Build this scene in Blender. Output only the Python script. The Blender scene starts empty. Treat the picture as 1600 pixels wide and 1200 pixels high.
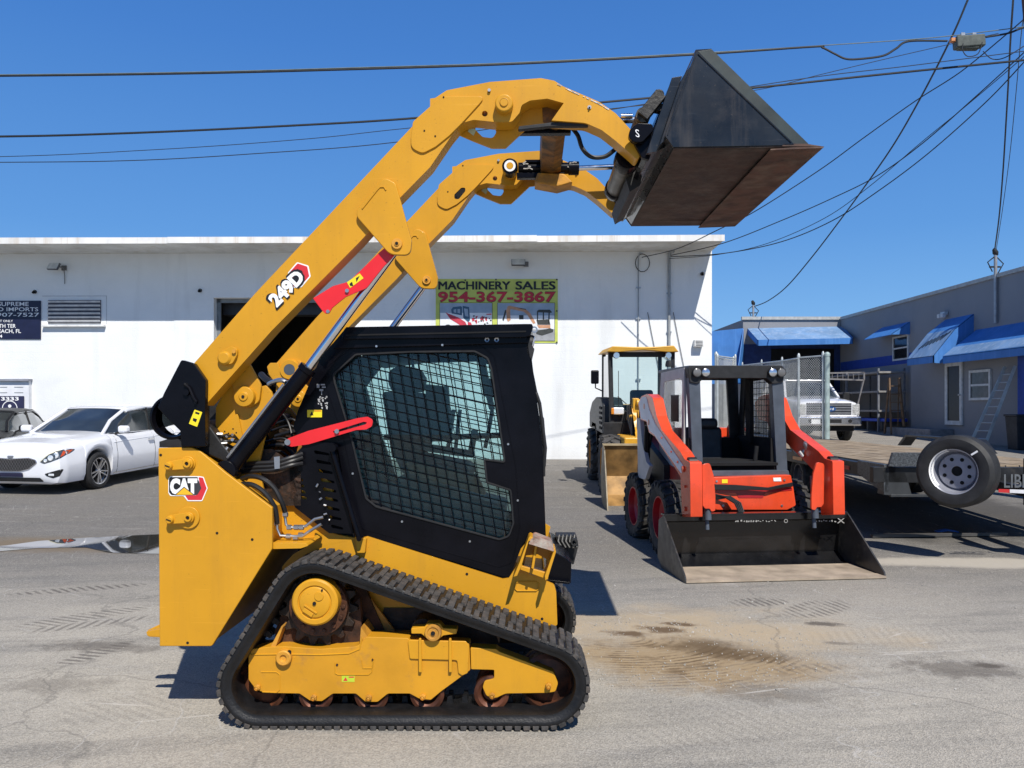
import bpy, bmesh, math, random
from mathutils import Vector, Matrix, Euler
from mathutils.geometry import tessellate_polygon
random.seed(7)
R = math.radians
scene = bpy.context.scene
C = scene.collection
FL = 1270.0          # focal length in photo pixels
EYE = 1.6            # eye height in metres
HOR = 638.0          # row of the horizon in the photo
# ---------------- camera ----------------
cd = bpy.data.cameras.new("camera"); cam = bpy.data.objects.new("camera", cd); C.objects.link(cam)
cd.sensor_width = 36.0; cd.lens = 36.0 * FL / 1600.0
cd.shift_y = (HOR - 600.0) / 1600.0
cd.clip_start = 0.1; cd.clip_end = 3000
cam.location = (0, 0, EYE); cam.rotation_euler = (R(90), 0, 0)
scene.camera = cam
# ---------------- world, sun, exposure ----------------
SUN = Vector((0.24, -0.82, 1.0)).normalized()      # towards the sun
w = bpy.data.worlds.new("World"); scene.world = w; w.use_nodes = True
nt = w.node_tree; nt.nodes.clear()
sky = nt.nodes.new("ShaderNodeTexSky"); sky.sky_type = 'NISHITA'; sky.sun_disc = False
sky.sun_elevation = math.asin(SUN.z); sky.sun_rotation = math.atan2(SUN.x, SUN.y)
sky.altitude = 0; sky.air_density = 1.0; sky.dust_density = 0.0; sky.ozone_density = 5.5
bg = nt.nodes.new("ShaderNodeBackground"); bg.inputs[1].default_value = 0.098
wo = nt.nodes.new("ShaderNodeOutputWorld")
# clear deep-blue tropical sky: the physical sky graded towards its blue by elevation
tcw = nt.nodes.new("ShaderNodeTexCoord"); spw = nt.nodes.new("ShaderNodeSeparateXYZ"); nt.links.new(tcw.outputs["Generated"], spw.inputs[0])
rmp = nt.nodes.new("ShaderNodeValToRGB"); nt.links.new(spw.outputs[2], rmp.inputs[0]); e = rmp.color_ramp.elements
e[0].position = 0.0; e[0].color = (.30, .55, .84, 1); e[1].position = .82; e[1].color = (.014, .062, .23, 1)
for q_, c_ in ((.08, (.185, .43, .80)), (.2, (.105, .31, .71)), (.4, (.056, .208, .60)), (.48, (.046, .180, .54))):
    k_ = e.new(q_); k_.color = c_ + (1,)
sc_ = nt.nodes.new("ShaderNodeVectorMath"); sc_.operation = 'SCALE'; sc_.inputs[3].default_value = 1 / .098; nt.links.new(rmp.outputs[0], sc_.inputs[0])
mxw = nt.nodes.new("ShaderNodeMix"); mxw.data_type = 'RGBA'; mxw.inputs[0].default_value = .9; nt.links.new(sky.outputs[0], mxw.inputs[6]); nt.links.new(sc_.outputs[0], mxw.inputs[7])
nt.links.new(mxw.outputs[2], bg.inputs[0]); nt.links.new(bg.outputs[0], wo.inputs[0])
sl = bpy.data.lights.new("sun", 'SUN'); sl.energy = 5.0; sl.angle = R(0.5); sl.color = (1, 0.955, 0.88)
so = bpy.data.objects.new("sun", sl); C.objects.link(so)
so.rotation_euler = SUN.to_track_quat('Z', 'Y').to_euler(); so.location = (0, -5, 12)
vs = scene.view_settings; vs.view_transform = 'Standard'; vs.look = 'None'; vs.exposure = 0.1; vs.gamma = 1.0
vs.use_curve_mapping = False
scene.render.resolution_x = 1024; scene.render.resolution_y = 768

# ---------------- materials ----------------
MATS = {}
def mat(name, col, rough=0.5, metal=0.0, var=0.12, vs=6.0, bump=0.0, bs=40.0, coat=0.0, trans=0.0, dirt=None, dk=0.35,
        ds=3.0, emit=0.0, alpha=1.0, ior=1.45, spec=0.5, streak=None, grain=0.0, wear=None):
    if name in MATS: return MATS[name]
    m = bpy.data.materials.new(name); m.use_nodes = True
    t = m.node_tree; N = t.nodes; L = t.links; b = N["Principled BSDF"]
    col = tuple(col) + (1.0,)
    tc = N.new("ShaderNodeTexCoord")
    def noise(scale, detail=4.0, co=None, rough_=0.55):
        n = N.new("ShaderNodeTexNoise"); n.inputs["Scale"].default_value = scale; n.inputs["Detail"].default_value = detail
        n.inputs["Roughness"].default_value = rough_
        L.new((co or tc.outputs["Object"]), n.inputs["Vector"]); return n.outputs["Fac"]
    def mix(fac, a, c, mode='MIX'):
        x = N.new("ShaderNodeMix"); x.data_type = 'RGBA'; x.blend_type = mode
        for s, v in (("Factor", fac), ("A", a), ("B", c)):
            i = [q for q in x.inputs if q.name == s and (q.type == 'VALUE' if s == "Factor" else q.type == 'RGBA')][0]
            if isinstance(v, (int, float)): i.default_value = v
            elif isinstance(v, tuple): i.default_value = v
            else: L.new(v, i)
        return [o for o in x.outputs if o.type == 'RGBA'][0]
    def ramp(v, lo, hi):
        r = N.new("ShaderNodeMapRange"); r.inputs[1].default_value = lo; r.inputs[2].default_value = hi
        L.new(v, r.inputs[0]); return r.outputs[0]
    c = col
    if var > 0:
        d = tuple(x * (1 - var * 2.2) for x in col[:3]) + (1,); h = tuple(min(1, x * (1 + var * .8)) for x in col[:3]) + (1,)
        c = mix(ramp(noise(vs, 6), .3, .7), d, h)
    if grain > 0:
        c = mix(ramp(noise(180, 3), .35, .65), tuple(x * (1 - grain) for x in col[:3]) + (1,), c)
    if dirt:
        f = ramp(noise(ds, 8, rough_=.7), 1 - dk - .12, 1 - dk + .16)
        c = mix(f, c, tuple(dirt) + (1,))
    if streak:
        mp = N.new("ShaderNodeMapping"); mp.inputs["Scale"].default_value = (1, 1, .06); L.new(tc.outputs["Object"], mp.inputs[0])
        f = ramp(noise(5, 5, mp.outputs[0], .7), .5, .85); c = mix(f, c, tuple(streak) + (1,))
    if wear:       # grime runs, fine scratches and stone chips
        wc, amt = wear
        mp = N.new("ShaderNodeMapping"); mp.inputs["Scale"].default_value = (1, 1, .09); L.new(tc.outputs["Object"], mp.inputs[0])
        def amtn(v, k): x = N.new("ShaderNodeMath"); x.operation = 'MULTIPLY'; L.new(v, x.inputs[0]); x.inputs[1].default_value = k; return x.outputs[0]
        c = mix(amtn(ramp(noise(9, 6, mp.outputs[0], .7), .52, .78), amt), c, tuple(wc) + (1,))
        c = mix(amtn(ramp(noise(2.2, 8, None, .7), .5, .74), amt * .8), c, tuple(wc) + (1,))
        mp2 = N.new("ShaderNodeMapping"); mp2.inputs["Rotation"].default_value = (0, .7, 0); mp2.inputs["Scale"].default_value = (1.5, 1.5, 60); L.new(tc.outputs["Object"], mp2.inputs[0])
        c = mix(amtn(ramp(noise(2.6, 2, mp2.outputs[0], .5), .70, .74), amt * .9), c, tuple(min(1, x * 1.5 + .06) for x in col[:3]) + (1,))
        c = mix(amtn(ramp(noise(75, 2, None, .5), .69, .73), min(1, amt * 1.6)), c, tuple(x * .45 for x in wc) + (1,))
    if isinstance(c, tuple): b.inputs["Base Color"].default_value = c
    else: L.new(c, b.inputs["Base Color"])
    r0 = noise(vs * 2.3, 5); mr = N.new("ShaderNodeMapRange"); mr.inputs[3].default_value = max(.02, rough - .1); mr.inputs[4].default_value = min(1, rough + .13)
    L.new(r0, mr.inputs[0]); L.new(mr.outputs[0], b.inputs["Roughness"])
    b.inputs["Metallic"].default_value = metal; b.inputs["IOR"].default_value = ior
    b.inputs["Specular IOR Level"].default_value = spec
    if coat: b.inputs["Coat Weight"].default_value = coat; b.inputs["Coat Roughness"].default_value = .08
    if trans: b.inputs["Transmission Weight"].default_value = trans
    if alpha < 1: b.inputs["Alpha"].default_value = alpha
    if emit: b.inputs["Emission Color"].default_value = col; b.inputs["Emission Strength"].default_value = emit
    if bump:
        bn = N.new("ShaderNodeBump"); bn.inputs["Strength"].default_value = bump; bn.inputs["Distance"].default_value = .01
        L.new(noise(bs, 5, rough_=.65), bn.inputs["Height"]); L.new(bn.outputs[0], b.inputs["Normal"])
    MATS[name] = m; return m
YEL = (0.62, 0.30, 0.016)
M_yel = mat("machine_yellow_paint", YEL, .38, 0, .05, 2.5, coat=.04, bump=.05, bs=6, spec=.35, dirt=(.45, .2, .04), dk=.14, ds=5, wear=((.20, .10, .035), .17))
M_yeld = mat("worn_yellow_paint", (.62, .29, .03), .55, 0, .12, 5, dirt=(.16, .085, .04), dk=.42, ds=9, bump=.2)
M_blk = mat("black_machine_paint", (.0045, .0045, .007), .24, 0, .25, 5, coat=.0, spec=.17, bump=.04, bs=8)
M_blkm = mat("matt_black_plastic", (.016, .016, .017), .55, 0, .25, 14, bump=.1, bs=90)
M_rub = mat("track_rubber", (.008, .008, .009), .48, 0, .3, 12, dirt=(.05, .044, .038), dk=.25, ds=14, bump=.3, bs=60)
M_lug = mat("dusty_tread_rubber", (.06, .057, .055), .85, 0, .3, 14, dirt=(.13, .105, .085), dk=.4, ds=20, bump=.4, bs=70)
M_rust = mat("rusty_steel", (.12, .045, .02), .6, .3, .35, 14, dirt=(.035, .025, .02), dk=.45, ds=12, bump=.3)
M_grime = mat("greasy_dark_steel", (.04, .026, .018), .5, .2, .4, 12, dirt=(.14, .06, .028), dk=.35, ds=10, bump=.4)
M_chr = mat("chrome_rod", (.8, .8, .82), .07, 1, .03)
M_steel = mat("zinc_steel", (.5, .5, .5), .35, .9, .1)
M_red = mat("safety_red_paint", (.75, .018, .022), .35, 0, .05, 4, coat=.25)
M_white = mat("white_vinyl", (.85, .85, .85), .35, 0, .02)
M_black = mat("black_vinyl", (.012, .012, .014), .4, 0, .05)
M_redv = mat("red_vinyl", (.62, .03, .04), .4, 0, .03)
M_yv = mat("yellow_vinyl", (.85, .68, .02), .4, 0, .03)
M_goldv = mat("golden_vinyl", (.85, .47, .02), .4, 0, .03)
M_gly = mat("clear_glass", (.75, .86, .84), .03, 0, 0, trans=1.0, ior=1.15, alpha=.55)
def glass_mat(name, tint, haze, hz=.06, smear=True):
    m = bpy.data.materials.new(name); m.use_nodes = True; t = m.node_tree; N = t.nodes; L = t.links; N.clear()
    o = N.new("ShaderNodeOutputMaterial"); tr = N.new("ShaderNodeBsdfTransparent"); tr.inputs[0].default_value = tint + (1,)
    df = N.new("ShaderNodeBsdfDiffuse"); df.inputs[0].default_value = haze + (1,); gl = N.new("ShaderNodeBsdfGlossy"); gl.inputs["Roughness"].default_value = .02
    m1 = N.new("ShaderNodeMixShader"); m1.inputs[0].default_value = hz; L.new(tr.outputs[0], m1.inputs[1])
    if smear:
        tc = N.new("ShaderNodeTexCoord"); mp = N.new("ShaderNodeMapping"); mp.inputs[2].default_value = (0, .5, 0); mp.inputs[3].default_value = (1, 1, .35); L.new(tc.outputs["Object"], mp.inputs[0])
        nz = N.new("ShaderNodeTexNoise"); nz.inputs["Scale"].default_value = 3.2; nz.inputs["Detail"].default_value = 8; nz.inputs["Roughness"].default_value = .65; L.new(mp.outputs[0], nz.inputs["Vector"])
        rg = N.new("ShaderNodeMapRange"); rg.inputs[1].default_value = .35; rg.inputs[2].default_value = .75; rg.inputs[3].default_value = hz * .35; rg.inputs[4].default_value = hz * 2.6; L.new(nz.outputs["Fac"], rg.inputs[0]); L.new(rg.outputs[0], m1.inputs[0]); L.new(df.outputs[0], m1.inputs[2])
    fr = N.new("ShaderNodeFresnel"); fr.inputs[0].default_value = 1.45; m2 = N.new("ShaderNodeMixShader"); L.new(fr.outputs[0], m2.inputs[0]); L.new(m1.outputs[0], m2.inputs[1]); L.new(gl.outputs[0], m2.inputs[2])
    L.new(m2.outputs[0], o.inputs[0]); return m
M_cabgl = glass_mat("cab_tinted_glass", (.82, .93, .93), (.05, .14, .18), .06)
M_glass2 = glass_mat("loader_cab_glass", (.66, .80, .80), (.05, .10, .12), .05)
M_lens = mat("lamp_lens", (.85, .88, .9), .08, .3, .02, coat=.5)
M_chromed = mat("lamp_reflector", (.7, .72, .75), .15, .9, .1)
M_dark = mat("dark_interior", (.006, .006, .007), .9, 0, .1)
M_seat = mat("seat_vinyl", (.025, .026, .03), .5, 0, .2, 9, bump=.1)
M_hose = mat("hydraulic_hose_rubber", (.014, .014, .015), .45, 0, .1)

# ---------------- ground height ----------------
def gz(y):
    if y < 8: return 0.0
    if y < 10: return 0.03 * (y - 8) ** 2 / 4
    if y < 42: return 0.03 * (y - 9)
    return .99
# ---------------- frames: a pixel of the survey photo to a point on a real plane ----------------
class Fr:
    def __init__(s, ox, oy, yaw=0.0, oz=0.0):
        s.o = Vector((ox, oy, oz)); s.yaw = yaw
        s.ex = Vector((math.cos(yaw), math.sin(yaw), 0)); s.ey = Vector((-math.sin(yaw), math.cos(yaw), 0))
    def ray(s, px, py): return Vector(((px - 800) / FL, 1, (HOR - py) / FL))
    def loc(s, p):
        d = Vector(p) - s.o; return Vector((d.dot(s.ex), d.dot(s.ey), d.z))
    def P(s, px, py, ly):
        r = s.ray(px, py); c = Vector((0, 0, EYE)); t = (ly - (c - s.o).dot(s.ey)) / r.dot(s.ey); return s.loc(c + r * t)
    def S(s, px, py, lx):
        r = s.ray(px, py); c = Vector((0, 0, EYE)); t = (lx - (c - s.o).dot(s.ex)) / r.dot(s.ex); return s.loc(c + r * t)
    def place(s, o): o.location = s.o; o.rotation_euler = (0, 0, s.yaw)
# ---------------- objects ----------------
def tag(o, label=None, cat=None, group=None, kind=None):
    if label: o["label"] = label
    if cat: o["category"] = cat
    if group: o["group"] = group
    if kind: o["kind"] = kind
    return o
def thing(name, label, cat, fr=None, loc=None, rz=0.0, group=None):
    o = bpy.data.objects.new(name, None); C.objects.link(o); o.empty_display_size = .2
    if fr: fr.place(o)
    elif loc: o.location = loc; o.rotation_euler = (0, 0, rz)
    return tag(o, label, cat, group)
def copy_tree(o, parent=None):
    c = o.copy(); C.objects.link(c); c.parent = parent
    for ch in list(o.children): copy_tree(ch, c)
    return c
class B:
    def __init__(s): s.bm = bmesh.new()
    def faces_from(s, vs, fs, flip=False):
        v = [s.bm.verts.new(p) for p in vs]
        for f in fs:
            try: s.bm.faces.new([v[i] for i in f])
            except ValueError: pass
        return s
    def prism(s, poly, vec, holes=()):
        """extrude a flat 3D outline (with holes) along vec"""
        vec = Vector(vec); loops = [[Vector(p) for p in poly]] + [[Vector(p) for p in h] for h in holes]
        tris = tessellate_polygon(loops); flat = [p for l in loops for p in l]
        a = [s.bm.verts.new(p) for p in flat]; b = [s.bm.verts.new(p + vec) for p in flat]
        if holes:
            for t in tris:
                try: s.bm.faces.new([a[i] for i in t]); s.bm.faces.new([b[i] for i in reversed(t)])
                except ValueError: pass
        else:
            s.bm.faces.new(a); s.bm.faces.new(list(reversed(b)))
        k = 0
        for l in loops:
            n = len(l)
            for i in range(n):
                j = (i + 1) % n; s.bm.faces.new([a[k + i], b[k + i], b[k + j], a[k + j]])
            k += n
        return s
    def box(s, c, d, rot=None):
        c = Vector(c); m = rot.to_matrix() if isinstance(rot, Euler) else (rot or Matrix.Identity(3))
        vs = [c + m @ Vector((x * d[0] / 2, y * d[1] / 2, z * d[2] / 2)) for x in (-1, 1) for y in (-1, 1) for z in (-1, 1)]
        return s.faces_from(vs, [(0, 1, 3, 2), (4, 6, 7, 5), (0, 4, 5, 1), (2, 3, 7, 6), (0, 2, 6, 4), (1, 5, 7, 3)])
    def bar(s, p0, p1, wd, th, up=(0, 0, 1)):
        p0 = Vector(p0); p1 = Vector(p1); d = (p1 - p0); z = d.normalized(); x = Vector(up).cross(z)
        if x.length < 1e-4: x = Vector((1, 0, 0))
        x.normalize(); y = z.cross(x)
        return s.box((p0 + p1) / 2, (wd, th, d.length), Matrix((x, y, z)).transposed())
    def tube(s, pts, r, n=8, cap=True, smooth=True):
        pts = [Vector(p) for p in pts]; rings = []; N = len(pts); up = None
        for i, p in enumerate(pts):
            t = (pts[min(i + 1, N - 1)] - pts[max(i - 1, 0)]).normalized()
            if up is None:
                up = Vector((0, 0, 1)) if abs(t.z) < .9 else Vector((1, 0, 0))
            x = up - t * up.dot(t)
            if x.length < 1e-5: x = Vector((1, 0, 0)) - t * t.x
            x.normalize(); up = x; y = t.cross(x); rr = r[i] if isinstance(r, (list, tuple)) else r
            rings.append([s.bm.verts.new(p + (x * math.cos(a) + y * math.sin(a)) * rr) for a in [2 * math.pi * k / n for k in range(n)]])
        for i in range(N - 1):
            for k in range(n):
                s.bm.faces.new([rings[i][k], rings[i][(k + 1) % n], rings[i + 1][(k + 1) % n], rings[i + 1][k]])
        if cap:
            s.bm.faces.new(list(reversed(rings[0]))); s.bm.faces.new(rings[-1])
        return s
    def cyl(s, p0, p1, r, n=24, r2=None):
        return s.tube([p0, p1], [r, r if r2 is None else r2], n)
    def lathe(s, prof, o, ax, n=32, a0=0.0, a1=2 * math.pi):
        """prof: (radius, height) along axis ax from o"""
        o = Vector(o); z = Vector(ax).normalized(); x = z.orthogonal().normalized(); y = z.cross(x)
        full = abs(a1 - a0 - 2 * math.pi) < 1e-6; m = n if full else n + 1; rings = []
        for r, h in prof:
            if r < 1e-6: rings.append([s.bm.verts.new(o + z * h)]); continue
            rings.append([s.bm.verts.new(o + z * h + (x * math.cos(a) + y * math.sin(a)) * r) for a in [a0 + (a1 - a0) * k / n for k in range(m)]])
        for i in range(len(rings) - 1):
            A, D = rings[i], rings[i + 1]
            for k in range(n):
                j = (k + 1) % m
                if len(A) == 1 and len(D) == 1: continue
                if len(A) == 1: f = [A[0], D[k], D[j]]
                elif len(D) == 1: f = [A[k], D[0], A[j]]
                else: f = [A[k], D[k], D[j], A[j]]
                try: s.bm.faces.new(f)
                except ValueError: pass
        return s
    def build(s, name, m, parent=None, label=None, bevel=0.0, seg=2, ang=32, sharp=35):
        me = bpy.data.meshes.new(name)
        bmesh.ops.recalc_face_normals(s.bm, faces=s.bm.faces)
        s.bm.to_mesh(me); s.bm.free(); me.materials.append(m)
        for p in me.polygons: p.use_smooth = True
        me.set_sharp_from_angle(angle=R(sharp))
        o = bpy.data.objects.new(name, me); C.objects.link(o)
        if parent: o.parent = parent
        if label: o["label"] = label
        if bevel:
            b = o.modifiers.new("bevel", 'BEVEL'); b.width = bevel; b.segments = seg; b.limit_method = 'ANGLE'; b.angle_limit = R(ang)
            b.harden_normals = True
        return o
def fillet(poly, r, n=4):
    """round the corners of a 2D outline; r one radius, or poly points may be (x, y, r)"""
    out = []; N = len(poly)
    for i in range(N):
        p = Vector(poly[i][:2]); q = Vector(poly[i - 1][:2]); t = Vector(poly[(i + 1) % N][:2])
        rr = poly[i][2] if len(poly[i]) > 2 else r
        a = q - p; b = t - p; la, lb = a.length, b.length
        if rr <= 0 or la < 1e-6 or lb < 1e-6: out.append(tuple(p)); continue
        a.normalize(); b.normalize(); ang = a.angle(b)
        if ang > 3.05: out.append(tuple(p)); continue
        d = min(rr / math.tan(ang / 2), la * .48, lb * .48)
        p0 = p + a * d; p1 = p + b * d
        for k in range(n + 1):
            u = k / n; c = p0 * (1 - u) ** 2 + p * 2 * u * (1 - u) + p1 * u * u; out.append((c.x, c.y))
    return out
def circ(x, y, r, n=20, ry=None, a0=0):
    ry = ry or r; return [(x + r * math.cos(a0 + 2 * math.pi * k / n), y + ry * math.sin(a0 + 2 * math.pi * k / n)) for k in range(n)]
def text_mesh(txt, bold=0.0, align='CENTER', space=1.0):
    cu = bpy.data.curves.new("lettering", 'FONT'); cu.body = txt; cu.offset = bold; cu.align_x = 'LEFT'; cu.resolution_u = 3
    cu.space_character = space
    o = bpy.data.objects.new("lettering", cu); C.objects.link(o)
    dg = bpy.context.evaluated_depsgraph_get(); me = bpy.data.meshes.new_from_object(o.evaluated_get(dg))
    vs = [v.co.copy() for v in me.vertices]; fs = [tuple(p.vertices) for p in me.polygons]
    bpy.data.objects.remove(o); bpy.data.curves.remove(cu); bpy.data.meshes.remove(me)
    x0 = min(v.x for v in vs); x1 = max(v.x for v in vs); y0 = min(v.y for v in vs); y1 = max(v.y for v in vs)
    return [((v.x - x0) / (x1 - x0), (v.y - y0) / (y1 - y0)) for v in vs], fs
def add_thick_text(b, txt, o, ux, uy, out, steps=3, wd=.004, space=1.0):
    """heavy lettering: the same word laid over itself, each layer half a millimetre further out"""
    o = Vector(o); ux = Vector(ux); uy = Vector(uy); ex = ux.normalized(); ey = uy.normalized(); k = 0
    for i in range(steps):
        for j in (0, 1):
            f = (i / (steps - 1) - .5) * 2; add_text(b, txt, o + ex * wd * f + ey * wd * .5 * (j * 2 - 1) + Vector(out) * (.0006 * k), ux, uy, 0.0, space); k += 1
    return b
def add_text(b, txt, o, ux, uy, bold=0.0, space=1.0, grow=0.0):
    """letters filling the parallelogram o, o+ux, o+uy"""
    vs, fs = text_mesh(txt, bold, space=space); o = Vector(o); ux = Vector(ux); uy = Vector(uy)
    if grow:
        gx = ux.normalized() * grow; gy = uy.normalized() * grow; o = o - gx - gy; ux = ux + 2 * gx; uy = uy + 2 * gy
    return b.faces_from([o + ux * v[0] + uy * v[1] for v in vs], fs)
# ================= ground =================
def node_mat(name):
    m = bpy.data.materials.new(name); m.use_nodes = True; return m, m.node_tree, m.node_tree.nodes["Principled BSDF"]
def gpt(px, py):
    """ground point seen at a pixel"""
    r = Vector(((px - 800) / FL, 1, (HOR - py) / FL)); lo, hi = .5, 400.0
    for _ in range(60):
        mid = (lo + hi) / 2
        if EYE + r.z * mid > gz(mid): lo = mid
        else: hi = mid
    return Vector((r.x * lo, lo, gz(lo)))
def ground_material():
    m, t, b = node_mat("worn_asphalt"); N = t.nodes; L = t.links
    tc = N.new("ShaderNodeTexCoord"); co = tc.outputs["Object"]
    def mp(loc=(0, 0, 0), rot=0, sc=(1, 1, 1)):
        x = N.new("ShaderNodeMapping"); x.vector_type = 'TEXTURE'; x.inputs[1].default_value = loc; x.inputs[2].default_value = (0, 0, rot); x.inputs[3].default_value = sc
        L.new(co, x.inputs[0]); return x.outputs[0]
    def noise(s, d=5, r=.6, c=None, dist=0):
        x = N.new("ShaderNodeTexNoise"); x.inputs["Scale"].default_value = s; x.inputs["Detail"].default_value = d; x.inputs["Roughness"].default_value = r
        x.inputs["Distortion"].default_value = dist; L.new(c or co, x.inputs["Vector"]); return x.outputs["Fac"]
    def rng(v, a, b_, c=0, d=1):
        x = N.new("ShaderNodeMapRange"); x.interpolation_type = 'SMOOTHSTEP'
        for i, k in ((1, a), (2, b_), (3, c), (4, d)): x.inputs[i].default_value = k
        L.new(v, x.inputs[0]); return x.outputs[0]
    def ma(op, a, b_=0.0):
        x = N.new("ShaderNodeMath"); x.operation = op
        for i, k in ((0, a), (1, b_)):
            if isinstance(k, (int, float)): x.inputs[i].default_value = k
            else: L.new(k, x.inputs[i])
        return x.outputs[0]
    def mix(f, a, c, mode='MIX'):
        x = N.new("ShaderNodeMix"); x.data_type = 'RGBA'; x.blend_type = mode; I = x.inputs
        for s, v in ((0, f), (6, a), (7, c)):
            if isinstance(v, (int, float)): I[s].default_value = v
            elif isinstance(v, tuple): I[s].default_value = v + (1,)
            else: L.new(v, I[s])
        return x.outputs[2]
    def blob(x, y, rx, ry, rot=0, wob=.35, soft=.5, ns=1.7):
        c = mp((x, y, 0), rot, (rx, ry, 1)); ln = N.new("ShaderNodeVectorMath"); ln.operation = 'LENGTH'; L.new(c, ln.inputs[0])
        d = ma('ADD', ln.outputs["Value"], ma('MULTIPLY', ma('SUBTRACT', noise(ns, 7, .7), .5), wob * 2.2)); return rng(d, 1.0, 1 - soft, 0, 1)
    def wave(c, sc, dist=1.0, prof='BANDS', dir_='X'):
        x = N.new("ShaderNodeTexWave"); x.wave_type = prof; x.inputs["Scale"].default_value = sc; x.inputs["Distortion"].default_value = dist
        x.inputs["Detail"].default_value = 3; x.inputs["Detail Scale"].default_value = 1.2
        if prof == 'BANDS': x.bands_direction = dir_
        else: x.rings_direction = 'SPHERICAL'
        L.new(c, x.inputs["Vector"]); return x.outputs["Fac"]
    sep = N.new("ShaderNodeSeparateXYZ"); L.new(co, sep.inputs[0]); X, Y = sep.outputs[0], sep.outputs[1]
    far = rng(Y, 5.2, 9.6)
    base = mix(far, (.49, .447, .372), (.198, .182, .158))
    base = mix(rng(Y, 16, 25), base, (.34, .31, .265))
    base = mix(rng(noise(.55, 6, .6), .35, .68), mix(.3, base, (.15, .15, .15)), base)
    st = mp((0, 0, 0), R(8), (4.0, .7, 1))
    base = mix(rng(noise(1.6, 7, .7, st), .45, .72, 0, .55), base, (.13, .128, .122))
    base = mix(rng(noise(2.3, 7, .7, mp((3, 1, 0), R(-5), (3.5, .6, 1))), .53, .75, 0, .4), base, (.42, .40, .37))
    # aggregate
    vo = N.new("ShaderNodeTexVoronoi"); vo.inputs["Scale"].default_value = 140; L.new(co, vo.inputs["Vector"])
    rsep = N.new("ShaderNodeSeparateColor"); L.new(vo.outputs["Color"], rsep.inputs[0])
    base = mix(rng(rsep.outputs[0], .1, .9, .34, 0), base, (.06, .06, .062))
    base = mix(rng(rsep.outputs[1], .76, .97, 0, .38), base, (.58, .54, .47))
    base = mix(rng(noise(55, 3, .7), .58, .72, 0, .35), base, (.12, .115, .11))
    # sand patch
    sg = gpt(1075, 1035)
    s1 = blob(sg.x + .02, sg.y + .0, 1.05, .66, R(-12), .55, .6, 2.3); s2 = blob(sg.x + .10, sg.y + .72, 1.95, .95, R(-6), .9, 1.0, 1.5)
    ring = wave(mp((sg.x - .35, sg.y + .55, 0), 0, (1.35, 1.0, 1)), 6.5, 3.0, 'RINGS')
    sand = mix(ma('MULTIPLY', rng(ring, .5, .8, 0, .8), rng(noise(2.4, 7, .75), .42, .60)), (.36, .265, .155), (.10, .062, .030))
    sand = mix(rng(noise(3.5, 6), .5, .68, 0, .7), sand, (.15, .10, .055))
    base = mix(ma('MULTIPLY', s2, .95), base, (.45, .355, .235))
    base = mix(ma('MULTIPLY', s1, rng(noise(7, 8, .8), .30, .5, .55, .98)), base, sand)
    wet = gpt(1105, 1012); base = mix(ma('MULTIPLY', blob(wet.x + .02, wet.y - .02, .62, .27, R(-28), .9, .9, 4), .9), base, (.125, .082, .042))
    for px, py, rx, ry in ((978, 990, .22, .10), (1036, 984, .24, .12), (1060, 975, .2, .08)):
        p = gpt(px, py); base = mix(ma('MULTIPLY', blob(p.x, p.y, rx, ry, R(-15), 1.0, .7, 6), .9), base, (.12, .075, .040))
    # trailer shadow deepened by a dark patch in the ground colour
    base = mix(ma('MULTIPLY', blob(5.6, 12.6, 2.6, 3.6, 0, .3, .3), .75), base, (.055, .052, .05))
    for px, py, rx, ry, k in ((1288, 975, .17, .05, .85), (1310, 1005, .12, .03, .5), (1500, 1045, .45, .16, .6),
                              (1540, 1040, .10, .04, .8), (1210, 1085, .5, .12, .35), (160, 1010, .5, .10, .55), (90, 1070, .4, .12, .35)):
        p = gpt(px, py); base = mix(ma('MULTIPLY', blob(p.x, p.y, rx * 1.15, ry * 1.6, R(-8), 1.1, .7, 7), k), base, (.10, .085, .07))
    # tread marks: bands of short bars along an arc
    def tread(px0, py0, px1, py1, wd, k, freq=9.0, slant=25):
        freq *= .55
        a, c_ = gpt(px0, py0), gpt(px1, py1); mid = (a + c_) / 2; d = c_ - a; an = math.atan2(d.y, d.x)
        msk = blob(mid.x, mid.y, d.length / 2, wd, an, .22, .35)
        brk = rng(noise(4.5, 5, .7), .30, .52)
        return ma('MULTIPLY', ma('MULTIPLY', ma('MULTIPLY', msk, brk), rng(wave(mp((0, 0, 0), an + R(slant), (1, 1, 1)), freq, 1.1), .45, .75)), k)
    for a in ((0, 930, 250, 911, .13, 1.0), (0, 985, 250, 945, .16, .8), (20, 990, 250, 962, .12, .8, 8, -35), (75, 1045, 215, 1000, .10, .95, 10, 8),
              (1135, 944, 1232, 938, .17, 1.0, 9, 0), (1225, 966, 1322, 938, .22, .9, 9, -25), (1190, 1050, 1330, 1040, .10, .5, 8, 15), (60, 1130, 330, 1090, .3, .22, 9, 30),
              (1250, 1000, 1560, 985, .3, .15, 9, -20), (950, 1160, 1300, 1110, .35, .16, 9, 10), (1400, 1120, 1600, 1180, .3, .14, 9, 40)):
        base = mix(ma('MULTIPLY', tread(*a), .75), base, (.10, .088, .078))
    for px, py, rx, an in ((1440, 1018, .42, 4), (1400, 1022, .2, 8), (1440, 1005, .12, 25), (1400, 992, .14, 38), (1190, 1080, .30, 18), (1370, 965, .10, -40), (300, 1120, .4, 15), (180, 1100, .3, -8)):
        p = gpt(px, py); base = mix(ma('MULTIPLY', blob(p.x, p.y, rx, .012, R(an), 1.2, .8, 9), .5), base, (.62, .58, .52))
    # pale scratches
    scr = wave(mp((9, 4, 0), R(12), (1, 1, 1)), 1.1, 14.0)
    base = mix(ma('MULTIPLY', rng(scr, .992, 1.0), rng(noise(.9, 3), .5, .62, 0, .35)), base, (.55, .53, .5))
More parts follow.
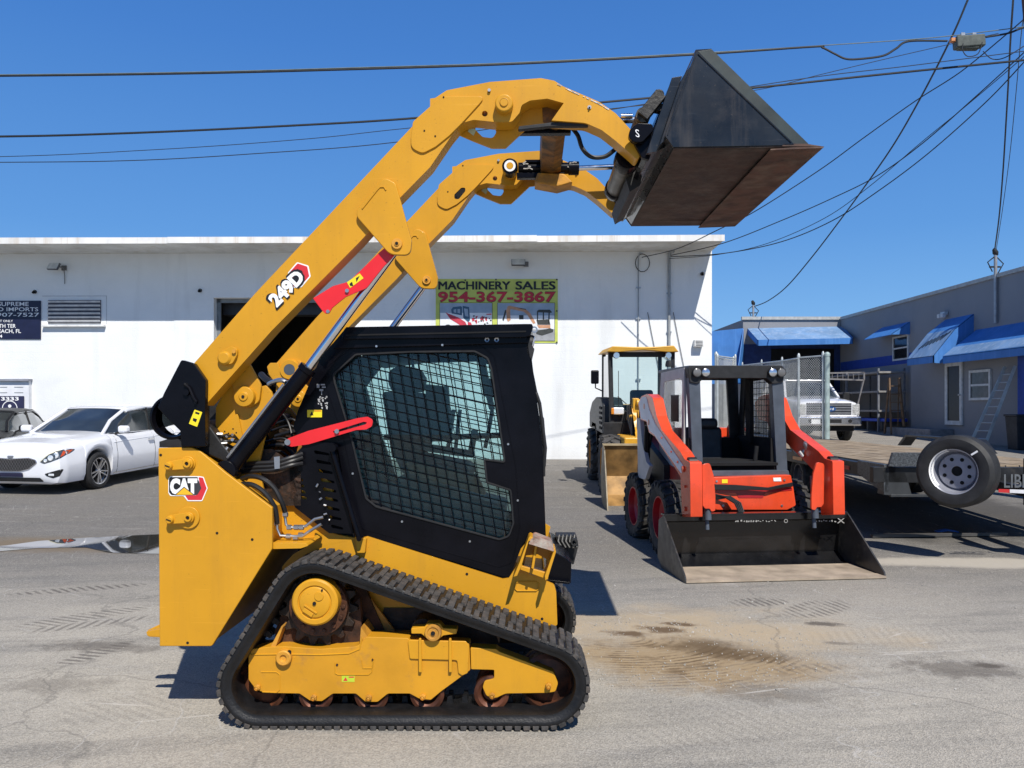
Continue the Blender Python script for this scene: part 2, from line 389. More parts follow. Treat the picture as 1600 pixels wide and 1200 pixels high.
    # cracks
    cr = N.new("ShaderNodeTexVoronoi"); cr.feature = 'DISTANCE_TO_EDGE'; cr.inputs["Scale"].default_value = .32
    wv = N.new("ShaderNodeVectorMath"); wv.operation = 'ADD'; nn = N.new("ShaderNodeTexNoise"); nn.inputs["Scale"].default_value = 1.3; nn.inputs["Detail"].default_value = 6
    L.new(co, nn.inputs["Vector"]); L.new(co, wv.inputs[0]); L.new(nn.outputs["Color"], wv.inputs[1]); L.new(wv.outputs[0], cr.inputs["Vector"])
    base = mix(ma('MULTIPLY', rng(cr.outputs["Distance"], .006, .001), .28), base, (.07, .068, .065))
    # pale sandy strip behind the bucket of the red loader
    p = gpt(1560, 880); base = mix(ma('MULTIPLY', blob(p.x, p.y, 2.0, .35, R(-5), .4, .5), .8), base, (.50, .45, .37))
    # mud rim round the puddle
    p = gpt(120, 851); base = mix(ma('MULTIPLY', blob(p.x, p.y, 2.6, .62, R(-2), .35, .6, 3), .85), base, (.19, .145, .095))
    L.new(base, b.inputs["Base Color"]); b.inputs["Roughness"].default_value = .92; b.inputs["Specular IOR Level"].default_value = .25
    bn = N.new("ShaderNodeBump"); bn.inputs["Strength"].default_value = .7; bn.inputs["Distance"].default_value = .006
    L.new(ma('ADD', noise(70, 5, .7), ma('MULTIPLY', vo.outputs["Distance"], .8)), bn.inputs["Height"]); L.new(bn.outputs[0], b.inputs["Normal"])
    return m
b = B(); ys = [-40, 0, 8, 8.5, 9, 9.5, 10] + [12 + 2 * k for k in range(15)] + [42, 60, 120, 400]; xs = [-300, -60, -20, -10, 0, 10, 20, 60, 300]
vsx = [(x, y, gz(y)) for y in ys for x in xs]; n = len(xs)
b.faces_from(vsx, [(j * n + i, j * n + i + 1, (j + 1) * n + i + 1, (j + 1) * n + i) for j in range(len(ys) - 1) for i in range(n - 1)])
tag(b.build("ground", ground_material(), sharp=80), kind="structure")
# puddle: shallow sheet of water
m, t, bs = node_mat("puddle_water"); bs.inputs["Base Color"].default_value = (.03, .026, .02, 1); bs.inputs["Roughness"].default_value = .015; bs.inputs["IOR"].default_value = 1.8
def puddle(pts, name="puddle"):
    b = B(); top = [gpt(*p) + Vector((0, 0, .006)) for p in pts]
    b.bm.faces.new([b.bm.verts.new(p) for p in top]); return tag(b.build(name, m), kind="structure")
puddle(fillet([(-60, 858), (10, 853), (60, 846), (130, 841), (190, 838), (260, 835), (330, 838), (345, 852), (300, 866), (235, 866), (170, 864), (135, 856), (60, 857), (0, 862), (-60, 866)], 30))
# stones and litter scattered over the ground
b = B(); rr = random.Random(3)
for q_ in range(2600):
    y = rr.uniform(4.0, 7.5) if rr.random() < .6 else rr.uniform(7, 14); x = rr.uniform(-.2, 4.6) if rr.random() < .7 else rr.uniform(-4, 5); s = rr.uniform(.002, .0055) * (1 + rr.random() ** 6 * 1.6)
    if q_ > 1700: a_ = rr.random() * 6.28; d_ = rr.gauss(.85, .22); x = .93 + d_ * 1.15 * math.cos(a_); y = 5.25 + d_ * .75 * math.sin(a_) + .15; s = rr.uniform(.003, .008)
    c = Vector((x, y, gz(y) + s * .3)); q = Euler((rr.random() * 3, rr.random() * 3, rr.random() * 3)).to_matrix()
    vs_ = [c + q @ (Vector(v) * s * rr.uniform(.7, 1.3)) for v in ((1, 0, 0), (-1, 0, 0), (0, 1, 0), (0, -1, 0), (0, 0, .7), (0, 0, -.7))]
    b.faces_from(vs_, [(0, 2, 4), (2, 1, 4), (1, 3, 4), (3, 0, 4), (2, 0, 5), (1, 2, 5), (3, 1, 5), (0, 3, 5)])
tag(b.build("gravel", mat("pale_limestone_chips", (.42, .40, .36), .9, 0, .2, 9)), "pale stone chips strewn over the asphalt", "gravel", kind="stuff")

# ================= warehouse =================
WH = Fr(0, 20.2, -0.0212); wz0 = gz(20.2)
def wall_material(name, col, blockline=False, streak=(.40, .41, .41)):
    m, t, b = node_mat(name); N = t.nodes; L = t.links; tc = N.new("ShaderNodeTexCoord")
    def noise(s, sc=(1, 1, 1), d=6, r=.6):
        mp = N.new("ShaderNodeMapping"); mp.inputs[3].default_value = sc; L.new(tc.outputs["Object"], mp.inputs[0])
        x = N.new("ShaderNodeTexNoise"); x.inputs["Scale"].default_value = s; x.inputs["Detail"].default_value = d; x.inputs["Roughness"].default_value = r
        L.new(mp.outputs[0], x.inputs["Vector"]); return x.outputs["Fac"]
    def mix(f, lo, hi, k, a, c):
        r = N.new("ShaderNodeMapRange"); r.inputs[1].default_value = lo; r.inputs[2].default_value = hi; r.inputs[4].default_value = k; L.new(f, r.inputs[0])
        x = N.new("ShaderNodeMix"); x.data_type = 'RGBA'; L.new(r.outputs[0], x.inputs[0])
        for s, v in ((6, a), (7, c)):
            if isinstance(v, tuple): x.inputs[s].default_value = v + (1,)
            else: L.new(v, x.inputs[s])
        return x.outputs[2]
    c = mix(noise(.8), .35, .7, 1, tuple(x * .93 for x in col), col)
    c = mix(noise(1.4, (1, 1, .12)), .55, .8, .35, c, streak)
    c = mix(noise(.45, (1, 1, 1.6), 8), .56, .8, .5, c, tuple(x * .72 for x in col))
    sp = N.new("ShaderNodeSeparateXYZ"); L.new(tc.outputs["Object"], sp.inputs[0])
    r = N.new("ShaderNodeMapRange"); r.inputs[1].default_value = .75; r.inputs[2].default_value = .30; r.inputs[4].default_value = .45; L.new(sp.outputs[2], r.inputs[0])
    mu = N.new("ShaderNodeMath"); mu.operation = 'MULTIPLY'; L.new(r.outputs[0], mu.inputs[0]); L.new(noise(3), mu.inputs[1])
    x = N.new("ShaderNodeMix"); x.data_type = 'RGBA'; L.new(mu.outputs[0], x.inputs[0]); L.new(c, x.inputs[6]); x.inputs[7].default_value = (.35, .32, .28, 1); c = x.outputs[2]
    L.new(c, b.inputs["Base Color"]); b.inputs["Roughness"].default_value = .85; b.inputs["Specular IOR Level"].default_value = .2
    bn = N.new("ShaderNodeBump"); bn.inputs["Strength"].default_value = .35; bn.inputs["Distance"].default_value = .02
    h = noise(25, (1, 1, 1), 8, .75)
    if blockline:
        br = N.new("ShaderNodeTexBrick"); br.inputs["Scale"].default_value = 1.0; br.inputs["Brick Width"].default_value = .4; br.inputs["Row Height"].default_value = .2; br.inputs["Mortar Size"].default_value = .006
        mp = N.new("ShaderNodeMapping"); mp.inputs[2].default_value = (R(90), 0, blockline); L.new(tc.outputs["Object"], mp.inputs[0]); L.new(mp.outputs[0], br.inputs["Vector"])
        ad = N.new("ShaderNodeMath"); ad.operation = 'ADD'; mm = N.new("ShaderNodeMath"); mm.operation = 'MULTIPLY'; mm.inputs[1].default_value = -.22; L.new(br.outputs["Fac"], mm.inputs[0]); L.new(h, ad.inputs[0]); L.new(mm.outputs[0], ad.inputs[1]); h = ad.outputs[0]
    L.new(h, bn.inputs["Height"]); L.new(bn.outputs[0], b.inputs["Normal"]); return m
M_wall = wall_material("white_stucco", (.83, .845, .84), blockline=.00001)
wh = thing("warehouse", "long white stucco warehouse with flat overhanging roof and a dark open bay", "building", WH)
def wx(px): return WH.P(px, 600, 0).x
def wz(py, px=800): return WH.P(px, py, 0).z
x1 = wx(1112.5); xl = -34.0; ztop = wz(389)
d0, d1, dz = wx(334), wx(548), wz(464)   # roll-up opening
b = B(); th = .25; DEP = 22
b.prism([(xl, 0, -.3), (d0, 0, -.3), (d0, 0, dz), (d1, 0, dz), (d1, 0, -.3), (x1, 0, -.3), (x1, 0, ztop), (xl, 0, ztop)], (0, th, 0))
b.box(((x1 - .125), DEP / 2 + th, ztop / 2 - .1), (.25, DEP - th, ztop + .2)); b.box((xl, DEP / 2, ztop / 2), (.25, DEP, ztop)); b.box(((x1 + xl) / 2, DEP, ztop / 2), (x1 - xl, .25, ztop))
b.build("wall", M_wall, wh, bevel=.01)
OV = 1.33
f0 = WH.P(1132, 375, -OV); zs = WH.P(800, 377, -OV).z
xr = f0.x; b = B(); b.box(((xr + xl) / 2, DEP / 2 - OV / 2, zs + .06), (xr - xl - .02, DEP + OV - .02, .115)); b.build("roof", mat("roof_white", (.74, .74, .71), .8, 0, .12, 1.2, streak=(.5, .45, .35), bump=.2), wh)
b = B(); [b.box((xl + (k + .5) * (xr - xl) / 9, -OV - .012 + rq, zs + .055 + rz_), ((xr - xl) / 9 - .006, .03, .145), Euler((0, ry_, 0))) for k, (rq, rz_, ry_) in enumerate([(random.uniform(-.004, .004), random.uniform(-.006, .006), random.uniform(-.003, .003)) for _ in range(9)])]; b.build("fascia", mat("fascia_white", (.80, .79, .76), .7, 0, .08, 2, streak=(.45, .33, .2)), wh)
b = B(); b.box((d0 + .05, .22, dz / 2), (.1, .06, dz)); b.box(((d0 + d1) / 2, .22, dz - .05), (d1 - d0, .06, .1)); b.build("door_frame", mat("grey_steel_frame", (.22, .24, .25), .5, .2), wh)
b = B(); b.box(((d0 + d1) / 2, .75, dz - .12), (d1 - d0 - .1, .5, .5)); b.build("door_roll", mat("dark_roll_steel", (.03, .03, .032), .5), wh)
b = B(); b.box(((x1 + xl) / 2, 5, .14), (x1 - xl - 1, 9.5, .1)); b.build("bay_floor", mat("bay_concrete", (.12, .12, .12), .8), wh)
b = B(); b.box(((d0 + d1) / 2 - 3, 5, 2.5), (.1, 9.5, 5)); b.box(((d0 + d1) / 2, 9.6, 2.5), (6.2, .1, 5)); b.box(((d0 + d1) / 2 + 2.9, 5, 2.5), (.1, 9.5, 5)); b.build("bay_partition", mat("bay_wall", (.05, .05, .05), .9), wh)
# louvre vent with sill
b = B(); a0, a1, t0, t1 = wx(76), wx(158), wz(467), wz(504)
b.box(((a0 + a1) / 2, -.01, (t0 + t1) / 2), (a1 - a0, .03, t0 - t1))
lv = b.build("louvre_vent", mat("vent_dark", (.10, .10, .12), .7), wh)
b = B()
for k in range(6):
    z = t0 - (k + .45) * (t0 - t1) / 6; b.box(((a0 + a1) / 2, -.05, z), (a1 - a0, .012, (t0 - t1) / 6 * .5), Euler((R(35), 0, 0)))
b.build("slat", mat("vent_slat", (.70, .71, .72), .6), lv)
b = B(); b.box(((a0 + a1) / 2, -.05, wz(508)), (a1 - a0 + .25, .12, .04)); b.build("sill", mat("vent_sill", (.78, .78, .76), .7), lv)
# patch of infilled block round the vent
b = B(); z2 = wz(460); e1 = wx(167); b.prism([(wx(66), -.006, z2), (e1, -.006, z2), (e1, -.006, z2 - .015), (wx(66), -.006, z2 - .015)], (0, .005, 0)); b.prism([(e1, -.006, z2), (e1, -.006, wz(505)), (e1 - .015, -.006, wz(505)), (e1 - .015, -.006, z2 - .015)], (0, .005, 0)); b.build("patch_seam", mat("seam_grey", (.55, .56, .57), .9), wh)

def wallbox(name, label, cat, px, py): 
    p = WH.P(px, py, 0); o = thing(name, label, cat); o.location = WH.o + WH.ex * p.x + Vector((0, 0, p.z)); o.rotation_euler = (0, 0, WH.yaw); return o
def floodlight(px, py, tilt, yaw, label, w_, h_):
    t = wallbox("floodlight", label, "light"); return t
def make_flood(px, py, bx, label, rot):
    t = wallbox("floodlight", label, "floodlight", bx, py); p = WH.P(px, py, -.25); q = WH.P(bx, py, 0); c = Vector((p.x - q.x, -.25, 0)); m = rot.to_matrix()
    b = B(); b.box(c, (.34, .05, .19), m); b.build("housing", mat("floodlight_housing", (.10, .11, .12), .5), t, bevel=.01)
    b = B(); b.box(c + m @ Vector((0, -.03, 0)), (.31, .012, .165), m); b.build("lens", mat("floodlight_glass", (.62, .64, .63), .3), t)
    b = B(); b.tube([(0, 0, .0), (0, -.1, .0), c + Vector((.12 if bx > px else -.1, .03, 0))], .02, 8); b.box((0, -.02, 0), (.12, .04, .12)); b.build("bracket", mat("bracket_grey", (.2, .2, .2), .5, .4), t)
    return t
f1 = make_flood(84, 419, 101, "grey floodlight above the louvre vent with cable hanging from its bracket", Euler((R(-25), R(4), R(-18))))
b = B(); b.tube([(0, -.03, -.05), (.02, -.03, -.2), (.02, -.03, -.4)], .008, 6); b.build("cable", M_blkm, f1)
make_flood(810, 413, 822, "grey floodlight on the wall above the machinery banner", Euler((R(-30), 0, R(3))))
def wcam(px, py, label):
    t = wallbox("security_camera", label, "camera", px, py)
    b = B(); b.lathe([(.0, -.0), (.045, .0), (.045, .03), (.035, .05)], (0, 0, 0), (0, -1, 0), 16); b.build("base", M_blkm, t)
    b = B(); b.lathe([(.035, .045), (.034, .09), (.022, .115), (0, .12)], (0, 0, 0), (0, -1, -.3), 16); b.build("lens_dome", M_blk, t)
wcam(55, 456, "small black dome camera above the dark blue sign left of the louvre vent")
wcam(313, 454, "small black dome camera on white wall just left of the dark bay")
wcam(1097, 428, "small black dome camera near the right corner of the white wall")
# meter box
t = wallbox("junction_box", "small white box with grey vents fixed low on white wall by its right corner", "box", 1090, 537)
b = B(); b.box((0, -.09, 0), (.22, .18, .17)); b.build("housing", mat("box_white", (.75, .75, .73), .6), t, bevel=.01)
b = B(); [b.box((.0, -.183, .05 - k * .035), (.17, .006, .012)) for k in range(4)]; b.build("vent_slot", M_blkm, t)
# wall conduits where the service cables come down
def conduit(px, y0, y1, label, r=.035, loop=False):
    t = wallbox("conduit", label, "conduit", px, y0); L_ = wz(y0) - wz(y1)
    b = B(); b.tube([(0, -.05, 0), (0, -.05, -L_)], r, 10); b.tube([(0, -.05, 0), (.03, -.1, .09), (.09, -.16, .06)], r * 1.4, 10); b.build("pipe", mat("conduit_grey", (.33, .35, .36), .5), t)
    b = B(); [b.box((0, -.03, -L_ * k / 5), (.12, .03, .04)) for k in range(1, 5)]; b.build("strap", M_steel, t)
    if loop:
        b = B(); b.tube([(.25 * math.cos(a) * .7 + .1, -.06, .22 * math.sin(a) - .15) for a in [k * .45 for k in range(15)]], .01, 6); b.build("cable_loop", M_hose, t)
conduit(1045, 398, 700, "grey service pipe running down white wall behind the orange machine")
conduit(997, 402, 640, "thin service line with a loop of cable down white wall above the yellow loader cab", .014, True)
b = B(); pts = [(1012, 488), (1018, 520), (1030, 580), (1036, 640)]; b.tube([WH.P(x, y, -.03) for x, y in pts], .008, 6); b.tube([WH.P(x, y, -.03) for x, y in ((1052, 488), (1060, 530), (1070, 580))], .008, 6)
o = b.build("wall_wire", M_hose); WH.place(o); tag(o, "two thin loose wires hanging down white wall behind the yellow loader cab", "wire")

# ---- machinery banner ----
bn = wallbox("banner", "green bordered machinery sales banner with photos of machines on white wall", "banner", 776, 486)
off = WH.P(776, 486, 0)
def bp(px, py, d): p = WH.P(px, py, 0); return Vector((p.x - off.x, -d, p.z - off.z))
def rect(b, x0, y0, x1_, y1_, d, th=.004):
    b.prism([bp(x0, y0, d), bp(x1_, y0, d), bp(x1_, y1_, d), bp(x0, y1_, d)], (0, th, 0)); return b
def poly(b, pts, d): b.prism([bp(x, y, d) for x, y in pts], (0, .003, 0)); return b
rect(B(), 681, 436, 871.5, 536, .014, .01).build("banner_sheet", mat("banner_green", (.56, .62, .13), .5, 0, .10, 3, bump=.5, bs=3), bn)
b = B(); rect(b, 687, 473.5, 769.5, 533, .018); rect(b, 777, 473.5, 867, 533, .018); b.build("picture_panel", mat("banner_white", (.78, .8, .82), .5, 0, .03), bn)
b = B()
for a, c in ((687, 769.5), (777, 867)):
    for q in ((a, 473.2, c, 474), (a, 532.3, c, 533.1), (a, 473.2, a + .7, 533), (c - .7, 473.2, c, 533)): rect(b, *q, .021)
b.build("picture_border", M_black, bn)
b = B(); add_thick_text(b, "MACHINERY", bp(685.5, 452.5, .022), bp(797, 452.5, .022) - bp(685.5, 452.5, .022), bp(685.5, 440, .022) - bp(685.5, 452.5, .022), (0, -1, 0), 3, .010)
add_thick_text(b, "SALES", bp(806, 452.5, .022), bp(867.5, 452.5, .022) - bp(806, 452.5, .022), bp(685.5, 440, .022) - bp(685.5, 452.5, .022), (0, -1, 0), 3, .010); b.build("lettering", M_black, bn)
for g, mm, d in ((.012, M_black, .021), (0, mat("banner_red", (.55, .03, .05), .5), .024)):
    b = B(); add_text(b, "954-367-3867", bp(685, 472, d), bp(868, 472, d) - bp(685, 472, d), bp(685, 456, d) - bp(685, 472, d), .03, grow=g); b.build("phone_number", mm, bn)
# pictures: a red skid loader and an orange mini excavator, flat shapes printed on the sheet
def pic(name, m, shapes, d=.0222):
    b = B()
    for s_ in shapes: poly(b, s_, d)
    b.build(name, m, bn)
P_red = mat("print_red", (.60, .05, .08), .5); P_blue = mat("print_blue", (.05, .12, .2), .5); P_sky = mat("print_sky", (.33, .42, .52), .5, 0, .1, 3); P_or = mat("print_orange", (.58, .30, .17), .5); P_dk = mat("print_dark", (.05, .055, .05), .5); P_gr = mat("print_grey", (.35, .36, .37), .5)
pic("picture_sky", P_sky, [[(688, 474.5), (769, 474.5), (769, 489), (688, 489)], [(778, 474.5), (866, 474.5), (866, 493), (778, 493)]], .0192)
pic("picture_ground", P_gr, [[(688, 517), (769, 514), (769, 532), (688, 532)], [(778, 516), (866, 514), (866, 532), (778, 532)]], .0192)
pic("picture_red_arm", P_red, [[(696, 488), (700, 490), (716, 496), (727, 503), (730, 509), (722, 510), (704, 499)], [(731, 503), (736, 504), (739, 512), (731, 514)], [(714, 511), (732, 510), (734, 518), (716, 519)]])
pic("picture_cab", P_blue, [[(705, 484), (708, 480), (720, 478.5), (722, 480), (722, 493), (706, 490)], [(723, 478), (733, 480), (734.5, 500), (732, 504), (724, 497)]], .0216)
pic("picture_cab_glass", P_sky, [[(725, 482), (731, 483), (732, 495), (727, 494)], [(709, 484), (713, 483), (713, 489), (709, 488)], [(715, 483), (719, 483), (719, 490), (715, 489)]], .0228)
pic("picture_tyre", P_dk, [circ(700, 514, 7, 14), circ(722, 517, 7, 14)], .0240); pic("picture_rim", P_red, [circ(700, 514, 3.2, 10), circ(722, 517, 3.2, 10)], .0252)
rr = random.Random(21); pic("picture_yard_machines", P_red, [[(x, y), (x + rr.uniform(1.5, 4), y - rr.uniform(0, 2)), (x + rr.uniform(2, 5), y + rr.uniform(2, 5)), (x + 1, y + rr.uniform(2, 6))] for x, y in [(rr.uniform(737, 763), rr.uniform(494, 504)) for _ in range(9)]] + [[(760, 490.5), (768, 490), (768, 492), (760, 492)]], .0216)
pic("picture_yard_dark", P_dk, [[(x, y), (x + rr.uniform(1, 3), y), (x + rr.uniform(1, 3), y + rr.uniform(1, 3)), (x, y + 2)] for x, y in [(rr.uniform(736, 766), rr.uniform(492, 507)) for _ in range(12)]], .0228)
pic("picture_digger_boom", P_or, [[(791, 486), (793, 479), (797, 477.5), (799, 480), (797, 486), (798, 500), (794, 503), (792, 500)], [(797, 478), (812, 481), (823, 484.5), (829, 490), (837, 505), (833, 506), (824, 492), (818, 487), (798, 483)], [(839, 508), (860, 508), (860, 513), (842, 513)]])
pic("picture_digger_canopy", P_dk, [[(839, 486), (842, 484), (859, 484), (862, 487), (862, 489), (839, 488)], [(839, 488), (841, 488), (840.5, 502), (839, 502)], [(848, 488), (850, 488), (850, 500), (848, 500)], [(857, 488), (859, 488), (858.5, 506), (856.5, 506)], [(838, 500), (858, 499), (860, 507.5), (840, 507.5)]])
pic("picture_digger_track", P_dk, [fillet([(837, 517), (860, 513), (865, 515), (864, 519), (847, 524.5), (838, 522)], 2)]); pic("picture_digger_bucket", P_dk, [[(785, 500), (789, 485), (791, 484), (791, 488), (787, 502)], [(811, 492.5), (818, 492.5), (818, 499), (811, 499)], [(807, 480), (822, 483), (822, 484.5), (807, 481.5)]])
b = B(); [b.lathe([(0, .03), (.02, .03), (.02, 0)], bp(x, y, 0), (0, -1, 0), 8) for x, y in ((870, 437), (870, 486), (870, 535), (727, 438), (775, 437))]; b.build("fixing_screw", M_black, bn)

# ---- dark blue dealer sign ----
sg = wallbox("dealer_sign", "dark blue car dealer sign with white lettering beside the louvre vent", "sign", 0, 500); off = WH.P(0, 500, 0)
rect(B(), -70, 470, 64.5, 530, .03, .025).build("sign_board", mat("sign_navy", (.012, .014, .045), .35, 0, .1), sg, bevel=.004)
b = B()
def T(s, x0, x1_, y0, y1_, bold=.006): 
    o_ = bp(x0, y1_, .034); add_text(b, s, o_, bp(x1_, y1_, .034) - o_, bp(x0, y0, .034) - o_, bold)
T("SUPREME", -2, 46, 472, 478.5); T("AUTO IMPORTS", -28, 61, 480.5, 486.5); T("954-907-7527", -36, 62.5, 489, 495)
T("BY APPOINTMENT ONLY", -42, 21.5, 500, 503.5, .0); T("TH TER", 0, 26, 506.5, 512.5, .012); T("BEACH, FL", -6, 34, 514.5, 521.5, .012); T("34", -4, 5, 523, 528, .012)
b.build("lettering", M_white, sg)
# ---- white shed door with number plaque at far left ----
sh = wallbox("service_door", "white panelled door with a grey lintel behind the dark car", "door", 20, 640); off = WH.P(20, 640, 0); zb = wz0 - off.z - wh.location.z
b = B(); a = bp(-60, 594, .12); c = bp(51, 594, .12); b.box(((a.x + c.x) / 2, -.06, (a.z - 3) / 2 + .0), (c.x - a.x - .05, .11, a.z + 3 - .05)); b.build("door_panel", mat("door_white", (.74, .75, .78), .6, 0, .05), sh)
b = B(); b.box(((a.x + c.x) / 2, -.10, a.z), (c.x - a.x, .2, .05)); b.build("lintel", mat("lintel_grey", (.30, .31, .36), .6), sh)
b = B(); [rect(b, x, y, x + 14, y + .8, .125) for y in (604.5, 613) for x in (2, 27, -22)]; b.build("slot", mat("slot_grey", (.35, .36, .36), .7), sh)
pl = wallbox("number_plaque", "dark plaque reading 3333 with a round white crest on white door", "sign", 22, 633); off = WH.P(22, 633, 0)
rect(B(), 1, 619, 43, 650, .155, .02).build("plaque_board", mat("plaque_navy", (.03, .03, .075), .4), pl)
b = B(); o_ = bp(8, 626, .16); add_text(b, "3333", o_, bp(35.5, 626, .16) - o_, bp(8, 620.3, .16) - o_, .03); b.build("lettering", M_white, pl)
b = B(); rc = circ(21.5, 638, 12, 28); ri = circ(21.5, 638, 10.8, 28)
b.prism([bp(x, y, .16) for x, y in rc], (0, .003, 0), [[bp(x, y, .16) for x, y in ri]]); poly(b, [(9, 639), (34, 640), (34, 643), (9, 643)], .163); poly(b, circ(21.5, 634.5, 2.6, 14), .161); b.build("crest", M_white, pl)
# ================= yellow compact track loader =================
yaw = -math.atan2(30, FL); ey_ = Vector((-math.sin(yaw), math.cos(yaw), 0)); ex_ = Vector((math.cos(yaw), math.sin(yaw), 0)); W0 = 4.8
_o = ey_ * W0 + ex_ * (-.65); LO = Fr(_o.x, _o.y, yaw)
ld = thing("track_loader", "yellow compact track loader with its bucket raised high, in front of the white wall", "track loader", LO)
OFFS = 0.0     # copies on the far side are traced at the near side and shifted by OFFS
def Lp(px, py, w_): return LO.P(px, py, w_ - OFFS - W0) + Vector((0, OFFS, 0))
def plate(b, pts, w0, w1, holes=(), ref=None):
    """outline read at plane ref (default w0), built at plane w0, thick to w1"""
    sh = Vector((0, 0 if ref is None else w0 - ref, 0)); rf = w0 if ref is None else ref
    P = [Lp(x, y, rf) + sh for x, y in pts]; H = [[Lp(x, y, rf) + sh for x, y in h] for h in holes]; b.prism(P, (0, w1 - w0, 0), H); return b
def lcyl(b, px, py, r, w0, w1, n=28, r2=None):
    p = Lp(px, py, w0); q = p + Vector((0, w1 - w0, 0)); b.cyl(p, q, r, n, r2); return b
S = lambda d: d * 4.15 / FL            # px to metres at the near arm
FAR = 1.17                             # near arm face to far arm inner face
# ---- loader arms ----
arm_main = [(303, 568), (400, 457), (560, 287), (672, 168), (672, 154), (680, 153), (698, 141, 4), (765, 128, 10), (845, 122, 8), (866, 126, 8), (880, 135), (936, 159, 30), (962, 177, 20), (986, 203, 14), (1003, 238, 8), (996, 250, 4),
            (985, 240, 8), (962, 220, 30), (940, 203, 30), (915, 192, 30), (862, 188), (881, 161), (855, 154), (828, 157, 6), (815, 164, 8), (812, 176, 8), (800, 190, 8), (786, 191, 6), (768, 190, 20), (740, 187, 14), (722, 192, 10), (704, 214, 10), (672, 261), (624, 310), (560, 380), (425, 516), (320, 634), (320, 593)]
arm_main = fillet(arm_main, 0)
lobe = fillet([(645, 190, 8), (690, 150, 10), (760, 150, 6), (722, 192, 20), (702, 212, 4), (681, 229, 10), (660, 240, 13), (642, 231, 13), (642, 214, 14)], 6)
lug = fillet([(553, 334, 15), (600, 276, 16), (618, 286, 10), (643, 376, 10), (641, 399, 20), (609, 398, 22)], 6, 7)
def make_arm(dw, near):
    global OFFS
    OFFS = dw; w0 = 4.15 + dw
    b = B(); plate(b, arm_main, w0, w0 + .12, holes=[circ(757.5, 177.5, 4.6, 14), circ(764.5, 142.5, 2.4, 10)] if near else [circ(757.5, 177.5, 4.6, 14)])
    a = b.build("loader_arm", M_yel, ld, bevel=.012, seg=3)
    b = B(); plate(b, lobe, w0 - .010, w0 - .001, holes=[] if near else [fillet([(676, 210, 5), (690, 196, 5), (698, 196, 5), (698, 203, 5), (685, 219, 5), (676, 219, 5)], 5)]); b.build("gusset_plate", M_yel, a, bevel=.003)
    if not near:
        b = B(); plate(b, fillet([(676, 210, 5), (690, 196, 5), (698, 196, 5), (698, 203, 5), (685, 219, 5), (676, 219, 5)], 5), w0 - .006, w0 - .002); b.build("slot_recess", M_dark, a)
    b = B(); plate(b, lug, w0 - .028, w0 - .002); b.build("cylinder_lug", M_yel, a, bevel=.005)
    b = B(); plate(b, lug, w0 + .125, w0 + .15); b.build("cylinder_lug", M_yel, a, bevel=.005)
    # raised weld around the lug's slot
    b = B(); pts = [(566, 326), (590, 296), (594, 292), (600, 292), (603, 297)]; b.tube([Lp(x, y, w0 - .030) for x, y in pts], .004, 6); b.build("weld_bead", M_yel, a)
    b = B(); p = Lp(622, 383, w0); b.lathe([(0, .045), (.012, .045), (.014, .040), (.026, .040), (.028, .034), (.028, .0)], p, (0, -1, 0), 24); b.build("lug_pin", M_yeld, a)
    b = B(); b.cyl(p + Vector((0, -.047, 0)), p + Vector((0, -.044, 0)), .009, 6); b.build("pin_socket", M_dark, a)
    # tilt pivot boss
    p = Lp(788, 166, w0); b = B(); b.lathe([(0, .055), (.020, .055), (.022, .050), (.040, .050), (.046, .044), (.046, .0)], p, (0, -1, 0), 32); b.build("pivot_boss", M_yel, a, bevel=.003)
    b = B(); b.lathe([(.020, .0525), (.022, .0525)], p, (0, -1, 0), 32); b.lathe([(.020, .0560), (.0225, .0500)], p, (0, -1, 0), 32); b.build("boss_groove", M_yeld, a)
    for x, y in ((663, 204), (680, 212.5), (693, 151.5), (921, 168)):
        lc = B(); lcyl(lc, x, y, .0045, w0 - .0125, w0 - .009, 10); lc.build("bolt_hole", M_dark, a)
    b = B(); p = Lp(921, 168, w0); b.cyl(p, p + Vector((0, -.006, 0)), .010, 14); b.build("plug", M_steel, a)
    b = B(); p = Lp(764.5, 142, w0); b.cyl(p, p + Vector((0, -.012, 0)), .008, 14); b.build("plug", M_steel, a)
    # front gusset interior visible through the cut-out, and the inner bracket with its hole
    b = B(); plate(b, [(800, 200), (812, 158), (832, 148), (858, 146), (886, 158), (864, 192)], w0 + .122, w0 + .135); b.build("inner_web", M_yel, a)
    inner = fillet([(722, 188), (800, 180), (838, 186, 2), (790, 231, 2), (768, 231, 2), (740, 220), (712, 208)], 1)
    b = B(); plate(b, inner, w0 + .13, w0 + .15, holes=[fillet([(744, 190, 7), (768, 190, 7), (776, 206, 7), (770, 216, 7), (754, 214, 7), (742, 202, 7)], 7)]); b.build("inner_bracket", M_yel, a, bevel=.003)
    b = B(); p = Lp(739, 205, w0 + .129); plate(b, [(731, 205), (736, 198), (744, 203), (740, 212)], w0 + .126, w0 + .129); b.build("decal", mat("pale_green_vinyl", (.5, .62, .45), .5), a)
    # rear pin with lock tab
    p = Lp(353, 560, w0); b = B(); b.lathe([(0, .034), (.026, .034), (.030, .030), (.036, .024), (.036, 0)], p, (0, -1, 0), 28)
    plate(b, fillet([(343, 566, 9), (344, 550, 8), (361, 541, 6), (371, 545, 6), (370, 555, 5), (362, 570, 8)], 6), w0 - .022, w0 - .001); b.build("rear_pin", M_yel, a, bevel=.002)
    b = B(); lcyl(b, 365, 549, .011, w0 - .034, w0 - .02, 6); b.build("tab_bolt", M_yeld, a)
    OFFS = 0.0
    return a
armN = make_arm(0, True); armF = make_arm(FAR, False)
